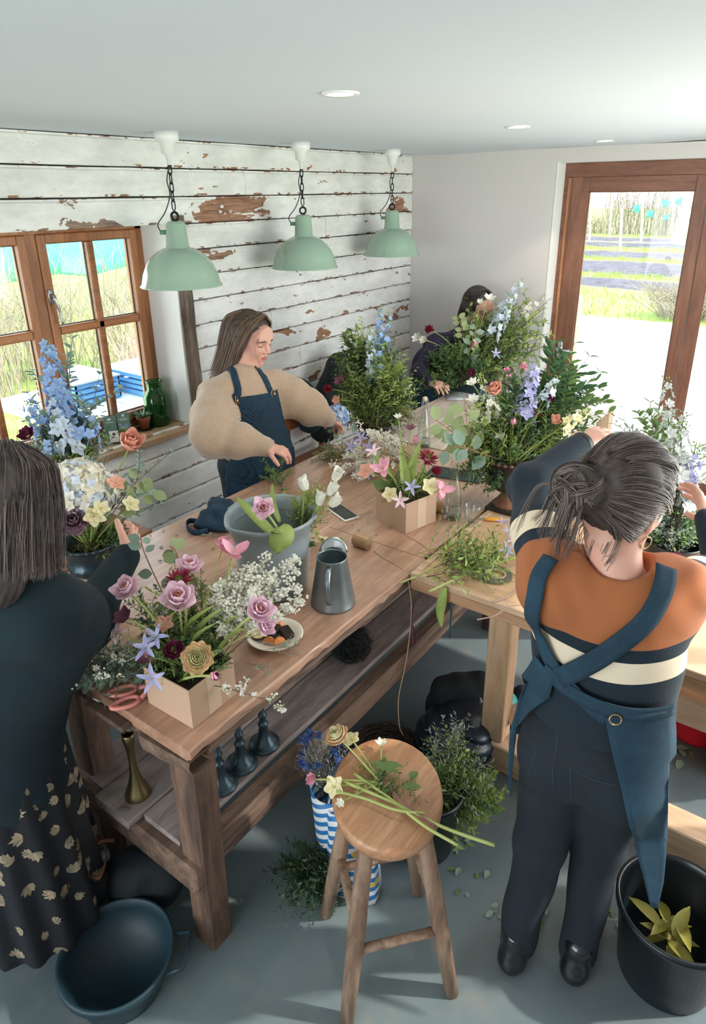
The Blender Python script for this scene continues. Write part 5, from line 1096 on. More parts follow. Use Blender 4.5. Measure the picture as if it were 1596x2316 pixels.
    for a in np.linspace(-1, 1, 9): g3.append([(a*.03, -.045, .118), (a*.070, -.095, .075), (a*.082, -.118+abs(a)*.02, 0), (a*.085, -.125+abs(a)*.03, -.09), (a*.105, -.135+abs(a)*.03, -.215)])
    for gg, n_ in ((g1, 2600), (g2, 900), (g3, 1500)):
        st = strands(gg, n_, .0010, 14, .0065, .4); me.add(xf(np.concatenate(st.v), M_), st.f)
    cu = cat([(.050, .078, .035), (.062, .080, -.02), (.058, .098, -.055), (.050, .112, -.085), (.040, .100, -.105), (.045, .085, -.100)], 6)
    for k in range(7): me.tube(xf(np.array([tuple(Vector(q)+V3(k*.0012, k*.0008, 0)) for q in cu]), M_), [.0010]*len(cu), 4)
    me.build('hair', [H_BR, mat('brown_hair_base', '#4a392f', .6, var=.3, vscale=30)], per, smooth=True)
    return per
beige()
# ---------------------------------------------------------------- 2: woman seen from behind, striped jumper
def striped():
    N = atd(1392, 1292, 1.43); per = thing('person', 'woman seen from behind in rust, cream and navy striped jumper with crossed denim apron', 'person', (N.x, N.y, 0))
    f = V3(-.10, 1, 0).normalized(); s = V3(f.y, -f.x, 0)  # s: her right (screen right)
    Ls, Rs = atd(1243, 1318, 1.47), atd(1530, 1336, 1.45); Le, Lw = atd(1196, 1098, 1.70), atd(1306, 1012, 1.80); Re, Rw = atd(1640, 1300, 1.72), atd(1598, 1175, 1.86)
    H = atz(1338, 1680, .86); R = np.array(Matrix((s, f, V3(0, 0, 1))).transposed(), dtype=np.float32); Wst = N.lerp(H, .72)+f*.01; C = N.lerp(H, .36)
    up_ax = (N-H).normalized(); Rt = np.array(Matrix((s, f, V3(0, 0, 1))).transposed(), dtype=np.float32)
    core = SDF(); core.cone(N+V3(0, 0, -.03)-s*.03, N+V3(0, 0, -.03)+s*.03, .055, .055, k=.05); core.cone(Ls+V3(0, 0, -.01)+s*.02, Rs+V3(0, 0, -.01)-s*.02, .062, .062, k=.07)
    core.ell(C, (.165, .105, .19), R=Rt, k=.08); core.ell(Wst, (.135, .098, .18), R=Rt, k=.10); core.ell(H+V3(0, 0, .10), (.150, .11, .10), R=Rt, k=.08)
    arms = SDF(); arms.cone(Ls, Ls.lerp(Le, .5), .064, .055, k=.06).cone(Ls.lerp(Le, .5), Le, .055, .050, k=.04).cone(Le, Lw, .049, .034, k=.03)
    arms.cone(Rs, Rs.lerp(Re, .5), .064, .055, k=.06).cone(Rs.lerp(Re, .5), Re, .055, .050, k=.04).cone(Re, Rw, .049, .034, k=.03)
    def wr(P):
        d1 = np.linalg.norm(P-A3(Rs), axis=1); d2 = np.linalg.norm(P-A3(Ls), axis=1); d3 = np.linalg.norm(P-A3(Le), axis=1)
        w = np.exp(-(d1/.09)**2)+np.exp(-(d2/.09)**2)+1.0*np.exp(-(d3/.08)**2); return .0055*w*np.sin(P[:, 0]*95+P[:, 2]*60)+.0028*knead(P, 14, 19, 12)
    sw = SDF(); sw.it = list(core.it)+list(arms.it); body_f = SDF(); body_f.it = list(core.it)+list(arms.it); sw.fn(wr, op='+')
    # neckline: cut the collar open
    sw.ell(N+V3(0, 0, .03)+f*.005, (.066, .066, .05), R=Rt, k=.008, op='s')
    lsd = (Le-Ls).normalized(); rsd = (Re-Rs).normalized(); aL, aR = A3(Ls), A3(Rs)
    def band(P):
        tor = N.z-P[:, 2]
        l = (P-aL)@A3(lsd); r = (P-aR)@A3(rsd); q = (P-A3(N))@Rt
        dl = np.minimum.reduce([_seg(P, Ls, Le), _seg(P, Le, Lw)]); dr = np.minimum.reduce([_seg(P, Rs, Re), _seg(P, Re, Rw)]); dt = _seg(P, N+V3(0, 0, -.08), H)*.62
        la = np.where(_seg(P, Le, Lw) < _seg(P, Ls, Le), .5, np.clip(l, 0, 1)); ra = np.where(_seg(P, Re, Rw) < _seg(P, Rs, Re), .5, np.clip(r, 0, 1))
        bt = tor*1.0-.015*np.cos(q[:, 0]*12); bl = np.maximum(la*1.0+.035, 0); br = np.maximum(ra+.035, 0)
        out = bt.copy(); m1 = (dl < dt) & (l > .015); m2 = (dr < dt) & (r > .015); out[m1] = bl[m1]; out[m2] = br[m2]; return out
    def _seg(P, a, b): a_, b_ = A3(a), A3(b); ba = b_-a_; h = np.clip(((P-a_)@ba)/(ba@ba), 0, 1); return np.linalg.norm(P-a_-h[:, None]*ba, axis=1)
    n = NT('striped_wool'); at = n.new('ShaderNodeAttribute'); at.attribute_name = 'band'; v = n.coords('Object'); fz = n.noise(v, 300, 3); rs_ = srgb('#a4623a'); nv = srgb('#0a1f2c'); cr = srgb('#dccdb4')
    n.link(n.ramp(at.outputs['Fac'], [(0, rs_), (.112, nv), (.142, cr), (.192, nv)], 'CONSTANT'), n.b.inputs['Base Color']); n.b.inputs['Roughness'].default_value = .9; n.b.inputs['Sheen Weight'].default_value = .05; n.bump(fz, .35, .0015)
    pts = [N, Ls, Rs, Le, Lw, Re, Rw, H]; lo = np.min([tuple(p) for p in pts], 0)-.12; hi = np.max([tuple(p) for p in pts], 0)+.12; lo[2] = H.z+.095
    o, V, F = sdfmesh('jumper', sw, lo, hi, .0062, n.m, per, 1, attr={'band': band})
    # white inner collar
    MB().tube([N+V3(0, 0, -.010)+s*.068*math.cos(u)+f*(.066*math.sin(u))+V3(0, 0, .016*math.sin(u)-.006) for u in np.linspace(0, 6.283, 33)], .0032, 6, caps=False).build('collar_rib', mat('white_rib', '#e4ded6', .8), o, smooth=True)
    # jeans
    Lk, Rk = atz(1222, 1905, .47), atz(1350, 1905, .45); La, Ra = atz(1168, 2128, .06), atz(1308, 2150, .06)
    jn = SDF(); jn.ell(H+V3(0, 0, .02), (.156, .118, .155), R=Rt, k=.06); HL, HR = H-s*.075+V3(0, 0, -.06), H+s*.075+V3(0, 0, -.06)
    for q in (-1, 1): jn.ell(H+s*q*.072-f*.035+V3(0, 0, -.05), (.088, .088, .095), R=Rt, k=.05)
    jn.cone(HL, Lk, .092, .068, k=.03).cone(Lk, La, .066, .052, k=.03).cone(HR, Rk, .092, .068, k=.03).cone(Rk, Ra, .066, .052, k=.03)
    jn.fn(lambda P: .0035*knead(P, 17, 24, 15, 3)*np.clip((.62-P[:, 2])*4, .25, 1.4), op='+')
    jf = jn
    pts = [H, Lk, Rk, La, Ra]; lo2 = np.min([tuple(p) for p in pts], 0)-.17; hi2 = np.max([tuple(p) for p in pts], 0)+.17; lo2[2] = .03
    jeo = sdfmesh('jeans', jn, lo2, hi2, .0085, M_JEAN, per)[0]
    for nm, pix in (('pocket_seam', [(1190, 1672), (1212, 1690), (1213, 1700), (1198, 1752)]), ('pocket_seam', [(1289, 1735), (1330, 1758), (1392, 1775)]), ('pocket_seam', [(1289, 1735), (1292, 1800), (1300, 1836)]), ('back_seam', [(1262, 1640), (1258, 1690), (1250, 1740), (1252, 1785)])):
        G = ribbon(jf, pix, .0012, .0010, .001); MB().grid(G, thick=.0008).build(nm, mat('seam_thread', '#2e4555', .8), jeo)
    # shoes
    for P_ in (La, Ra):
        sh = SDF(); p0 = V3(P_.x, P_.y, .035); sh.cone(p0-f*.045, p0+f*.03, .036, .038, k=.03).cone(p0+f*.03, p0+f*.15+s*.01+V3(0, 0, -.008), .038, .034, k=.03).cone(p0-f*.03, p0-f*.02+V3(0, 0, .07), .034, .040, k=.03); sh.fn(lambda P: .004-P[:, 2], k=.004, op='i')
        sdfmesh('shoe', sh, (p0.x-.17, p0.y-.14, -.01), (p0.x+.17, p0.y+.24, .15), .006, mat('black_leather', '#161b1f', .22, coat=.4), per)
    # apron: crossed straps, waist tie, wrap panels
    cf = SDF(); cf.it = list(core.it)+list(arms.it)+[jn.it[0]]+jn.it[1:3]+jn.it[3:7]; cff = lambda P: cf(P)
    MB().grid(ribbon(cff, [(1246, 1262), (1222, 1300), (1214, 1350), (1222, 1420), (1245, 1480), (1290, 1545), (1345, 1600), (1372, 1618)], .036, .010)).grid([[(0, 0, -9)]*2]*2) if False else None
    def rb(name, pix, w, off, m_=M_DEN, th=.003): MB().grid(ribbon(cff, pix, w, off, n=6), thick=th).build(name, m_, per, smooth=True)
    rb('strap', [(1247, 1268), (1222, 1305), (1213, 1350), (1220, 1415), (1243, 1475), (1285, 1538), (1340, 1592), (1375, 1618)], .036, .012)
    rb('strap', [(1494, 1292), (1486, 1335), (1455, 1395), (1400, 1445), (1340, 1490), (1272, 1526)], .044, .018)
    rb('waist_tie', [(1240, 1505), (1275, 1540), (1330, 1575), (1400, 1600), (1460, 1603), (1512, 1590)], .034, .015)
    # wrap panels hang from the tie: sheets of cloth with real thickness
    def panel(name, rows, off):
        G = []
        for row in rows:
            r_ = []
            P = []
            for (x, y) in row: p_ = march(cff, CAM, ray(x, y), .3); P.append(p_)
            ref = [p for p in P if p is not None]
            dref = sum(dep(p) for p in ref)/len(ref) if ref else None
            for (x, y), p in zip(row, P):
                if p is None: p = atd(x, y, (dref if dref is not None else lastd[0])+.005)
                else: p = p+grad(cff, p)*off
                r_.append(p)
            if dref is not None: lastd[0] = dref
            G.append(r_)
        Gs = np.array([[tuple(p) for p in r_] for r_ in G])
        for _ in range(2): Gs[1:-1, 1:-1] = .5*Gs[1:-1, 1:-1]+.125*(Gs[:-2, 1:-1]+Gs[2:, 1:-1]+Gs[1:-1, :-2]+Gs[1:-1, 2:])
        MB().grid(Gs, thick=.003).build(name, M_DEN, per, smooth=True)
    lastd = [1.5]
    def lerp_rows(ed, ncol):
        rows = []
        for (xa, ya), (xb, yb) in ed: rows.append([(xa+(xb-xa)*t, ya+(yb-ya)*t) for t in np.linspace(0, 1, ncol)])
        return rows
    def densify(ed, k=4):
        out = []
        for i in range(len(ed)-1):
            for t in np.linspace(0, 1, k, endpoint=False): out.append((tuple(np.array(ed[i][0])*(1-t)+np.array(ed[i+1][0])*t), tuple(np.array(ed[i][1])*(1-t)+np.array(ed[i+1][1])*t)))
        out.append(ed[-1]); return out
    panel('wrap_panel', lerp_rows(densify([((1222, 1478), (1262, 1528)), ((1196, 1530), (1252, 1572)), ((1170, 1590), (1205, 1612)), ((1152, 1660), (1166, 1668)), ((1148, 1740), (1158, 1742)), ((1152, 1800), (1157, 1802))]), 7), .016)
    panel('wrap_panel', lerp_rows(densify([((1368, 1612), (1510, 1592)), ((1380, 1680), (1512, 1650)), ((1398, 1760), (1512, 1740)), ((1418, 1850), (1510, 1840)), ((1440, 1930), (1506, 1930)), ((1456, 1990), (1500, 1995)), ((1470, 2050), (1486, 2055))]), 9), .016)
    MB().tube([atd(1391+14*math.cos(u), 1628+12*math.sin(u), dep(march(cff, CAM, ray(1391, 1628)))-.03) for u in np.linspace(0, 6.283, 13)], .0018, 5, caps=False).build('ring_buckle', M_BUCK, per, smooth=True)
    # head, turned right and bowed
    hc = atd(1412, 1120, 1.425); M_ = head_M(hc, (.30, .95), .30, .16, 1.04); nl = M_.inverted() @ (N+V3(0, 0, -.01))
    v, F, mi = make_head(per, M_, tuple(nl), None, h=.0034); pieces = [(v, F, mi)]
    dL = (Lw-Le).normalized(); S1, _ = hand_sdf(Lw+dL*.005, dL+V3(.1, 0, 0), V3(0, .2, -1), curl=(.4, .35, .4, .45, .5), side=1); v, F = hand_mesh(S1, Lw); pieces.append((v, F, 0))
    dR = (Rw-Re).normalized(); S2, _ = hand_sdf(Rw+dR*.005, dR, V3(-1, .2, 0), curl=(.4, .4, .5, .5, .5), side=-1); v, F = hand_mesh(S2, Rw, h=.0034); pieces.append((v, F, 0))
    bd = SDF(); bd.cone(N+V3(0, 0, -.03), H, .045, .07, k=.05); bd.cone(Ls, Le, .032, .028, k=.03).cone(Le, Lw, .03, .024, k=.02).cone(Rs, Re, .032, .028, k=.03).cone(Re, Rw, .03, .024, k=.02).cone(Rs, Ls, .035, .035, k=.04); bd.cone(N, N+V3(0, 0, -.03)+s*.03, .052, .045, k=.03)
    v, F = nets(bd, lo, hi, .010); pieces.append((v, F, 0)); join_body(per, pieces, [M_SKIN, M_LIP]); face_bits(per, M_)
    wp = Lw-dL*.006; MB().lathe([(.030, -.011), (.033, -.010), (.033, .010), (.030, .011)], n=24, M=TM(wp+dL*.022, frame(dL)), cap=False).build('watch_strap', mat('black_strap', '#15181a', .5), per, smooth=True)
    e_ = M_ @ V3(.080, -.004, -.052); MB().tube([e_+V3(0, 0, -.012)+V3(.006*math.sin(u)*1.2, .013*math.sin(u), .013*math.cos(u)) for u in np.linspace(0, 6.283, 17)], .0013, 6, caps=False).build('hoop_earring', M_BUCK, per, smooth=True)
    # hair: swept up into a loose bun
    hr = SDF(); hr.ell((0, -.018, .036), (.080, .098, .090)).ell((0, -.060, -.015), (.062, .045, .055), k=.04)
    bun = V3(-.030, -.128, -.004); hr.ell(tuple(bun), (.050, .040, .046), k=.02)
    def hf(P): return np.maximum(np.maximum(hr(P)+.0016*np.sin(P[:, 0]*260+P[:, 2]*200+8*np.sin(P[:, 1]*30)), P[:, 1]-.060), np.where(np.abs(P[:, 0]) > .0, (P[:, 1]-.005)*.8-(P[:, 2]+.010)*.9-.012, -1))
    Vh, Fh = nets(hf, (-.13, -.20, -.12), (.13, .13, .16), .0042); Vh = relax(Vh, Fh, 1, .4); me = MB().add(xf(Vh, M_), Fh.tolist(), 1)
    def ontop(d): d = V3(*d).normalized(); return V3(0, -.018, .036)+V3(d.x*.083, d.y*.101, d.z*.093)
    for gset, nst in (([[(-.086, .035, .0), (-.088, -.02, .03), (-.078, -.08, .04), tuple(bun+V3(-.01, .01, .01))]]+[[tuple(ontop((math.sin(a)*.95, .75*math.cos(a)*.6+.15, .62))), tuple(ontop((math.sin(a)*.8, -.1, .75))), tuple(ontop((math.sin(a)*.5-.2, -.75, .55))), tuple(bun+V3(math.sin(a)*.02, .01, .025))] for a in np.linspace(-1.4, 1.4, 12)]+[[(.084, .035, .0), (.086, -.03, .03), (.055, -.095, .035), tuple(bun+V3(.025, .005, .0))]], 2200),
                      ([[(a*.055, -.055, -.072), (a*.055-.01, -.092, -.035), (a*.035-.025, -.110, .0), tuple(bun+V3(a*.02, .005, -.01))] for a in np.linspace(-1, 1, 7)], 1100),
                      ([[tuple(V3(.060+.022*math.cos(a*1.5), .012-.03*a, .03-.10*a)), tuple(V3(.080-.010*a, -.045-.012*a, .035-.095*a)), tuple(V3(.048, -.100+.012*a, .028-.070*a)), tuple(bun+V3(.035, .012, .012-.02*a))] for a in np.linspace(0, 1, 9)], 1900)):
        st = strands(gset, nst, .0008, 12, .0034, .1); me.add(xf(np.concatenate(st.v), M_), st.f)
    # bun loops
    rr = random.Random(3)
    for k in range(26):
        A0 = V3(rr.gauss(0, .8), rr.gauss(0, .5)-.9, rr.gauss(0, .8)); q0 = rr.uniform(.026, .050); a1 = rr.uniform(0, 6.28); L1 = rr.uniform(2.5, 5); e = rr.uniform(.6, .9); of = rr.uniform(.004, .022)
        for j in range(46):
            A = frame(A0+V3(rr.gauss(0, .05), rr.gauss(0, .05), rr.gauss(0, .05))); q = q0+rr.gauss(0, .0028); a0 = a1+rr.gauss(0, .12); L_ = L1*rr.uniform(.8, 1.05); oz = of+rr.gauss(0, .0022)
            P = [bun+A@V3(q*math.cos(a0+u), q*e*math.sin(a0+u), oz) for u in np.linspace(0, L_, 12)]; me.tube(xf(np.array([tuple(p) for p in P]), M_), [.0010]*11+[.0004], 3, caps=False)
    for k in range(13):   # locks falling from the bun
        a = rr.uniform(-1, 1); p0 = bun+V3(a*.035, -.015, -.005); Lk = rr.uniform(.035, .085); dx = rr.gauss(0, .008)
        for j in range(16):
            w = V3(rr.gauss(0, .0022), rr.gauss(0, .0022), 0); g = rr.uniform(.7, 1.05); P = [p0+w, p0+V3(a*.02-.01, -.018, -.02)+w, p0+V3(a*.03-.012, -.010, -.05-Lk*.4*g)+w*1.4, p0+V3(a*.035-.015+dx, .0, -.06-Lk*g)+w*2]
            C_ = cat(P, 4); me.tube(xf(np.array([tuple(p) for p in C_]), M_), [.0008*(1-.6*i/len(C_)) for i in range(len(C_))], 3, caps=False)
    for k in range(60):
        a = rr.uniform(-1, 1); p0 = V3(a*.06, -.055, -.065); C_ = cat([p0, p0+V3(a*.01, -.012, -.03), p0+V3(rr.gauss(0, .012), 0, -.055-.03*rr.random())], 4); me.tube(xf(np.array([tuple(p) for p in C_]), M_), [.0006]*len(C_), 3, caps=False)
    me.build('hair', [H_GR, M_HBASE], per, smooth=True)
striped()
# ---------------------------------------------------------------- 3: woman at the left, back and side
def leftw():
    N = atd(62, 1330, 1.53); per = thing('person', 'woman at the left edge in dark teal jumper and black leaf-print skirt', 'person', (N.x-.06, N.y+.0, 0))
    f = V3(-.72, .69, 0).normalized(); s = V3(f.y, -f.x, 0)  # s: her right = screen right
    Rs = atd(112, 1385, 1.54); Ls = N-s*.19+V3(0, 0, -.03); Re, Rw = atd(196, 1400, 1.76), atd(284, 1262, 1.98); Le, Lw = Ls+f*.10+V3(0, 0, -.24)-s*.02, Ls+f*.32+s*.10+V3(0, 0, -.26)
    base = V3(*(atz(22, 1760, .62).xy), 0); H = V3(base.x, base.y, .84); R = np.array(Matrix((s, f, V3(0, 0, 1))).transposed(), dtype=np.float32); C = N.lerp(H, .38)
    sw = SDF(); sw.cone(N+V3(0, 0, .005), N+V3(0, 0, -.05), .052, .075, k=.03); sw.cone(Ls, Rs-s*.02, .072, .070, k=.07); sw.ell(C, (.175, .115, .19), R=R, k=.08); sw.ell(N.lerp(H, .75), (.165, .125, .22), R=R, k=.1)
    sw.cone(H+V3(0, 0, .05), H+V3(0, 0, -.20), .155, .165, k=.08)
    sw.cone(Rs, Rs.lerp(Re, .5), .074, .078, k=.06).cone(Rs.lerp(Re, .5)+V3(0,0,-.02), Re+V3(0,0,-.015), .078, .072, k=.05).cone(Re, Rw, .068, .040, k=.04).cone(Ls, Le, .07, .055, k=.06).cone(Le, Lw, .055, .038, k=.03)
    def wr(P):
        w = np.exp(-(np.linalg.norm(P-A3(Re), axis=1)/.12)**2)+np.exp(-(np.linalg.norm(P-A3(Re.lerp(Rw, .7)), axis=1)/.09)**2); return .0035*w*np.sin(P[:, 0]*50-P[:, 2]*110+P[:, 1]*50)+.003*knead(P, 11, 8, 13, 1)
    sw.fn(wr, op='+'); pts = [N, Ls, Rs, Re, Rw, Le, Lw, H]; lo = np.min([tuple(p) for p in pts], 0)-.19; hi = np.max([tuple(p) for p in pts], 0)+.19; lo[2] = H.z-.30
    sdfmesh('jumper', sw, lo, hi, .0085, M_TEALK, per)
    sk = SDF(); sk.cone(H+V3(0, 0, .03), V3(base.x, base.y, .14), .150, .185, k=.05)
    def pl(P):
        a = np.arctan2(P[:, 1]-base.y, P[:, 0]-base.x); return .012*np.sin(a*13+P[:, 2]*2)*np.clip((.9-P[:, 2])*1.6, 0, 1)
    sk.fn(pl, op='+'); sk.fn(lambda P: .10-P[:, 2], k=.005, op='i')
    sdfmesh('skirt', sk, (base.x-.32, base.y-.32, .08), (base.x+.32, base.y+.32, .95), .010, mat('black_viscose', '#10141a', .7), per)
    # leaf print as thin flat pieces lying on the cloth
    mb = MB(); rr = random.Random(5); skf = lambda P: sk(P)
    for k in range(150):
        a = rr.uniform(-2.9, 1.3); z = .14+.66*((k*.618) % 1); p = V3(base.x+.35*math.cos(a), base.y+.35*math.sin(a), z); p = march(skf, p, V3(base.x, base.y, z)-p, 0, .5)
        if p is None: continue
        nn = grad(skf, p); A = frame(nn); a0 = rr.uniform(0, 6.28); sc_ = rr.uniform(.8, 1.25)
        for j in range(5):
            ang = a0+(j-2)*.42; L = .034*sc_*(1-.12*abs(j-2)); d = A@V3(math.cos(ang), math.sin(ang), 0); w = nn.cross(d)
            P = [p, p+d*L*.35+w*.006*sc_, p+d*L*.75+w*.005*sc_, p+d*L, p+d*L*.75-w*.0045*sc_, p+d*L*.35-w*.006*sc_]; P = [project_to(skf, q, .0012) for q in P]; mb.add([tuple(q) for q in P], [(0, 1, 2, 3), (0, 3, 4, 5)])
    o = mb.build('leaf_print', mat('print_buff', '#a08f74', .7, island=.8, hue='#5d5a50'), per); o['kind'] = 'stuff'
    for q in (-1, 1): 
        p0 = V3(base.x, base.y, .035)+s*q*.09; sh = SDF(); sh.cone(p0-f*.06, p0+f*.12, .036, .034, k=.02).cone(p0-f*.05, p0-f*.05+V3(0, 0, .12), .035, .045, k=.02); sdfmesh('boot', sh, tuple(p0-V3(.2, .2, .045)), tuple(p0+V3(.2, .2, .17)), .008, MATS['black_leather'], per)
    hc = atd(22, 1140, 1.545); M_ = head_M(hc, (-.70, .70), .42, .05, 1.05); nl = M_.inverted() @ (N+V3(0, 0, -.02)); v, F, mi = make_head(per, M_, tuple(nl), None, h=.004); pieces = [(v, F, mi)]
    dR = (Rw-Re).normalized(); S1, _ = hand_sdf(Rw+dR*.005, dR+V3(0, 0, .1), V3(-.3, .6, .0)-s*.6, curl=(.5, .5, .55, .6, .6), side=1); v, F = hand_mesh(S1, Rw); pieces.append((v, F, 0))
    dL = (Lw-Le).normalized(); S2, _ = hand_sdf(Lw+dL*.005, dL, s, curl=(.4, .4, .5, .5, .5), side=-1); v, F = hand_mesh(S2, Lw, h=.0035); pieces.append((v, F, 0))
    bd = SDF(); bd.cone(N, H, .045, .08, k=.05); bd.cone(Ls, Le, .035, .03, k=.03).cone(Le, Lw, .03, .026, k=.02).cone(Rs, Re, .035, .03, k=.03).cone(Re, Rw, .03, .026, k=.02).cone(Rs, Ls, .04, .04, k=.04); bd.cone(H, base+V3(0, 0, .06), .09, .05, k=.05)
    v, F = nets(bd, (lo[0], lo[1], .0), hi, .012); pieces.append((v, F, 0)); join_body(per, pieces, [M_SKIN, M_LIP]); face_bits(per, M_)
    hr = SDF(); hr.ell((0, -.020, .036), (.088, .104, .094)).cone((0, -.05, .0), (0, -.085, -.16), .075, .055, k=.05).cone((.055, -.01, .01), (.062, -.01, -.12), .045, .030, k=.05).cone((-.055, -.01, .01), (-.062, -.01, -.12), .045, .030, k=.05)
    def hf(P): return np.maximum(hr(P)+.002*np.sin(P[:, 0]*300+7*np.sin(P[:, 2]*22)+P[:, 1]*220), P[:, 1]-(.040+np.clip((P[:, 2]-.03)*1.1, 0, .08)))
    Vh, Fh = nets(hf, (-.16, -.18, -.24), (.16, .14, .16), .0045); me = MB().add(xf(relax(Vh, Fh, 1, .4), M_), Fh.tolist(), 1)
    g = [[(.01*math.sin(a), .04+.03*math.cos(a)-.05, .130), (.082*math.sin(a), -.02+.075*math.cos(a), .085), (.098*math.sin(a), -.025+.098*math.cos(a), .0), (.100*math.sin(a), -.03+.100*math.cos(a), -.10), (.105*math.sin(a), -.03+.105*math.cos(a), -.20)] for a in np.linspace(.55, 5.73, 22)]
    st = strands(g, 5200, .0009, 12, .009, .5); me.add(xf(np.concatenate(st.v), M_), st.f); me.build('hair', [H_GR, M_HBASE], per, smooth=True)
leftw()
# ---------------------------------------------------------------- 4: woman at the back, half hidden by flowers
def backw():
    D = 4.70; N = atd(1062, 742, D); per = thing('person', 'dark-haired woman in a dark purple top bending over the far table', 'person', (N.x-.12, N.y-.02, 0))
    f = V3(.88, -.45, 0).normalized(); s = V3(-f.y, f.x, 0); R = np.array(Matrix((f, s, V3(0, 0, 1))).transposed(), dtype=np.float32)
    H = V3(N.x-.30, N.y+.02, .86); Rs, Ls = atd(985, 782, D-.06), N+s*.17+V3(0, 0, -.05); Re, Rw = atd(948, 842, D-.16), atd(972, 864, D-.28); Le, Lw = Ls+f*.12+V3(0, 0, -.22), atd(1150, 842, D-.12)
    sw = SDF(); sw.cone(N+V3(0, 0, .0), N+V3(0, 0, -.05), .055, .08, k=.03); sw.cone(Rs, Ls, .075, .075, k=.07); sw.cone(N+V3(0, 0, -.15)-f*.06, H+V3(0, 0, .05), .14, .15, k=.08); sw.cone(Rs, Re, .068, .055, k=.06).cone(Re, Rw, .052, .036, k=.03).cone(Ls, Le, .068, .055, k=.06).cone(Le, Lw, .052, .036, k=.03); sw.fn(lambda P: .003*knead(P, 20, 28, 17), op='+')
    pts = [N, Rs, Ls, Re, Rw, Le, Lw, H]; lo = np.min([tuple(p) for p in pts], 0)-.16; hi = np.max([tuple(p) for p in pts], 0)+.16; lo[2] = H.z-.05
    sdfmesh('jumper', sw, lo, hi, .010, mat('purple_check', '#2b2440', .85, var=.5, vscale=12), per)
    lg = SDF(); lg.ell(H, (.13, .16, .13), R=R, k=.05)
    for q in (-1, 1): lg.cone(H+s*q*.08, V3(H.x, H.y, .06)+s*q*.1, .09, .05, k=.03).cone(V3(H.x, H.y, .04)+s*q*.1, V3(H.x, H.y, .035)+s*q*.1+f*.13, .04, .033, k=.02)
    sdfmesh('trousers', lg, (H.x-.26, H.y-.26, 0), (H.x+.26, H.y+.26, 1.02), .014, M_DEND, per)
    hc = atd(1082, 692, D); M_ = head_M(hc, (.88, -.40), .40, .08, 1.04); nl = M_.inverted() @ (N+V3(0, 0, -.02)); v, F, mi = make_head(per, M_, tuple(nl), None, h=.0045); pieces = [(v, F, mi)]
    dR = (atd(1008, 880, D-.38)-Rw).normalized(); S1, _ = hand_sdf(Rw+dR*.005, dR, V3(.2, .2, -1), curl=(.4, .35, .4, .5, .5), side=1); v, F = hand_mesh(S1, Rw, h=.0035); pieces.append((v, F, 0))
    dL = (V3(-.5, -.5, -.3)).normalized(); S2, _ = hand_sdf(Lw+dL*.005, dL, V3(-1, 0, -.3), curl=(.4, .4, .5, .5, .5), side=-1); v, F = hand_mesh(S2, Lw, h=.0035); pieces.append((v, F, 0))
    bd = SDF(); bd.cone(N, H, .05, .08, k=.05); bd.cone(Rs, Re, .035, .03, k=.03).cone(Re, Rw, .03, .026, k=.02).cone(Ls, Le, .035, .03, k=.03).cone(Le, Lw, .03, .026, k=.02).cone(Rs, Ls, .04, .04, k=.04); v, F = nets(bd, lo, hi, .013); pieces.append((v, F, 0)); join_body(per, pieces, [M_SKIN, M_LIP]); face_bits(per, M_)
    hr = SDF(); hr.ell((0, -.020, .038), (.084, .100, .090)).cone((.05, -.03, .0), (.06, -.05, -.13), .045, .032, k=.05).cone((-.05, -.03, .0), (-.06, -.05, -.13), .045, .032, k=.05).cone((0, -.06, .0), (0, -.08, -.15), .062, .045, k=.05)
    def hf(P): return np.maximum(hr(P)+.002*np.sin(P[:, 0]*300+7*np.sin(P[:, 2]*22)+P[:, 1]*220), P[:, 1]-(.030+np.clip((P[:, 2]-.03)*1.1, 0, .08)))
    Vh, Fh = nets(hf, (-.16, -.18, -.22), (.16, .14, .16), .0055); me = MB().add(xf(relax(Vh, Fh, 1, .4), M_), Fh.tolist(), 1)
    g = [[(.01*math.sin(a), .04, .126), (.080*math.sin(a), -.02+.07*math.cos(a), .085), (.092*math.sin(a), -.025+.092*math.cos(a), .0), (.095*math.sin(a), -.03+.095*math.cos(a), -.10), (.095*math.sin(a), -.03+.1*math.cos(a), -.18)] for a in np.linspace(.7, 5.6, 14)]
    st = strands(g, 900, .0015, 9, .005, .3); me.add(xf(np.concatenate(st.v), M_), st.f); me.build('hair', [H_DK, M_HBASE], per, smooth=True)
backw()
L0 = True
# ================================================================ FLOWERS AND FOLIAGE
def pm(name, col, hue=None, isl=.5, tr=.22, rough=.55, var=.1, vs=60): return mat(name, col, rough, var=var, vscale=vs, trans=tr, island=isl, hue=hue)
G_MID = pm('leaf_green', '#748f52', '#4d6c3c'); G_DK = pm('leaf_dark_green', '#4f7048', '#34543c'); G_LT = pm('leaf_yellow_green', '#a8b968', '#7f9a4c'); G_EUC = pm('leaf_eucalyptus', '#8fa694', '#6c8a78'); G_EUL = pm('leaf_eucalyptus_lit', '#a4b07a', '#7d9470'); G_GREY = pm('leaf_grey', '#9aa79b', '#c6cdc0')
S_GR = mat('stem_green', '#8a9a4c', .6); S_DK = mat('stem_dark', '#4a3f35', .7); S_LT = mat('stem_pale', '#a9b46a', .6)
P_PINK = pm('petal_pink', '#f6c2d0', '#e798b8'); P_LILAC = pm('petal_lilac', '#ffe4ee', '#f2c6dc'); P_RED = pm('petal_crimson', '#9c2740', '#6d1830'); P_BURG = pm('petal_burgundy', '#6f2240', '#481830'); P_PEACH = pm('petal_peach', '#efb9a0', '#e79a8a'); P_WHITE = pm('petal_white', '#f0ede2', '#dfe0cf', .4)
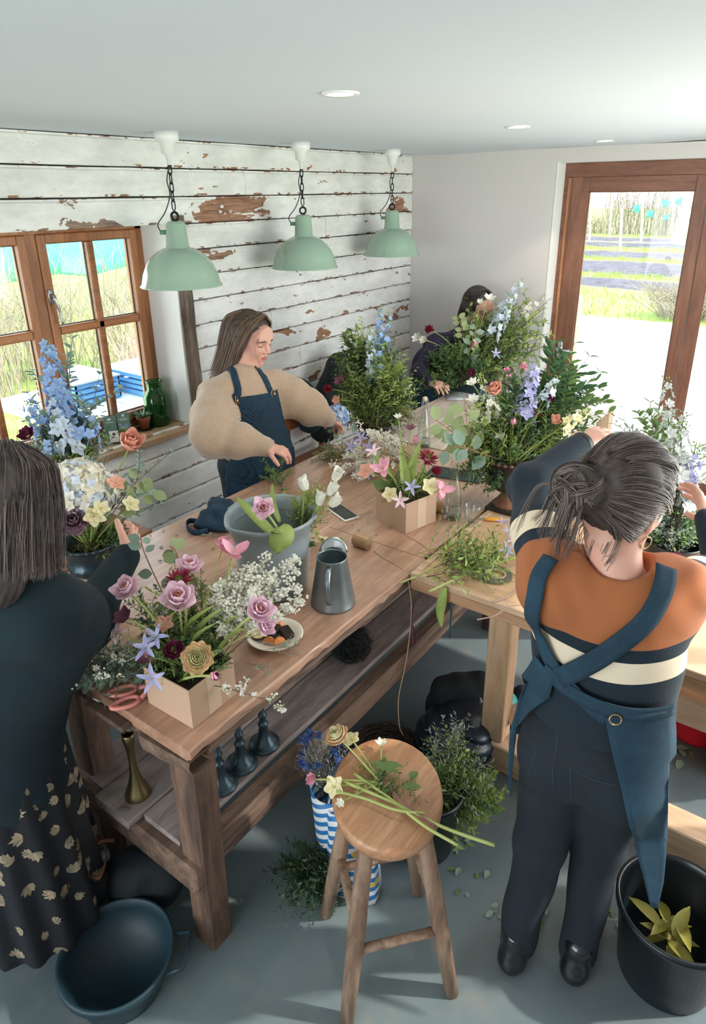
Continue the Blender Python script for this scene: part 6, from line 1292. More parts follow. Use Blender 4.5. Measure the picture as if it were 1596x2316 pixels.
P_CREAM = pm('petal_cream', '#f0e6bd', '#e0dba4'); P_BLUE = pm('petal_blue', '#a9c4ea', '#7ba3db'); P_LBLUE = pm('petal_pale_blue', '#dbe4ee', '#bccde2'); P_LAV = pm('petal_lavender', '#bcb8de', '#9aa0d0'); P_MAUVE = pm('petal_mauve', '#a07f8f', '#82606f'); P_GREYW = pm('petal_grey_white', '#cfd0ca', '#adb3b4'); P_YEL = pm('petal_yellow', '#e8d06a', '#d9b24a'); P_BUTTER = pm('petal_pink_butter', '#f6e2ae', '#f0bcb0'); P_PLUMP = pm('petal_dusky', '#8a4f60', '#5d3348')
M_STAM = mat('stamen', '#d8b84c', .7); M_CENT = mat('green_centre', '#6f7d35', .7, bump=.5, bscale=300); M_MOSS = mat('moss', '#6a6440', .95, var=.4, vscale=60, island=.8, hue='#3d4426')
def petal(mb, ang, L, W, e0, e1, r0=.0, z0=0.0, cup=.25, tip=1.0, n=5, mi=0, wav=0):
    ts = np.linspace(0, 1, n); el = e0+(e1-e0)*ts; dr = np.cos(el)*L/(n-1); dz = np.sin(el)*L/(n-1)
    r = r0+np.concatenate([[0], np.cumsum(dr[:-1])]); z = z0+np.concatenate([[0], np.cumsum(dz[:-1])]); w = W*.5*np.sin(np.pi*(.12+.83*ts**tip))**.75; G = []
    for i in range(n):
        nr, nz = -math.sin(el[i]), math.cos(el[i]); row = []
        for q in (-1, -.5, .5, 1) if W > .012 else (-1, 0, 1):
            c = cup*w[i]*(q*q)+random.uniform(-wav, wav); rr, zz = r[i]+nr*c, z[i]+nz*c; t = q*w[i]; row.append((rr*math.cos(ang)-t*math.sin(ang), rr*math.sin(ang)+t*math.cos(ang), zz))
        G.append(row)
    mb.grid(G, mi)
def bloom(layers, rnd=.06):
    mb = MB()
    for (n, L, W, e0, e1, r0_, z0, cup, tip, mi) in layers:
        a0 = random.random()*6
        for k in range(n): petal(mb, a0+2*math.pi*k/n+random.gauss(0, rnd), L*random.uniform(.9, 1.1), W*random.uniform(.9, 1.1), math.radians(e0)+random.gauss(0, rnd), math.radians(e1)+random.gauss(0, rnd*1.5), r0_, z0, cup, tip, mi=mi, wav=W*.02)
    return mb
def dots(mb, n, R_, z, r, mi, h=.004):
    for k in range(n):
        a = k*2.4; q = R_*math.sqrt((k+.5)/n); mb.lathe([(0, 0), (r, r), (0, 2*r)], (q*math.cos(a), q*math.sin(a), z+h*random.random()), 5, mi, cap=False)
    return mb
BL = {}
def reg(name, fn, mats, var=2): BL[name] = [fn().mesh('flower_head', mats, True) for _ in range(var)]
reg('tulip_double', lambda: dots(bloom([(5, .046, .042, 10, 75, .004, 0, .5, 1.3, 0), (5, .042, .038, 35, 95, .003, .004, .5, 1.3, 0), (5, .036, .032, 50, 105, .002, .008, .5, 1.3, 0), (4, .026, .02, 70, 110, .002, .01, .5, 1.2, 1)]), 8, .004, .014, .0015, 2), [P_LILAC, P_PEACH, M_STAM], 3)
reg('tulip_pink', lambda: bloom([(3, .050, .036, 62, 100, .006, 0, .6, .8, 0), (3, .050, .036, 68, 104, .005, .002, .6, .8, 0), (4, .040, .028, 74, 108, .003, .004, .6, .8, 0)]), [P_PINK, P_PEACH], 2)
reg('tulip_open', lambda: dots(bloom([(3, .048, .030, 10, 45, .004, 0, .35, .9, 0), (3, .044, .028, 30, 65, .003, .003, .35, .9, 0)]), 7, .006, .008, .0016, 1, .01), [P_PINK, M_STAM], 2)
reg('ranunculus_butter', lambda: dots(bloom([(12, .030, .026, -10, 95, .014, .002, .4, 1.2, 0), (12, .027, .024, 10, 110, .013, .006, .4, 1.2, 0), (12, .024, .021, 25, 118, .011, .010, .4, 1.2, 1), (11, .020, .018, 40, 122, .009, .013, .4, 1.2, 1), (10, .016, .015, 50, 125, .007, .016, .4, 1.2, 1), (9, .012, .012, 60, 130, .005, .018, .4, 1.2, 1)]), 10, .005, .024, .0018, 2), [P_BUTTER, P_CREAM, M_CENT], 1)
reg('ranunculus_red', lambda: dots(bloom([(8, .026, .026, 10, 80, .008, .002, .5, .7, 0), (8, .022, .024, 35, 100, .007, .006, .5, .7, 0), (7, .017, .02, 50, 115, .005, .010, .5, .7, 0)]), 12, .006, .014, .0022, 1), [P_BURG, M_CENT], 2)
reg('anemone_red', lambda: dots(bloom([(16, .026, .007, 0, 40, .010, .004, .3, 1, 0), (16, .023, .007, 20, 60, .009, .008, .3, 1, 0), (14, .019, .006, 35, 75, .008, .011, .3, 1, 0)], .15), 22, .010, .012, .0024, 1), [P_RED, M_CENT], 2)
reg('rose_peach', lambda: bloom([(5, .042, .042, 35, 95, .005, 0, .6, .7, 0), (5, .040, .036, 55, 105, .005, .003, .6, .7, 0), (5, .034, .030, 70, 112, .004, .006, .6, .7, 0), (4, .026, .024, 80, 118, .003, .010, .6, .7, 0)]), [P_PEACH], 2)
reg('rose_mauve', lambda: bloom([(6, .044, .046, 0, 70, .006, 0, .5, .6, 0), (6, .038, .038, 30, 95, .005, .004, .55, .6, 0), (6, .031, .030, 50, 108, .004, .008, .6, .6, 0), (5, .024, .024, 65, 115, .003, .012, .6, .6, 0), (4, .016, .016, 75, 120, .002, .014, .6, .6, 0)]), [P_MAUVE], 1)
reg('hellebore', lambda: dots(bloom([(5, .030, .028, 0, 35, .002, 0, .35, .7, 0)]), 12, .006, .004, .0012, 1, .006), [P_CREAM, M_STAM], 2)
reg('hellebore_pink', lambda: dots(bloom([(5, .030, .028, 0, 35, .002, 0, .35, .7, 0)]), 12, .006, .004, .0012, 1, .006), [P_PEACH, M_STAM], 2)
reg('hellebore_dusky', lambda: bloom([(5, .032, .030, 20, 60, .002, 0, .4, .7, 0)]), [P_PLUMP], 1)
reg('clematis', lambda: dots(bloom([(5, .036, .012, 35, -10, .002, 0, .3, .9, 0)]), 5, .003, .003, .001, 1, .006), [P_LAV, M_STAM], 2)
reg('clematis_pink', lambda: dots(bloom([(5, .036, .013, 35, -10, .002, 0, .3, .9, 0)]), 5, .003, .003, .001, 1, .006), [P_LILAC, M_STAM], 2)
reg('bell_white', lambda: bloom([(5, .044, .034, 92, 62, .011, 0, .5, 1.1, 0)], .02), [P_WHITE], 2)
reg('freesia_white', lambda: bloom([(6, .026, .018, 30, 60, .002, 0, .4, .8, 0)]), [P_WHITE], 2)
reg('carnation_red', lambda: bloom([(8, .024, .018, 0, 60, .003, 0, .3, .5, 0), (8, .022, .016, 30, 80, .003, .003, .3, .5, 0), (7, .018, .014, 50, 95, .002, .005, .3, .5, 0)], .2), [P_RED], 2)
reg('magenta', lambda: bloom([(7, .024, .022, 15, 85, .004, 0, .5, .7, 0), (6, .020, .018, 45, 105, .003, .004, .5, .7, 0)]), [P_BURG], 1)
reg('ranunculus_pink', lambda: bloom([(8, .026, .026, 5, 80, .006, .002, .5, .7, 0), (8, .022, .024, 35, 100, .005, .006, .5, .7, 0), (7, .017, .02, 55, 115, .004, .010, .5, .7, 0)]), [P_PINK], 1)
reg('lisianthus_lilac', lambda: bloom([(5, .030, .030, 15, 85, .004, 0, .5, .7, 0), (5, .026, .026, 40, 100, .003, .004, .5, .7, 0), (4, .02, .02, 60, 110, .002, .008, .5, .7, 0)]), [P_LILAC], 1)
def floret(mats): return [dots(bloom([(5, .0155, .013, 5, 30, .001, 0, .3, .7, 0)]), 3, .002, .001, .0014, 1).mesh('floret', mats, True) for _ in range(2)]
FL = {'blue': floret([P_BLUE, P_WHITE]), 'pale': floret([P_LBLUE, P_WHITE]), 'lav': floret([P_LAV, P_WHITE]), 'grey': floret([P_GREYW, P_WHITE]), 'cream': floret([P_CREAM, P_YEL]), 'white': floret([P_WHITE, P_CREAM])}
def leafV(L, W, fold=.18, bend=.25, n=4):
    ts = np.linspace(0, 1, n); G = []
    for t in ts:
        w = W*.5*math.sin(math.pi*min(1, .04+.96*t**.85))**.8 if t < 1 else 0; z = -bend*L*t*t; G.append([(-w, L*t, z+fold*w), (0, L*t, z-fold*w*.6), (w, L*t, z+fold*w)])
    return np.array(G)
def add_leaf(mb, p, d, up_, L, W, mi=0, fold=.25, bend=.25, n=4):
    d = Vector(d).normalized(); x = d.cross(Vector(up_)); x = x.normalized() if x.length > 1e-4 else Vector((1, 0, 0)); z = x.cross(d); G = leafV(L, W, fold, bend, n)
    mb.grid(G@np.array((x, d, z))+np.array(tuple(p)), mi)
LEAFBIG = MB().grid(leafV(1, .75, .12, .12, 5), thick=.0).mesh('leaf', G_EUL, True); LEAFBIG2 = MB().grid(leafV(1, .75, .12, .12, 5)).mesh('leaf', G_EUC, True)
LEAFTUL = MB().grid(leafV(1, .17, .5, .3, 7)).mesh('leaf', G_LT, True); LEAFMID = MB().grid(leafV(1, .42, .3, .2, 5)).mesh('leaf', G_MID, True)
# ---- foliage templates: unit length along +Z, drooping towards +X
def spray_tpl(kind, seed):
    rnd = random.Random(seed); st = MB(); lf = MB(); P = [Vector((.18*t*t+.02*math.sin(t*5+seed), .02*math.sin(t*4+seed*2), t)) for t in np.linspace(0, 1, 9)]; C = P
    st.tube(P, [.008*(1-.7*i/8)*(.8 if kind != 'ruscus' else 1) for i in range(9)], 4, caps=False)
    def at(t): i = min(int(t*8), 7); return C[i].lerp(C[i+1], t*8-i)
    if kind == 'ruscus': twigs_, nl, L, W, s0 = 7, 9, .13, .052, .12
    elif kind == 'fine': twigs_, nl, L, W, s0 = 10, 9, .092, .036, .1
    elif kind == 'euc': twigs_, nl, L, W, s0 = 5, 9, .085, .058, .15
    elif kind == 'olive': twigs_, nl, L, W, s0 = 7, 10, .12, .03, .1
    elif kind == 'bud': twigs_, nl, L, W, s0 = 8, 7, .03, .02, .2
    for k in range(twigs_+1):
        if k < twigs_:
            t = s0+(.8-s0)*k/twigs_+rnd.uniform(-.03, .03); b = at(t); a = k*2.4+rnd.uniform(-.4, .4); d = Vector((math.cos(a), math.sin(a), rnd.uniform(.8, 1.6))).normalized(); l = (1-t)*.55+.10; Q = [b, b+d*l*.5+Vector((0, 0, .02)), b+d*l+Vector((0, 0, -.01))]; st.tube(Q, [.004, .003, .0015], 3, caps=False); f = lambda u: Q[0].lerp(Q[1], u*2) if u < .5 else Q[1].lerp(Q[2], u*2-1); ax = d
        else: f = lambda u: at(.3+.7*u); ax = Vector((.2, 0, 1)).normalized(); l = .7
        m_ = nl if k < twigs_ else int(nl*1.3)
        for j in range(m_):
            u = (j+1)/m_; q = f(min(u, .999)); sd = ax.cross(Vector((rnd.uniform(-.3, .3), rnd.uniform(-.3, .3), 1))+Vector((.01, .02, 0))).normalized(); aa = rnd.uniform(0, 6.28) if kind in ('fine', 'bud') else (j % 2)*math.pi+rnd.uniform(-.5, .5); dd = (Quaternion(ax, aa) @ sd)*.8+ax*.65; up_ = ax*.6+Vector((rnd.uniform(-.5, .5), rnd.uniform(-.5, .5), .8)); s_ = rnd.uniform(.7, 1.15)*(1-.35*u)
            if kind == 'bud': lf.lathe([(0, 0), (W*.5*s_, L*.4*s_), (0, L*s_)], tuple(q+dd*.02), 4, cap=False)
            else: add_leaf(lf, q, dd, up_, L*s_, W*s_, 0, .25, .2, 4)
            if kind in ('euc', 'ruscus') and j % 2 == 0: add_leaf(lf, q, -(Quaternion(ax, aa) @ sd)*.8+ax*.65, up_, L*s_, W*s_, 0, .25, .2, 4)
    return st, lf
TPL = {}
for kd, ms in (('ruscus', [G_DK, G_MID, G_LT, G_GREY]), ('fine', [G_MID, G_LT, G_GREY, G_DK]), ('euc', [G_EUC, G_EUL, G_GREY, G_DK]), ('olive', [G_LT, G_MID, G_GREY, G_DK]), ('bud', [P_WHITE, P_CREAM, P_LAV])):
    for sd in range(3):
        st, lf = spray_tpl(kd, sd+3); sm = st.mesh('stem', S_DK if kd != 'olive' else S_GR, True)
        for m_ in ms:
            me = lf.mesh('foliage', m_, True); TPL.setdefault((kd, m_.name), []).append((sm, me, np.concatenate(lf.v), lf.f, np.concatenate(st.v), st.f))
KNAME = {'ruscus': 'ruscus_branch', 'fine': 'fine_leaf_branch', 'euc': 'eucalyptus_branch', 'olive': 'narrow_leaf_branch', 'bud': 'dried_sprig'}
def sprayM(base, tip, sc_=1.0):
    v = tip-base; L = v.length; hz = Vector((v.x, v.y, 0))
    if hz.length < .01: hz = Vector((random.uniform(-1, 1), random.uniform(-1, 1), 0))
    return TM((0, 0, 0), frame((v.normalized()-hz.normalized()*.16).normalized(), hz), (L*sc_, L*sc_, L))
def spray(kd, m_, base, tip, label, group, name=None, cat_='foliage', sc_=1.0):
    base, tip = Vector(base), Vector(tip); tp = random.choice(TPL[(kd, m_.name)]); M_ = sprayM(base, tip, sc_); t = thing(name or KNAME[kd], label, cat_, tuple(base), group); inst('stem', tp[0], t, M_); o = inst('foliage', tp[1], t, M_); o['kind'] = 'stuff'; return t
def rtip(ell, D, dj): # random point in a photo-space ellipse at a depth
    cx_, cy_, rx, ry = ell; a = random.uniform(0, 6.283); r_ = math.sqrt(random.uniform(.15, 1)); return atd(cx_+rx*r_*math.cos(a), cy_+ry*r_*math.sin(a), D+random.uniform(-dj, dj))
def mass(n, kinds, base, ell, D, dj, label, group, br=.03, name=None):
    keep = max(4, int(n*.36)); tips = [rtip(ell, D+.04, dj) for _ in range(n)]; tips.sort(key=lambda q: dep(q)); far = MB(); ml = sorted({k[1].name for k in kinds}); mats_ = [bpy.data.materials[x] for x in ml]+[S_DK]
    for i, t_ in enumerate(tips):
        kd, m_ = random.choice(kinds); b = Vector(base)+Vector((random.uniform(-br, br), random.uniform(-br, br), 0))
        if t_.z < ZT+.03 and base[2] > .8: t_.z = ZT+.03
        t_.x = max(t_.x, .12)
        if i < keep: spray(kd, m_, b, t_, label, group, name)
        else: tp = random.choice(TPL[(kd, m_.name)]); M_ = sprayM(b, t_); o_ = np.array(tuple(b)); far.add(xf(tp[2], M_)+o_, tp[3], ml.index(m_.name)); far.add(xf(tp[4], M_)+o_, tp[5], len(ml))
    if far.n: o = far.build('foliage_fill', mats_, None); tag(o, 'dense inner '+group, 'foliage', kind='stuff')
def flower(kind, base, tip, label, name='cut_flower', cat_='flower', group=None, s=1.0, face=None, bend=.25, stem=S_GR, r=.0022, leaves=0, leafm=LEAFMID, leafL=.05, h=None):
    base, tip = Vector(base), Vector(tip)+(CAM-Vector(tip)).normalized()*(.045 if L0 else 0); v = tip-base; mid = base.lerp(tip, .55)+Vector((0, 0, 1))*v.length*bend*.35-Vector((v.x, v.y, 0))*bend*.4; P = bez(base, mid, tip, 9); t = thing(name, label, cat_, tuple(base), group)
    MB().tube(P, [r*1.2]*4+[r]*5, 6).build('stem', stem, t, smooth=True); tg_ = (P[-1]-P[-2]).normalized()
    if face is None: face = tg_*.6+(CAM-tip).normalized()*.7+Vector((0, 0, .25))
    R = frame(Vector(face), Vector((random.uniform(-1, 1), random.uniform(-1, 1), .1))); me = random.choice(BL[kind]); inst('flower_head', me, t, TM(tip-base-Vector(face).normalized()*.002, R, s))
    for k in range(leaves):
        u = (k+.6)/(leaves+.6)*.8; i = int(u*8); q = P[i]; a = k*2.4+random.random(); d = Vector((math.cos(a), math.sin(a), 1.8 if leafm is LEAFTUL else .7)).normalized(); inst('leaf', leafm, t, TM(q-base, frame(d.cross(Vector((math.sin(a), -math.cos(a), 0))).normalized()*1.0, d.cross(Vector((0, 0, 1)))), leafL*random.uniform(.8, 1.2)) if False else TM(q-base, Matrix((d.cross(Vector((0, 0, 1))).normalized(), d, d.cross(Vector((0, 0, 1))).normalized().cross(d))).transposed(), leafL*random.uniform(.8, 1.2)))
    return t
def spike(col, base, tip, frac, n, label, s=1.0, rad=.016, group=None, name='delphinium', buds=5, stem=S_GR):
    """flower spike: florets around the upper part of the stem, smaller to the tip"""
    cd = (CAM-Vector(tip)).normalized()*(.07 if L0 else 0); base, tip = Vector(base)+Vector((cd.x, cd.y, 0))*.5, Vector(tip)+cd; v = tip-base; mid = base.lerp(tip, .5)-Vector((v.x, v.y, 0))*.12+cd*.4; P = bez(base, mid, tip, 17); t = thing(name, label, 'flower', tuple(base), group)
    MB().tube(P, [.0035-.0022*i/16 for i in range(17)], 6).build('stem', stem, t, smooth=True)
    for k in range(n):
        u = (1-frac)+frac*(k/n)*.93; i = min(int(u*16), 15); q = P[i].lerp(P[i+1], u*16-i); ax = (P[i+1]-P[i]).normalized(); a = k*2.4+random.uniform(-.3, .3); sd = Quaternion(ax, a) @ ax.cross(Vector((.3, .2, 1))).normalized(); sc_ = s*(1.15-.65*(k/n))*random.uniform(.85, 1.15); d = (sd+ax*.2).normalized()
        inst('floret', random.choice(FL[col]), t, TM(q+d*rad*sc_-base, frame(d*1.0+Vector((0, 0, .15)), ax), sc_*1.25))
    b = MB()
    for k in range(buds*3):
        u = .88+.12*k/(buds*3); i = min(int(u*16), 15); q = P[i].lerp(P[i+1], u*16-i); a = k*2.4; ax = (P[-1]-P[-2]).normalized(); sd = Quaternion(ax, a) @ ax.cross(Vector((.3, .2, 1))).normalized(); b.lathe([(0, 0), (.0035, .004), (0, .010)], tuple(q+sd*.007*(1.3-u)*5), 5, cap=False)
    for k in range(6):
        u = (1-frac)*(k+1)/7; i = min(int(u*16), 15); a = random.random()*6; add_leaf(b, P[i], (math.cos(a), math.sin(a), .6), (0, 0, 1), .05, .012, 0)
    b.build('buds_and_leaves', G_LT if col != 'grey' else G_MID, t, smooth=True); return t
def eucalypt(base, pts, label, n, L, me=LEAFBIG, stem=None, group=None, name='eucalyptus_branch'):
    t = thing(name, label, 'foliage', tuple(base), group); C = cat([Vector(base)]+[Vector(p) for p in pts], 6); MB().tube(C, [.002]*len(C), 5).build('stem', stem or mat('stem_reddish', '#9b6f5e', .7), t, smooth=True)
    for k in range(n):
        i = int(len(C)*(.25+.74*k/n)); i = min(i, len(C)-2); ax = (C[i+1]-C[i]).normalized(); sd = ax.cross((CAM-C[i]).normalized()).normalized()*(1 if k % 2 else -1); d = (sd+ax*.5+Vector((random.uniform(-.3, .3),)*3)).normalized(); nz = ((CAM-C[i]).normalized()+Vector((random.uniform(-.6, .6), random.uniform(-.6, .6), random.uniform(-.2, .6)))); x = d.cross(nz).normalized(); inst('leaf', me, t, TM(C[i]-Vector(base)+d*L*.12, Matrix((x, d, x.cross(d))).transposed(), L*random.uniform(.75, 1.1)))
    return t
def spirea(base, tip, label, n=26, group=None, side=5, s=1.0, name='blossom_branch', m_=None):
    base, tip = Vector(base), Vector(tip); v = tip-base; P = bez(base, base.lerp(tip, .5)+Vector((0, 0, .12))*v.length, tip, 12); t = thing(name, label, 'flower', tuple(base), group); st = MB().tube(P, [.0018-.001*i/11 for i in range(12)], 4); fl = MB(); lf = MB()
    pts = []
    for k in range(side):
        i = 4+int(7*k/side); q = P[i]; a = random.random()*6.28; e = q+(v.normalized()*.6+Vector((math.cos(a), math.sin(a), .3))*.6)*random.uniform(.03, .06)*s; st.tube([q, e], [.001, .0005], 3, caps=False); pts.append((q, e))
    for k in range(n):
        if random.random() < .6 and pts: a_, b_ = random.choice(pts); q = a_.lerp(b_, random.uniform(.3, 1))
        else: i = random.randint(5, 10); q = P[i].lerp(P[i+1], random.random())
        c = q+Vector([random.gauss(0, .004) for _ in range(3)])
        for _ in range(9):
            p_ = c+Vector([random.gauss(0, .0045*s) for _ in range(3)]); A = frame(Vector([random.gauss(0, 1) for _ in range(3)])+Vector((0, 0, 1))+(CAM-c).normalized()); r_ = .0032*s
            fl.add([tuple(p_+A@Vector((r_*math.cos(u), r_*math.sin(u), .0006*(j % 2)))) for j, u in enumerate(np.linspace(0, 6.283, 7)[:-1])], [(0, 1, 2, 3, 4, 5)])
        if k % 2 == 0: a = random.random()*6.28; add_leaf(lf, q, (math.cos(a), math.sin(a), .4), (0, 0, 1), .014, .006)
    st.build('stem', S_DK, t, smooth=True); o = fl.build('blossom', m_ or P_WHITE, t); o['kind'] = 'stuff'; o = lf.build('leaves', G_LT, t); o['kind'] = 'stuff'; return t
def hydrangea(base, c, R_, mats, label, n=150, s=1.0, name='hydrangea'):
    base, c = Vector(base), Vector(c); t = thing(name, label, 'flower', tuple(base)); MB().tube(bez(base, base.lerp(c, .5)+Vector((0, 0, .02)), c, 7), .004, 6).build('stem', S_GR, t, smooth=True); mb = MB()
    for k in range(n):
        z = 1-1.7*(k+.5)/n; r_ = math.sqrt(max(0, 1-z*z)); a = k*2.399; d = Vector((r_*math.cos(a), r_*math.sin(a), z)); b = MB()
        for j in range(4): petal(b, j*math.pi/2+.3, .0125*s, .0125*s, .15, .35, .001, 0, .2, .7, n=3)
        A = frame(d+Vector([random.gauss(0, .25) for _ in range(3)]), Vector([random.gauss(0, 1) for _ in range(3)])); mb.add(xf(np.concatenate(b.v), TM(c+d*R_*random.uniform(.88, 1.06), A)), b.f, random.randrange(len(mats)))
    o = mb.build('flower_head', mats, t, smooth=True); o['kind'] = 'stuff'; return t
def moss(c, r, n, label, h=.5, parent=None, m_=None, name='moss'):
    b = MB()
    for k in range(n):
        a = random.random()*6.28; q = r*math.sqrt(random.random()); p_ = Vector((c[0]+q*math.cos(a), c[1]+q*math.sin(a), c[2]+r*h*math.sqrt(max(0, 1-(q/r)**2))*random.random())); d = Vector([random.gauss(0, 1) for _ in range(3)]); d.z = abs(d.z); d.normalize(); b.tube([p_, p_+d*.012, p_+d*.02+Vector((random.gauss(0, .006), random.gauss(0, .006), 0))], [.0016, .0012, .0006], 3, caps=False)
    for v in b.v: v[:, 2] = np.maximum(v[:, 2], c[2]+.0005)
    if parent is not None: o = b.build(name, m_ or M_MOSS, parent); o['kind'] = 'stuff'; return o
    o = b.build(name, m_ or M_MOSS, None); return tag(o, label, 'moss', kind='stuff')
# ================================================================ ARRANGEMENTS
TOP = lambda b, z: Vector((b[0], b[1], z))
def D_(p): return dep(p)
# --- 1: near kraft box
b1 = Vector((BOX1[0], BOX1[1], ZT+.08)); D1 = D_(b1); w_ = ' in the near cardboard box'
mass(30, [('ruscus', G_DK), ('ruscus', G_MID), ('fine', G_DK), ('olive', G_MID)], b1, (415, 1440, 120, 95), D1, .08, 'dark leafy sprig filling the near cardboard box', 'greenery in the near cardboard box', .05)
mass(16, [('fine', G_MID), ('olive', G_LT), ('euc', G_EUC)], b1, (410, 1350, 140, 90), D1+.05, .08, 'fresh green sprig rising above the near cardboard box', 'tall greenery in the near box', .05)
mass(22, [('ruscus', G_DK), ('ruscus', G_MID), ('olive', G_LT), ('euc', G_EUC)], b1+Vector((0, 0, .02)), (425, 1485, 105, 55), D1-.06, .05, 'short leafy sprig round the rim of the near cardboard box', 'rim greenery in the near cardboard box', .06)
F1 = [('tulip_double', 290, 1338, .02, 'pale lilac open tulip leaning left'+w_, 1.0), ('tulip_double', 405, 1362, .0, 'large lilac double tulip at the centre'+w_, 1.25), ('tulip_double', 428, 1290, .10, 'pink lilac double tulip behind the crimson flower'+w_, 1.0), ('tulip_open', 528, 1252, .16, 'pink open tulip at the back, under the white blossom', 1.1), ('tulip_double', 582, 1384, -.02, 'mauve pink tulip leaning right over the cake plate', 1.05), ('lisianthus_lilac', 597, 1420, -.03, 'ruffled lilac flower leaning right above the cake plate', 1.1), ('anemone_red', 405, 1318, .04, 'crimson shaggy flower with a green centre'+w_, 1.15), ('ranunculus_red', 395, 1473, -.07, 'small burgundy ranunculus beside the big butter one', 1.0), ('ranunculus_butter', 446, 1489, -.085, 'large butter and pink ranunculus at the box front', 1.1), ('hellebore_dusky', 282, 1397, .0, 'dusky rose hellebore at the left'+w_, 1.0), ('hellebore_pink', 372, 1412, .0, 'peach hellebore between tulip stems'+w_, .9), ('tulip_pink', 482, 1530, -.10, 'wilting rose petalled flower over the box rim', .7), ('ranunculus_pink', 505, 1235, .18, 'pink ruffled flower at the far top of the near box', 1.0), ('hellebore_dusky', 330, 1485, -.03, 'dark plum hellebore low at the left'+w_, .8)]
for kd, px, py, dj, lb, s_ in F1: flower(kd, b1+Vector((random.uniform(-.05, .05), random.uniform(-.05, .05), 0)), atd(px, py, D1+dj), lb, name='tulip' if 'tulip' in kd else 'cut_flower', s=s_, stem=S_LT, r=.0035 if 'tulip' in kd else .002, leaves=1 if 'tulip' in kd else 0, leafm=LEAFTUL, leafL=.14)
for i, (px, py, dj) in enumerate(((330, 1465, -.05), (262, 1432, .0), (352, 1440, -.04), (345, 1535, -.10))): flower('clematis' if i != 1 else 'clematis_pink', b1+Vector((-.04, 0, 0)), atd(px, py, D1+dj), ('pale violet star clematis low at the left of the near box', 'pink star clematis farthest left of the near box', 'pale violet star clematis beside the burgundy ranunculus', 'drooping violet clematis over the scissors')[i], s=1.0, r=.0012)
for i, (px, py, dj) in enumerate(((620, 1300, .1), (560, 1278, .12), (655, 1322, .1), (690, 1350, .08), (590, 1320, .08), (520, 1300, .1), (500, 1330, .06), (600, 1256, .16), (660, 1268, .16), (545, 1345, .04))): spirea(b1+Vector((.04, .03, 0)), atd(px, py, D1+dj), 'white blossom branch fanning right from the near box towards the grey bucket', 44, 'white blossom branches in the near box', 7, 1.3)
for i, (px, py, dj, lb) in enumerate(((648, 1605, -.06, 'thin white blossom twig hanging over the table edge'), (205, 1470, .05, 'white blossom twig reaching left towards the dark jumper'), (130, 1475, .0, 'fine blossom twig crossing in front of the dark jumper'), (85, 1565, -.14, 'longest blossom twig dangling before the dark jumper'))): spirea(b1+Vector((.03 if i == 0 else -.05, -.02, 0)), atd(px, py, D1+dj), lb, 16, None, 5, 1.0)
moss(atz(262, 1512, ZT), .075, 520, 'heap of brown moss and stalks left of the near box, behind the scissors', .35)
eucalypt(b1+Vector((-.02, .04, 0)), [atd(335, 1270, D1+.12), atd(318, 1215, D1+.16)], 'grey green round-leaved sprig behind the near box, pointing up', 7, .040, LEAFBIG2)
eucalypt(b1+Vector((.0, .05, 0)), [atd(405, 1270, D1+.14), atd(385, 1235, D1+.2)], 'yellow green round-leaved sprig behind the lilac tulips', 6, .045)
o = mass(5, [('olive', G_GREY), ('euc', G_EUC)], b1, (180, 1500, 60, 40), D1+.05, .05, 'grey sprig lying left of the near box', 'grey sprigs left of the near box', .04)
# sprigs lying on the plate and table
for i, (a, b_) in enumerate((((600, 1470), (690, 1450)), ((560, 1500), (620, 1520)))): spray('euc', G_EUC, atz(*a, ZT+.03), atz(*b_, ZT+.03), ('small grey eucalyptus sprig trailing across the cake plate', 'small grey eucalyptus sprig trailing below the cake plate')[i], None)
# --- 2: second kraft box
b2 = Vector((BOX2[0], BOX2[1], ZT+.09)); D2 = D_(b2); w_ = ' in the second cardboard box'
moss((b2.x, b2.y, ZT+.105), .07, 260, 'brown moss packed into the second cardboard box', .35)
mass(12, [('ruscus', G_MID), ('ruscus', G_LT), ('olive', G_MID)], b2, (925, 1075, 70, 55), D2, .07, 'leafy green sprig filling the second cardboard box', 'greenery in the second cardboard box', .04)
mass(14, [('ruscus', G_MID), ('ruscus', G_DK), ('olive', G_LT)], b2+Vector((0, 0, .02)), (922, 1110, 70, 30), D2-.05, .04, 'short leafy sprig round the rim of the second cardboard box', 'rim greenery in the second cardboard box', .06)
F2 = [('tulip_open', 866, 1060, -.04, 'pink star-shaped tulip at the left'+w_, 1.0), ('hellebore_pink', 828, 1065, -.02, 'peach hellebore farthest left above the second box', 1.2), ('clematis_pink', 845, 1022, .05, 'pink star flower above the blue florets, second box', 1.1), ('anemone_red', 965, 1040, .02, 'coral red frilled flower'+w_, 1.3), ('carnation_red', 985, 1066, .0, 'smaller coral flower right of centre'+w_, 1.0), ('hellebore', 972, 1100, -.05, 'cream hellebore facing forward'+w_, 1.25), ('tulip_open', 1000, 1108, -.05, 'mauve pink drooping flower at the right'+w_, 1.0), ('hellebore', 882, 1118, -.08, 'white hellebore hanging over the box front left', 1.1), ('clematis', 930, 1102, -.09, 'purple star clematis hanging over the box front', 1.0), ('clematis_pink', 905, 1132, -.10, 'violet pink star clematis hanging lowest on the box', 1.0), ('tulip_pink', 938, 1002, .08, 'pink tulip at the top back'+w_, .8)]
for kd, px, py, dj, lb, s_ in F2: flower(kd, b2+Vector((random.uniform(-.04, .04), random.uniform(-.04, .04), 0)), atd(px, py, D2+dj), lb, s=s_, r=.0025 if 'tulip' in kd else .0016, stem=S_LT)
t = thing('tulip_leaves', 'broad green tulip leaves standing in the second cardboard box', 'leaves', tuple(b2))
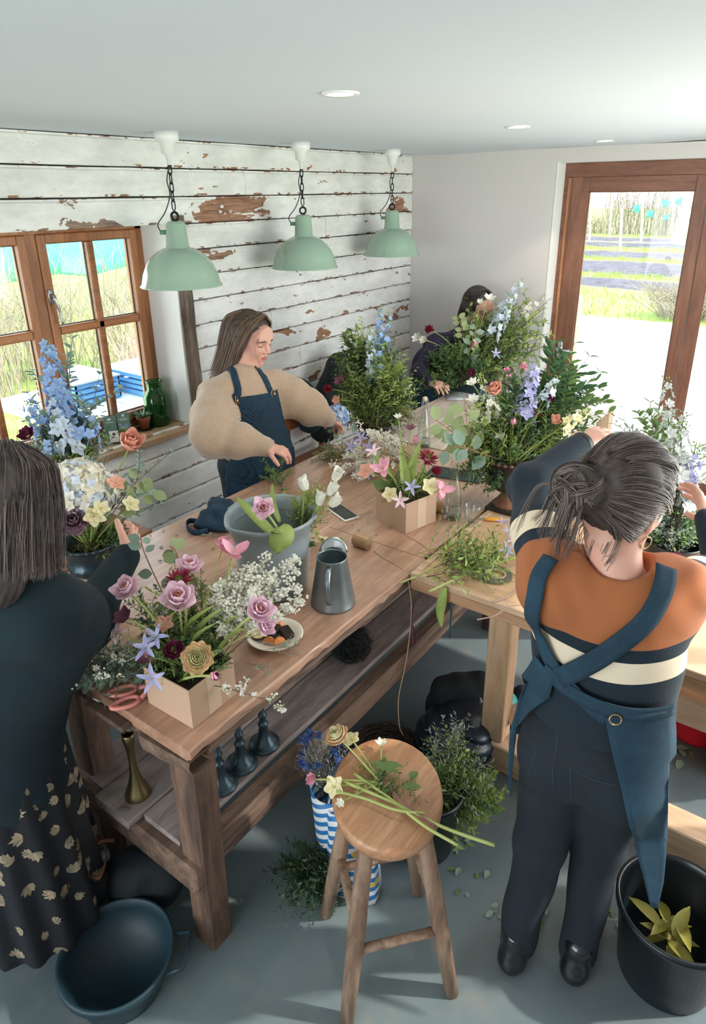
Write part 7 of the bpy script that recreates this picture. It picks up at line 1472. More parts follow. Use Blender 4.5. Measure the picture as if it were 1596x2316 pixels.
for (px, py, L_) in ((858, 1035, .13), (875, 1075, .11), (905, 1020, .15), (935, 1010, .16), (955, 1045, .13), (915, 1130, .08), (890, 1090, .09), (945, 1120, .08), (848, 1085, .09)):
    v = atd(px, py, D2+random.uniform(-.06, .04))-b2; d = v.normalized(); x = d.cross((CAM-b2).normalized()+Vector((random.uniform(-.5, .5), 0, .3))).normalized(); inst('leaf', LEAFTUL if L_ > .1 else LEAFMID, t, TM(Vector((random.uniform(-.02, .02), random.uniform(-.02, .02), -.01)), Matrix((x, d, x.cross(d))).transposed(), (v.length*1.15, v.length*1.15, v.length*1.15)))
for i, (px, py) in enumerate(((900, 945), (915, 950))): flower('freesia_white' if i == 0 else 'hellebore_dusky', b2, atd(px+i*12, py+i*20, D2+.06), ('small cream bud flower standing tallest from the second box', 'dusky bud just below the tallest cream bud, second box')[i], s=.8, leaves=3, leafL=.03)
# spirea pile with blue larkspur left behind box 2
p0 = atz(905, 1062, ZT+.03)
for i, (px, py) in enumerate(((760, 1060), (775, 1035), (800, 1020), (820, 1050), (790, 1075), (845, 990), (870, 1010), (830, 975), (880, 985), (810, 1085))): spirea(p0+Vector((random.uniform(-.05, .05), random.uniform(0, .1), random.uniform(0, .05))), atd(px, py, D_(p0)+random.uniform(-.08, .1)), 'white frothy blossom branch lying behind the second cardboard box', 30, 'white blossom branches piled on the table centre', 7, 1.5)
for i, (px, py) in enumerate(((818, 992), (836, 1012), (795, 1010), (832, 1068))): flower('clematis', p0, atd(px, py, D_(p0)-.05), ('uppermost pale blue larkspur bloom in the blossom pile', 'pale blue larkspur bloom right of centre in the blossom pile', 'pale blue larkspur bloom at the left of the blossom pile', 'lowest pale blue larkspur bloom over the blossom pile')[i], s=1.1, r=.0014)
mass(14, [('euc', G_EUC), ('olive', G_MID), ('ruscus', G_DK), ('olive', G_LT)], atz(800, 1035, ZT+.02), (755, 1030, 90, 40), D_(p0)+.15, .1, 'cut green sprig lying in the pile on the table centre', 'cut greenery lying on the table centre', .08)
# --- 3: arrangement before the woman in beige
b3 = atz(845, 985, ZT); b3.z = ZT; t = thing('flower_bowl', 'low dark bowl holding the tall blue delphinium arrangement', 'bowl', tuple(b3))
MB().lathe([(0, 0), (.06, 0), (.075, .02), (.10, .07), (.105, .075), (.095, .072), (.07, .02), (0, .01)], b3, 28, cap=False).build('bowl_body', MBB, t, smooth=True)
b3 = b3+Vector((0, 0, .07)); D3 = D_(b3); moss(b3, .10, 420, 'mossy mound at the foot of the blue delphinium arrangement', .5); w_ = ' in the arrangement before the woman in beige'
mass(60, [('fine', G_MID), ('fine', G_LT), ('ruscus', G_MID), ('olive', G_LT), ('ruscus', G_LT), ('fine', G_DK)], b3, (848, 850, 100, 120), D3, .16, 'leafy green branch'+w_, 'greenery before the woman in beige', .06)
mass(16, [('ruscus', G_DK), ('fine', G_MID), ('olive', G_MID)], b3, (905, 905, 55, 75), D3, .14, 'leafy green branch spreading right'+w_, 'right-hand greenery before the woman in beige', .05)
spike('blue', b3, atd(862, 690, D3+.02), .55, 26, 'tall pale blue delphinium, uppermost'+w_, 1.25); spike('pale', b3, atd(836, 735, D3-.04), .6, 24, 'pale blue delphinium left of the tallest'+w_, 1.35); spike('blue', b3, atd(882, 705, D3+.05), .3, 12, 'slim delphinium tip right of the tallest'+w_, 1.0)
spike('cream', b3, atd(815, 715, D3), .2, 8, 'green budded spike left of the delphiniums'+w_, .5)
spray('euc', G_DK, b3, atd(798, 750, D3-.02), 'dark blue-green eucalyptus stem standing left'+w_, None)
hydrangea(b3, atd(762, 942, D3-.10), .062, [P_BLUE, P_LBLUE, P_BLUE], 'blue hydrangea head by the outstretched hand', 170, 1.1)
for kd, px, py, dj, lb, s_ in (('carnation_red', 742, 880, -.10, 'crimson flower nodding left'+w_, 1.1), ('hellebore_dusky', 770, 862, -.08, 'dusky pink hellebore beside the crimson flower'+w_, 1.2), ('hellebore_pink', 760, 905, -.08, 'peach flower tucked above the blue hydrangea', .9)): flower(kd, b3+Vector((0, 0, .02)), atd(px, py, D3+dj), lb, s=s_, leaves=2, leafL=.04, bend=.6)
spray('ruscus', G_MID, b3, atd(745, 940, D3-.1), 'leafy twig reaching left over the blue hydrangea', None)
eucalypt(b3, [atd(770, 960, D3-.08), atd(752, 985, D3-.12)], 'round grey eucalyptus leaves below the blue hydrangea', 5, .05, LEAFBIG2)
# --- 4: arrangement before the woman at the back
b4 = atz(1062, 885, ZT); t = thing('trough', 'dark low trough of moss on the far table', 'planter', tuple(b4)); MB().box((b4.x-.12, b4.y-.07, ZT), (b4.x+.12, b4.y+.07, ZT+.07), bev=.01).build('trough_body', MDK, t)
b4 = b4+Vector((0, 0, .08)); D4 = D_(b4); moss(b4, .13, 420, 'mossy mound in the trough on the far table', .6); w_ = ' in the far arrangement'
mass(60, [('ruscus', G_DK), ('ruscus', G_MID), ('fine', G_MID), ('ruscus', G_MID)], b4, (1010, 822, 75, 50), D4-.05, .2, 'dark leafy branch low at the left'+w_, 'low left greenery in the far arrangement', .08)
mass(40, [('fine', G_LT), ('fine', G_MID), ('olive', G_GREY), ('ruscus', G_MID), ('euc', G_EUL)], b4, (1135, 765, 70, 90), D4, .2, 'light leafy branch high at the right'+w_, 'high right greenery in the far arrangement', .07)
for i, (px, py) in enumerate(((1240, 668), (1225, 700), (1238, 760), (1215, 770))): spray('fine', G_LT, b4, atd(px, py, D4+.05), ('uppermost', 'second highest', 'third highest', 'lowest')[i]+' long thin leafy branch reaching towards the door', None)
spike('pale', b4, atd(1183, 628, D4), .45, 20, 'pale ice blue delphinium, tallest'+w_, 1.8, .02); spike('pale', b4, atd(1150, 690, D4-.05), .4, 16, 'ice blue delphinium beside the face of the woman at the back', 1.6, .02); spike('white', b4, atd(1232, 665, D4+.1), .25, 9, 'cream budded spike nearest the door'+w_, 1.3)
for kd, px, py, dj, lb, s_ in (('carnation_red', 971, 746, -.1, 'crimson flower standing highest at the left'+w_, 1.4), ('freesia_white', 1105, 678, -.1, 'white bloom in front of the face of the woman at the back', 1.8), ('freesia_white', 1085, 686, -.1, 'small white bloom left of the one before the face', 1.2), ('tulip_pink', 1072, 785, -.1, 'cream rose at the middle'+w_, 1.2), ('magenta', 1065, 843, -.25, 'magenta ranunculus low before the moss'+w_, 1.3), ('ranunculus_pink', 1145, 842, -.2, 'pink bloom by the hand at the right'+w_, 1.3), ('ranunculus_pink', 1180, 830, -.15, 'pink bloom rightmost'+w_, 1.2), ('clematis', 1120, 800, -.1, 'small violet bloom'+w_, 1.1), ('freesia_white', 945, 765, -.1, 'cream bloom at the left edge'+w_, 1.6), ('freesia_white', 960, 770, -.1, 'second cream bloom at the left edge'+w_, 1.4)): flower(kd, b4, atd(px, py, D4+dj), lb, s=s_, bend=.5)
eucalypt(b4, [atd(1050, 770, D4-.1), atd(1035, 712, D4-.12)], 'round-leaved eucalyptus before the dark top of the woman at the back', 14, .055, LEAFBIG); eucalypt(b4, [atd(1062, 790, D4-.15), atd(1080, 735, D4-.15)], 'round eucalyptus leaves at the middle of the far arrangement', 9, .055, LEAFBIG2)
# --- 5: iron urn at the table junction
b5 = atz(1145, 1148, ZT); M_IRON = mat('rusty_iron', '#35302c', .75, .3, var=.4, vscale=18, island=0, bump=.5); M_RUST = mat('rust_rib', '#7a5138', .8, var=.3)
def urn(b, s, lb, m_, rust=True):
    t = thing('garden_urn', lb, 'urn', (b.x, b.y, ZT)); o = (b.x, b.y, ZT); k = .062*s
    MB().box((b.x-k, b.y-k, ZT), (b.x+k, b.y+k, ZT+.014*s), bev=.003).build('plinth', m_, t)
    pr_ = [(.05, .014), (.052, .022), (.040, .034), (.026, .055), (.022, .068), (.030, .075), (.026, .080)]; MB().lathe([(r_*s, z_*s) for r_, z_ in pr_], o, 40, wob=lambda a, z: 1+.07*abs(math.sin(a*7)), cap=False).build('fluted_foot', M_RUST if rust else m_, t, smooth=True)
    pr_ = [(.024, .080), (.060, .088), (.078, .105), (.084, .125), (.080, .132), (.080, .175), (.090, .195), (.102, .203), (.104, .210), (.094, .208), (.076, .195), (.070, .13), (0, .12)]
    MB().lathe([(r_*s, z_*s) for r_, z_ in pr_], o, 48, wob=lambda a, z: 1+(.05*abs(math.sin(a*8)) if z < .127*s else 0), cap=False).build('bowl', m_, t, smooth=True)
    b_ = MB()
    for k2 in range(28): a = 2*math.pi*k2/28; b_.lathe([(0, -.006*s), (.009*s, 0), (0, .008*s)], (b.x+.102*s*math.cos(a), b.y+.102*s*math.sin(a), ZT+.206*s), 6, cap=False)
    b_.build('egg_rim', M_RUST if rust else m_, t, smooth=True); return t
urn(b5, 1.12, 'rusty iron urn on a fluted foot where the two tables meet', M_IRON)
b5 = Vector((b5.x, b5.y, ZT+.20)); D5 = D_(b5); moss(b5, .085, 320, 'dark moss filling the rusty iron urn', .5, m_=mat('dark_moss', '#3d3327', .95, var=.4, island=.8, hue='#5d5a35')); w_ = ' in the rusty urn'
mass(64, [('olive', G_MID), ('olive', G_LT), ('ruscus', G_MID), ('fine', G_MID), ('ruscus', G_DK), ('ruscus', G_LT)], b5, (1160, 955, 150, 95), D5, .16, 'fresh green branch fanning out'+w_, 'greenery in the rusty urn', .04)
mass(12, [('ruscus', G_DK), ('ruscus', G_MID)], b5, (1080, 1060, 70, 70), D5-.08, .05, 'trailing dark green sprig hanging left of the rusty urn', 'trailing sprigs left of the rusty urn', .04)
for i, (px, py) in enumerate(((1330, 800), (1352, 830), (1300, 770), (1280, 850))): spray('ruscus', (G_DK, G_MID)[i % 2], b5, atd(px, py, D5+.1+.03*i), ('highest right', 'rightmost', 'upright', 'shorter right')[i]+' airy leafy branch of the rusty urn against the bright door', None)
mass(10, [('olive', G_DK), ('fine', G_MID)], b5, (1310, 890, 60, 50), D5+.1, .1, 'thin leafy twig of the rusty urn against the terrace', 'thin twigs reaching right from the rusty urn', .04)
spike('lav', b5, atd(1212, 822, D5+.02), .52, 34, 'thick lavender blue delphinium head'+w_, 1.45, .022); spike('pale', b5, atd(1262, 850, D5+.05), .3, 12, 'small white-blue delphinium right of the lavender one'+w_, 1.2)
spike('cream', b5, atd(1336, 925, D5-.02), .3, 10, 'cream yellow snapdragon stem leaning right'+w_, 1.3); spike('white', b5, atd(1082, 845, D5+.0), .45, 12, 'white freesia stem standing tall at the left'+w_, 1.0)
for kd, px, py, dj, lb, s_ in (('rose_peach', 1119, 890, -.03, 'peach rose at the centre left'+w_, 1.25), ('magenta', 1243, 903, .0, 'dark magenta bloom right of the lavender spike'+w_, 1.0), ('rose_peach', 1250, 955, -.02, 'peach bloom low at the right'+w_, .9), ('carnation_red', 1216, 936, -.04, 'small coral red bloom at the centre'+w_, .7), ('tulip_pink', 1160, 958, -.05, 'small peach pink bud low'+w_, .7)): flower(kd, b5, atd(px, py, D5+dj), lb, s=s_)
for i, (px, py) in enumerate(((1068, 868), (1072, 905), (1100, 955), (1130, 990))): flower('freesia_white', b5, atd(px, py, D5-.03), ('highest', 'second', 'third', 'lowest')[i]+' white freesia bloom on the left'+w_, s=1.1)
eucalypt(b5, [atd(1060, 1010, D5-.05), atd(1020, 975, D5-.08), atd(985, 950, D5-.1)], 'big round yellow-green eucalyptus leaves left of the rusty urn', 10, .075); eucalypt(b5, [atd(1070, 1000, D5-.1), atd(1048, 890, D5-.1)], 'upright round-leaved eucalyptus at the left of the rusty urn', 5, .07)
eucalypt(b5, [atd(1075, 1020, D5-.12), atd(1035, 1010, D5-.14), atd(1000, 1020, D5-.12)], 'grey round eucalyptus leaves low left of the rusty urn', 7, .07, LEAFBIG2)
# --- 6: tall arrangement at the right edge
b6 = atz(1500, 1335, ZT); b6.z = ZT; t = thing('flower_bucket', 'black florist bucket behind the shoulder of the striped jumper', 'bucket', tuple(b6)); MB().lathe([(0, .0), (.07, 0), (.095, .19), (.10, .20), (.09, .19), (.066, .008), (0, .01)], b6, 32, cap=False).build('bucket_body', MBB, t, smooth=True)
b6 = b6+Vector((0, 0, .16)); D6 = D_(b6); w_ = ' at the right edge'
mass(40, [('ruscus', G_MID), ('ruscus', G_DK), ('fine', G_GREY), ('euc', G_EUC)], b6, (1530, 1170, 70, 95), D6, .12, 'dark green branch of the tall arrangement'+w_, 'greenery of the tall arrangement at the right edge', .05)
mass(8, [('ruscus', G_MID), ('olive', G_GREY), ('euc', G_EUC)], b6, (1455, 930, 55, 60), D6+.12, .1, 'airy leafy branch above the hair bun, before the terrace', 'airy branches above the woman in stripes', .05)
for i, (px, py, c_, fr, n_, s_) in enumerate(((1505, 850, 'grey', .72, 34, 1.25), (1545, 930, 'grey', .6, 26, 1.3), (1575, 1000, 'lav', .5, 20, 1.2), (1560, 1100, 'grey', .4, 14, 1.2))): spike(c_, b6, atd(px, py, D6+.03), fr, n_, ('tallest grey-white delphinium', 'second grey-white delphinium', 'lilac-grey delphinium cut by the frame', 'short grey delphinium low')[i]+w_, s_, .022, stem=S_DK)
flower('hellebore_dusky', b6, atd(1530, 1278, D6-.25), 'dark plum bloom just above the striped shoulder', s=1.5)
# --- 7: dark urn in front of the woman at the left
b7 = atz(222, 1338, ZT); urn(b7, .95, 'dark fluted urn of hydrangea between the hands of the woman at the left', MDK, False); b7 = Vector((b7.x, b7.y, ZT+.17)); D7 = D_(b7); w_ = ' in the dark urn'
moss(b7, .06, 120, 'moss in the dark urn', .4)
hydrangea(b7, atd(180, 1115, D7-.06), .108, [P_LBLUE, P_WHITE, pm('petal_ivory', '#eee6d0', '#e2d6b8'), P_WHITE], 'large pale blue and cream hydrangea in the dark urn', 330, 1.35); hydrangea(b7, atd(120, 1165, D7-.02), .045, [pm('petal_aqua', '#a9c6cf', '#7fa9b8')], 'small aqua hydrangea head at the left of the dark urn', 90, 1.1)
for kd, px, py, dj, lb, s_ in (('rose_mauve', 168, 1182, -.10, 'mauve grey rose below the big hydrangea'+w_, 1.35), ('magenta', 126, 1190, -.08, 'deep magenta bloom left of the mauve rose'+w_, 1.3), ('rose_peach', 292, 1012, -.02, 'pink rose bud standing tall on its stem'+w_, 1.55), ('hellebore', 212, 1168, -.11, 'cream hellebore right of the mauve rose'+w_, 1.15), ('hellebore_pink', 262, 1092, -.05, 'drooping peach flower right of the hydrangea'+w_, 1.0), ('hellebore', 296, 1140, -.04, 'cream hellebore at the right above the hand'+w_, 1.0), ('hellebore', 228, 1150, -.10, 'cream hellebore half behind another'+w_, .9)): flower(kd, b7, atd(px, py, D7+dj), lb, s=s_, r=.0024, bend=.1)
mass(30, [('ruscus', G_MID), ('ruscus', G_DK), ('olive', G_MID), ('ruscus', G_LT), ('euc', G_EUL)], b7, (235, 1210, 75, 55), D7-.04, .08, 'leafy sprig around the rim of the dark urn', 'greenery in the dark urn', .04)
eucalypt(b7, [atd(290, 1110, D7), atd(325, 1075, D7)], 'round green eucalyptus leaves at the right of the dark urn', 6, .055); eucalypt(b7, [atd(300, 1130, D7), atd(352, 1110, D7)], 'lower round eucalyptus leaves pointing right from the dark urn', 6, .05)
spray('euc', G_EUC, b7, atd(368, 1015, D7+.05), 'fine grey eucalyptus twig reaching right above the dark urn', None); spray('euc', G_EUC, b7, atd(245, 1010, D7), 'fine grey eucalyptus twig upright beside the pink rose', None)
# --- 8: window side bucket of delphiniums
b8 = atx(168, 1085, .30); zb = .745; t = thing('flower_bucket', 'dark bucket of blue delphiniums on the bench below the window', 'bucket', (b8.x, b8.y, zb)); MB().lathe([(0, 0), (.08, 0), (.105, .20), (.11, .21), (.10, .2), (.075, .01), (0, .01)], (b8.x, b8.y, zb), 32, cap=False).build('bucket_body', MTB, t, smooth=True)
b8 = Vector((b8.x, b8.y, zb+.16)); D8 = D_(b8); w_ = ' below the window'
for i, (px, py, fr, n_, c_, s_) in enumerate(((104, 765, .5, 34, 'blue', 1.9), (122, 900, .55, 26, 'pale', 1.9), (60, 905, .4, 16, 'blue', 1.6), (175, 925, .35, 12, 'blue', 1.6), (215, 940, .3, 8, 'blue', 1.4), (100, 1000, .3, 8, 'blue', 1.5))): spike(c_, b8, atd(px, py, D8+random.uniform(-.08, .05)), fr, n_, ('tallest sky blue delphinium', 'thick pale blue delphinium under the tallest', 'sky blue delphinium left of the tallest', 'blue delphinium right of the pale one', 'small blue delphinium rightmost', 'low drooping blue delphinium')[i]+w_, s_, .022)
mass(34, [('olive', G_MID), ('olive', G_LT), ('fine', G_LT), ('ruscus', G_LT), ('ruscus', G_MID)], b8, (125, 975, 110, 75), D8, .12, 'mixed green branch among the delphiniums'+w_, 'greenery below the window', .06)
spray('euc', G_EUC, b8, atd(155, 770, D8), 'tall grey eucalyptus stem leaning right beside the tallest delphinium', None); spray('euc', G_EUC, b8, atd(215, 850, D8-.05), 'grey eucalyptus stem before the lower window pane', None)
mass(8, [('fine', G_GREY), ('bud', P_WHITE)], b8, (40, 930, 40, 60), D8, .1, 'dried grey twig at the left frame edge', 'dried twigs at the left frame edge', .05)
flower('magenta', b8, atd(62, 985, D8-.15), 'plum ruffled bloom above the grey hair at the left edge', s=1.6); flower('ranunculus_pink', b8, atd(120, 1062, D8-.25), 'rose pink bloom beside the hair of the woman at the left', s=1.2)
# --- flowers in and over the grey bucket
bk = Vector((BK.x, BK.y, ZT+.12)); Db = D_(BK+Vector((0, 0, .28)))
t = flower('tulip_double', atd(642, 1225, Db-.10), atd(595, 1152, Db-.10), 'pink peony tulip hanging inside the grey bucket', 'tulip', s=.95, face=(CAM-atd(595, 1140, Db)).normalized()+Vector((0, 0, .4)), r=.004, stem=S_LT)
LT = MB()
def strap_leaf(P, W_, name='leaf', par=None):
    C = cat(P, 5); G = []
    for i, c_ in enumerate(C):
        t_ = i/(len(C)-1); tg_ = (C[min(i+1, len(C)-1)]-C[max(i-1, 0)]).normalized(); sd = tg_.cross((CAM-c_).normalized()+Vector((.3, .2, .5))).normalized(); w = W_*math.sin(math.pi*min(1, .12+.88*t_))**.7*.5; G.append([c_-sd*w, c_+Vector((0, 0, -.004)), c_+sd*w])
    return MB().grid(G, thick=.0012).build('leaf', G_LT, par, smooth=True)
strap_leaf([atd(642, 1235, Db-.11), atd(600, 1190, Db-.06), atd(560, 1150, Db-.02), atd(533, 1122, Db+.02)], .035, par=t); strap_leaf([atd(632, 1180, Db-.02), atd(618, 1140, Db+.02), atd(615, 1092, Db+.04)], .022, par=t); strap_leaf([atd(630, 1190, Db-.13), atd(640, 1205, Db-.145), atd(630, 1230, Db-.15), atd(626, 1252, Db-.145)], .075, par=t)
for i, (px, py, lb) in enumerate(((757, 1083, 'highest white bell flower, above the phone'), (691, 1106, 'white bell flower at the left of the bell stems'), (748, 1142, 'white bell flower facing right above the phone'), (722, 1140, 'lowest white bell flower at the bucket rim'), (745, 1118, 'white bell flower half hidden at the middle'))):
    d = (atd(px, py, Db)-atd(715, 1170, Db)).normalized()+(CAM-bk).normalized()*(.9 if i == 0 else .2)+Vector((0, 0, .1)); flower('bell_white', bk+Vector((.08, .04, 0)), atd(px, py, Db+.02), lb, 'bell_flower', s=1.05, face=d, stem=S_LT, leaves=3, leafL=.05)
mass(14, [('olive', G_LT), ('ruscus', G_LT), ('olive', G_MID)], bk+Vector((.08, .04, .1)), (712, 1140, 45, 60), Db, .06, 'pale green bell-flower foliage over the bucket rim', 'bell-flower foliage over the grey bucket rim', .03)
spray('ruscus', G_MID, atz(645, 1118, ZT), atz(612, 1045, ZT+.06), 'small sprig lying on the table edge before the navy apron', None)
spike('cream', atz(690, 1205, ZT+.05), atz(780, 1228, ZT+.012), .6, 14, 'green snapdragon stem lying between bucket and twine', .7, .010, name='snapdragon')
L0 = False
# --- cut stems on the pine table
for i in range(12):
    a = (random.uniform(935, 1010), random.uniform(1235, 1310)); b_ = (random.uniform(1080, 1180), random.uniform(1200, 1290)); spray(('olive', 'fine')[i % 2], (G_LT, G_MID, G_LT)[i % 3], atz(*a, ZT+.012), atz(*b_, ZT+.05+.02*(i % 3)), 'cut pale green stem lying on the pine table', 'cut stems on the pine table')
t = thing('bare_stem', 'long smooth green stalk lying over the pine table edge', 'stem', tuple(atz(970, 1340, ZT+.01))); MB().tube(cat([atz(970, 1338, ZT+.012), atz(1040, 1305, ZT+.02), atz(1110, 1278, ZT+.02), atz(1170, 1260, ZT+.02)], 5), [.004]*16, 7).build('stalk', S_LT, t, smooth=True)
t = thing('bare_stem', 'thin green stalk bridging from the rustic table onto the pine table', 'stem', tuple(atz(905, 1318, ZT+.01))); MB().tube(cat([atz(905, 1318, ZT+.012), atz(960, 1295, ZT+.018), atz(1010, 1262, ZT+.02), atz(1080, 1215, ZT+.03)], 5), [.0028]*16, 6).build('stalk', S_LT, t, smooth=True)
for i, (px, py) in enumerate(((1138, 1182), (1150, 1205), (1158, 1225), (1146, 1245))): flower('clematis', atz(1110, 1260, ZT+.02), atz(px, py, ZT+.06), ('farthest', 'second', 'third', 'nearest')[i]+' pale blue floret on the cut stems beside the striped sleeve', s=.9, r=.0012)
# green leaves hanging over the front edge of the pine table
t = thing('hanging_leaf', 'wilted green leaf hanging over the pine table edge', 'leaf', (2.0, -2.87, ZT)); P = [atz(1008, 1325, ZT+.004)+Vector((0, -.012, 0))]; p0 = P[0]; strap_leaf([p0, p0+Vector((0, -.012, -.05)), p0+Vector((-.004, -.012, -.10)), p0+Vector((.004, -.012, -.155))], .035, par=t)
t = thing('ribbon_end', 'narrow dark teal ribbon hanging under the pine table edge', 'ribbon', (2.0, -2.80, .78)); p0 = atz(1019, 1362, .79); MB().grid([[p0+Vector((0, 0, -z)), p0+Vector((.007*(1-z*4), .004, -z))] for z in np.linspace(0, .15, 8)], thick=.001).build('ribbon', mat('teal_ribbon', '#0e4652', .5), t, smooth=True)
# rest of the clutter by the urn: paper and gauze
G = [[atz(px, py, ZT+.004+.012*random.random()) for px in np.linspace(1210, 1300, 7)] for py in np.linspace(1090, 1165, 6)]
o = MB().grid(G, thick=.001).build('wrapping_paper', mat('pink_paper', '#e7d2c8', .8), None, smooth=True); tag(o, 'crumpled pale pink paper behind the raised elbow of the striped jumper', 'paper')
G = [[atz(px, py, ZT+.003+.006*random.random()) for px in np.linspace(1010, 1330, 10)] for py in np.linspace(876, 905, 5)]
o = MB().grid(G, thick=.001).build('plastic_sheet', mat('pale_blue_sheet', '#c3cbd0', .3, var=.15, vscale=20), None, smooth=True); tag(o, 'pale crinkled sheet spread on the far table before the door', 'sheet')
o = MB().box((-.13, -.06, 0), (.13, .06, .010), M=TM(atz(1030, 1075, ZT), rotz(.2)), bev=.003).build('dark_tray', MDK, None); tag(o, 'dark flat tray under the trailing eucalyptus behind the bottle', 'tray')
# --- stool bunch
SQ = lambda x, y, h=.008: atz(x, y, .652+h)
for i, (a, b_, r_, lb) in enumerate((((1118, 1912), (770, 1765), .0042, 'longest yellow-green stalk overhanging the stool seat'), ((1035, 1912), (800, 1750), .0040, 'shorter yellow-green stalk overhanging the stool seat'), ((985, 1870), (790, 1700), .0036, 'brown-tinted stalk lying across the stool seat'), ((960, 1840), (760, 1790), .0036, 'middle green stalk lying across the stool seat'))):
    t = thing('bare_stem', lb, 'stem', tuple(SQ(*a))); MB().tube(cat([SQ(*a, .006+.003*i), SQ((a[0]*2+b_[0])/3, (a[1]*2+b_[1])/3+8, .012+.003*i), SQ((a[0]+2*b_[0])/3, (a[1]+2*b_[1])/3, .016), SQ(*b_, .02)], 6), r_, 8).build('stalk', S_LT if i != 2 else mat('stem_plum', '#8a5f55', .6), t, smooth=True)
for kd, px, py, lb, s_, hh in (('ranunculus_butter', 765, 1668, 'pink and butter ranunculus lying at the back of the stool', .95, .05), ('ranunculus_pink', 705, 1763, 'tight pink bud overhanging the left of the stool', .62, .02), ('hellebore', 795, 1672, 'cream hellebore beside the butter ranunculus on the stool', .9, .04), ('hellebore', 755, 1780, 'cream hellebore low at the left of the stool bunch', 1.0, .015), ('freesia_white', 862, 1685, 'white bud lying at the back edge of the stool', .8, .02), ('freesia_white', 772, 1815, 'small white bud at the front left of the stool bunch', .6, .012)): flower(kd, SQ(860, 1770, .015), SQ(px, py, hh), lb, s=s_, stem=S_LT, r=.0026, bend=.1)
for i in range(11): a = (random.uniform(830, 880), random.uniform(1740, 1780)); b_ = (random.uniform(780, 965), random.uniform(1700, 1800)); spray(('ruscus', 'olive')[i % 2], (G_MID, G_LT, G_DK)[i % 3], SQ(*a, .012), SQ(*b_, .03), 'short leafy sprig lying in the bunch on the stool', 'leafy sprigs in the stool bunch')
t = thing('loose_leaves', 'broad hellebore leaves lying at the centre of the stool bunch', 'leaves', tuple(SQ(860, 1740)))
for px, py, L_ in ((858, 1735, .055), (775+95, 1712, .05), (900, 1745, .05), (930, 1765, .05), (840, 1725, .045), (950, 1778, .045)): a = random.random()*6; inst('leaf', LEAFMID, t, TM(SQ(px, py, .03)-t.location, rotz(a) @ Matrix.Rotation(random.uniform(-.4, .4), 3, 'X'), L_*1.2))
# --- bouquet in a striped bag on the floor, green branches in the bucket, trailing dark branches
BG = atz(800, 1990, 0); D9 = D_(BG+Vector((0, 0, .3)))
def stripes():
    n = NT('striped_paper'); v = n.coords('Object', (1, 1, 1), (0, .5, .3)); w = n.new('ShaderNodeTexWave'); w.bands_direction = 'Z'; w.inputs['Scale'].default_value = 9; w.inputs['Distortion'].default_value = .6; n.link(v, w.inputs[0]); b = n.ramp(w.outputs['Fac'], [(0, srgb('#e9ecec')), (.5, srgb('#2f7ab8'))], 'CONSTANT'); y = n.ramp(n.noise(v, 17, 1), [(.0, (0, 0, 0)), (.66, (1, 1, 1))], 'CONSTANT'); n.link(n.mix(y, b, srgb('#e3bd55')), n.b.inputs['Base Color']); n.b.inputs['Roughness'].default_value = .5; return n.m
M_STR = stripes(); t = thing('striped_bag', 'tall blue and white striped bag with yellow spots behind the stool legs', 'bag', tuple(BG)); G = []
for z in np.linspace(.002, .34, 9):
    row = []
    for a in np.linspace(0, 2*math.pi, 25): k = (abs(math.cos(a))**5+abs(math.sin(a))**5)**(-1/5); r_ = (.085-.03*z)*k*(1+.03*math.sin(a*3+z*30)); row.append((BG.x+r_*math.cos(a+.4)*1.1, BG.y+r_*math.sin(a+.4)*.8, z))
    G.append(row)
MB().grid(G, thick=.0015).build('bag_sides', M_STR, t, smooth=True)
B2 = atz(752, 1905, .12); t = thing('striped_vase', 'small blue and white striped wrap around the dried flower bunch', 'bag', (B2.x, B2.y, 0)); MB().lathe([(0, 0), (.055, 0), (.05, .1), (.06, .27), (.066, .36), (.06, .36), (.05, .25), (.045, .01), (0, .01)], (B2.x, B2.y, 0), 28, cap=False).build('wrap', M_STR, t, smooth=True)
bq = Vector((B2.x, B2.y, .32)); Dq = D_(bq)
mass(26, [('fine', G_GREY), ('bud', P_WHITE), ('fine', G_GREY), ('bud', P_LAV), ('bud', P_CREAM)], bq, (735, 1690, 62, 60), Dq+.04, .10, 'silvery dried sprig in the bunch beside the stool', 'dried sprigs beside the stool', .03)
for i in range(16):
    p_ = rtip((725, 1700, 55, 60), Dq-.03, .06); b = MB()
    for k in range(26): d = Vector([random.gauss(0, 1) for _ in range(3)]).normalized(); q = p_+d*.013; x = d.cross(Vector((0, 0, 1))).normalized()*.003; b.add([tuple(p_+d*.003-x), tuple(p_+d*.003+x), tuple(q+d*.004)], [(0, 1, 2)])
    t = thing('dried_thistle', 'small deep blue dried thistle head in the bunch beside the stool', 'flower', tuple(bq), 'blue thistles in the dried bunch'); MB().tube(bez(bq, bq.lerp(p_, .5), p_, 5), .0012, 4).build('stem', S_DK, t); b.build('flower_head', mat('thistle_blue', '#2d4f8e', .8, var=.2), t)
bg2 = Vector((*atz(958, 1905, 0).xy, .24)); Dg = D_(bg2)
mass(50, [('ruscus', G_MID), ('ruscus', G_LT), ('olive', G_GREY), ('olive', G_MID), ('ruscus', G_MID)], bg2, (1050, 1785, 85, 85), Dg+.02, .12, 'bright leafy branch in the black bucket behind the stool', 'leafy branches behind the stool', .05)
mass(6, [('fine', G_LT), ('fine', G_GREY)], bg2, (1050, 1640, 35, 50), Dg+.08, .05, 'tall thin budded twig before the puffer jacket', 'thin twigs before the puffer jacket', .04)
for i in range(16): b_ = Vector((*atz(800, 1930, .1).xy, .16)); e = atz(random.uniform(615, 730), random.uniform(1900, 2085), random.uniform(.01, .12)); spray(('fine', 'ruscus')[i % 2], G_DK, b_, e, 'dark trailing branch lying on the floor left of the stool', 'dark trailing branches left of the stool')
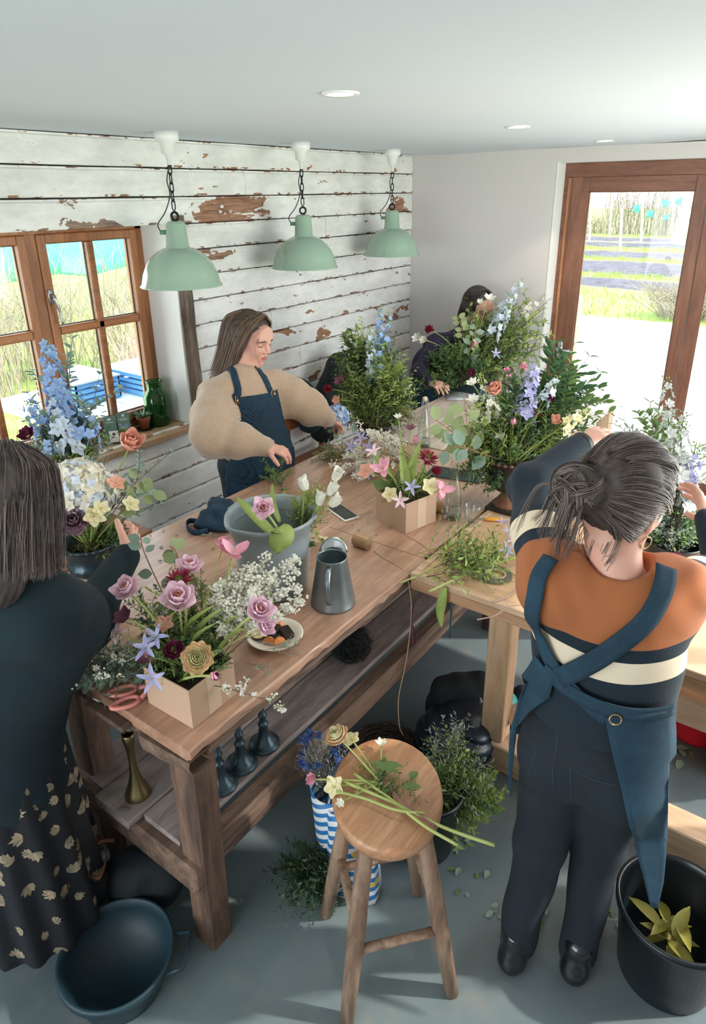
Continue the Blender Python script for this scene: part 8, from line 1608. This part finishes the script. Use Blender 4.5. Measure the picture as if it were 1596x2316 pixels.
# leaves inside the black bucket
t = thing('discarded_leaves', 'yellowing tulip leaves thrown into the black bucket', 'leaves', (BRC.x, BRC.y, .06))
YL = MB().grid(leafV(1, .38, .4, .3, 6)).mesh('leaf', pm('yellowing_leaf', '#a39a45', '#6f7434'), True)
for k in range(14): a = k*2.4; inst('leaf', YL, t, TM((random.uniform(-.03, .03), random.uniform(-.03, .03), .04+.01*k*.6), rotz(a) @ Matrix.Rotation(random.uniform(-.1, .7), 3, 'X'), random.uniform(.075, .10)))
# scattered leaves and clippings on the floor and the tables
LB = MB().grid(leafV(1, .6, .3, .1, 5)).mesh('leaf', G_EUC, True)
def litter(n, reg_, z, label, group, sc_):
    for _ in range(n):
        x0, y0, x1, y1 = reg_; p_ = atz(random.uniform(x0, x1), random.uniform(y0, y1), z+.004); o = bpy.data.objects.new('fallen_leaf', random.choice((LB, LEAFMID))); COL.objects.link(o); o.location = p_; o.rotation_euler = (random.uniform(-.2, .2), random.uniform(-.2, .2), random.uniform(0, 6)); o.scale = (sc_*random.uniform(.6, 1.2),)*3; tag(o, label, 'leaf', group)
litter(14, (1030, 1880, 1130, 2080), 0, 'fallen leaf on the floor right of the stool', 'fallen leaves right of the stool', .03); litter(6, (1215, 2000, 1250, 2080), 0, 'fallen leaf on the floor between the jeans legs', 'fallen leaves between the jeans legs', .03); litter(8, (1370, 1960, 1400, 2090), 0, 'fallen leaf beside the black bucket', 'fallen leaves beside the black bucket', .035)
litter(16, (760, 1080, 960, 1250), ZT, 'leaf clipping on the rustic table near the tulip box', 'clippings near the tulip box', .012); litter(14, (330, 1170, 500, 1300), ZT, 'grey leaf clipping on the glossy left part of the table', 'clippings on the glossy table part', .02); litter(5, (1525, 1690, 1580, 1750), 0, 'grey green leaf fallen by the red bucket', 'leaves by the red bucket', .05)
litter(12, (960, 1250, 1080, 1330), ZT, 'leaf clipping on the corner of the pine table', 'clippings on the pine table corner', .015)
# --- coats, bags and chair
def blob(name, label, cat_, prims, m_, h=.010, ph=0, amp=.008, f=(18, 24, 15), lo=None, puff=0, zmin=None):
    S = SDF()
    for p_ in prims: S.cone(*p_[:2], p_[2], p_[3], k=.06)
    if puff: S.fn(lambda P: -.016*np.abs(np.sin(P[:, 2]*puff+P[:, 0]*puff*.25+1.5*np.sin(P[:, 1]*9)))**.6+.004*knead(P, *f, ph), op='+')
    else: S.fn(lambda P: amp*knead(P, *f, ph)+amp*.5*knead(P, f[0]*2.2, f[1]*2, f[2]*2.1, ph+1), op='+')
    if zmin is not None: S.fn(lambda P: zmin-P[:, 2], k=.004, op='i')
    pts = np.array([tuple(q) for p_ in prims for q in p_[:2]]); r_ = max(max(p_[2:4]) for p_ in prims)+.05; c_ = pts.mean(0); t = thing(name, label, cat_, (c_[0], c_[1], pts[:, 2].min())); sdfmesh('cloth_body' if cat_ != 'bag' else 'bag_body', S, pts.min(0)-r_, pts.max(0)+r_, h, m_, t); return t
M_BLK = mat('black_cloth', '#0c171c', .8, var=.15, bump=.2); M_PUFF = mat('navy_nylon', '#0f2230', .38, var=.12)
t = thing('wooden_chair', 'brown wooden chair by the wall under dark coats', 'chair', (.27, -1.42, 0)); M_CH = wood('chair_wood', '#7a4526', '#a9683f', 'Y', 1, .4)
MB().box((.09, -1.72, .485), (.47, -1.22, .51), bev=.008).build('seat', M_CH, t); MB().box((.07, -1.64, .70), (.095, -1.22, .86), bev=.006).build('backrest', M_CH, t)
for x, y in ((.12, -1.60), (.12, -1.26), (.43, -1.60), (.43, -1.26)): MB().box((x-.018, y-.018, 0), (x+.018, y+.018, .485), bev=.003).build('leg', M_CH, t)
for y in (-1.60, -1.26): MB().box((.068, y-.015, .48), (.092, y+.015, .70)).build('back_post', M_CH, t)
q = lambda x, y, X: atx(x, y, X)
blob('dark_coat', 'black hooded coat heaped over the chair by the board wall', 'coat', [(q(770, 830, .22), q(745, 920, .20), .10, .12), (q(745, 920, .20), q(735, 965, .22), .12, .10), (q(790, 815, .24), q(775, 850, .26), .06, .09)], M_BLK)
blob('dark_jacket', 'dark jacket thrown over a chair back beside the black coat', 'jacket', [(q(668, 875, .17), q(715, 925, .17), .07, .09), (q(690, 920, .18), q(700, 950, .20), .09, .08)], mat('dark_teal_cloth', '#0d2530', .8, bump=.2), ph=2)
F0 = lambda x, y, z: atz(x, y, z)
blob('black_backpack', 'soft black backpack on the floor beside the pine table leg', 'bag', [(F0(1010, 1600, .10), F0(1085, 1600, .10), .095, .10), (F0(1010, 1560, .20), F0(1080, 1555, .20), .06, .07)], M_BLK, zmin=.002)
blob('puffer_jacket', 'dark navy quilted puffer jacket heaped before the backpack', 'jacket', [(F0(1000, 1690, .08), F0(1060, 1680, .09), .08, .085), (F0(985, 1650, .12), F0(1070, 1600, .14), .055, .065), (F0(990, 1720, .05), F0(1000, 1650, .10), .05, .06)], M_PUFF, h=.007, puff=62, zmin=.002, ph=1)
blob('quilted_sleeve', 'dark quilted jacket behind the pine table leg', 'jacket', [(F0(1180, 1640, .08), F0(1185, 1590, .12), .06, .06)], M_PUFF, h=.007, puff=62, zmin=.002)
o = blob('teal_bag', 'bright teal bag half hidden behind the pine table leg', 'bag', [(F0(1150, 1600, .07), F0(1142, 1590, .16), .06, .05)], mat('bright_teal', '#1e9c9a', .5), amp=.003, zmin=.003)
blob('black_handbag', 'black handbag with brown leather handles on the floor under the bench', 'bag', [(F0(300, 1990, .10), F0(360, 1985, .09), .085, .085), (F0(280, 1960, .15), F0(350, 1960, .15), .05, .05)], M_BLK, zmin=.003)
M_LEA = mat('brown_leather', '#6b4028', .4, var=.15)
t = thing('leather_strap', 'looped brown leather bag strap rising from the black handbag', 'strap', (1.33, -3.78, .2)); C = cat([F0(195, 1868, .27), F0(222, 1890, .28), F0(240, 1935, .26), F0(225, 1985, .24), F0(200, 1975, .25), F0(198, 1935, .27), F0(225, 1905, .29), F0(258, 1900, .27)], 7)
MB().grid([[c_+Vector((0, 0, -.007)), c_+Vector((.002, -.002, 0)), c_+Vector((0, 0, .007))] for c_ in C], thick=.004).build('strap_band', M_LEA, t, smooth=True)
o = blob('patterned_scarf', 'crumpled black and white scarf in the handbag', 'scarf', [(F0(205, 1925, .22), F0(222, 1935, .22), .03, .03)], mat('mottled_scarf', '#5b6b73', .8, var=.9, vscale=50), h=.006, amp=.006, f=(50, 60, 45))
# folded denim apron on the table
a0 = atz(480, 1160, ZT+.03); a1 = atz(495, 1130, ZT+.07); S = SDF(); S.cone(atz(455, 1185, ZT+.02), atz(515, 1190, ZT+.02), .028, .030, k=.03).cone(atz(475, 1165, ZT+.045), atz(520, 1160, ZT+.05), .032, .035, k=.03).cone(atz(485, 1140, ZT+.06), atz(515, 1145, ZT+.06), .03, .03, k=.03); S.fn(lambda P: .006*knead(P, 50, 90, 44)+.003*knead(P, 110, 140, 90, 2), op='+'); S.fn(lambda P: ZT+.001-P[:, 2], k=.003, op='i')
t = thing('folded_apron', 'crumpled blue denim apron on the table beside the grey bucket', 'apron', tuple(atz(490, 1185, ZT))); sdfmesh('cloth_body', S, (a0.x-.2, a0.y-.22, ZT-.01), (a0.x+.22, a0.y+.2, ZT+.16), .005, M_DEND, t)
C = cat([atz(470, 1200, ZT+.012), atz(440, 1205, ZT+.012), atz(422, 1190, ZT+.014), atz(430, 1178, ZT+.014), atz(460, 1182, ZT+.014)], 6); MB().grid([[c_+Vector((0, 0, -.011)), c_+Vector((0, 0, .012))] for c_ in C], thick=.003).build('strap', M_DEND, t, smooth=True)
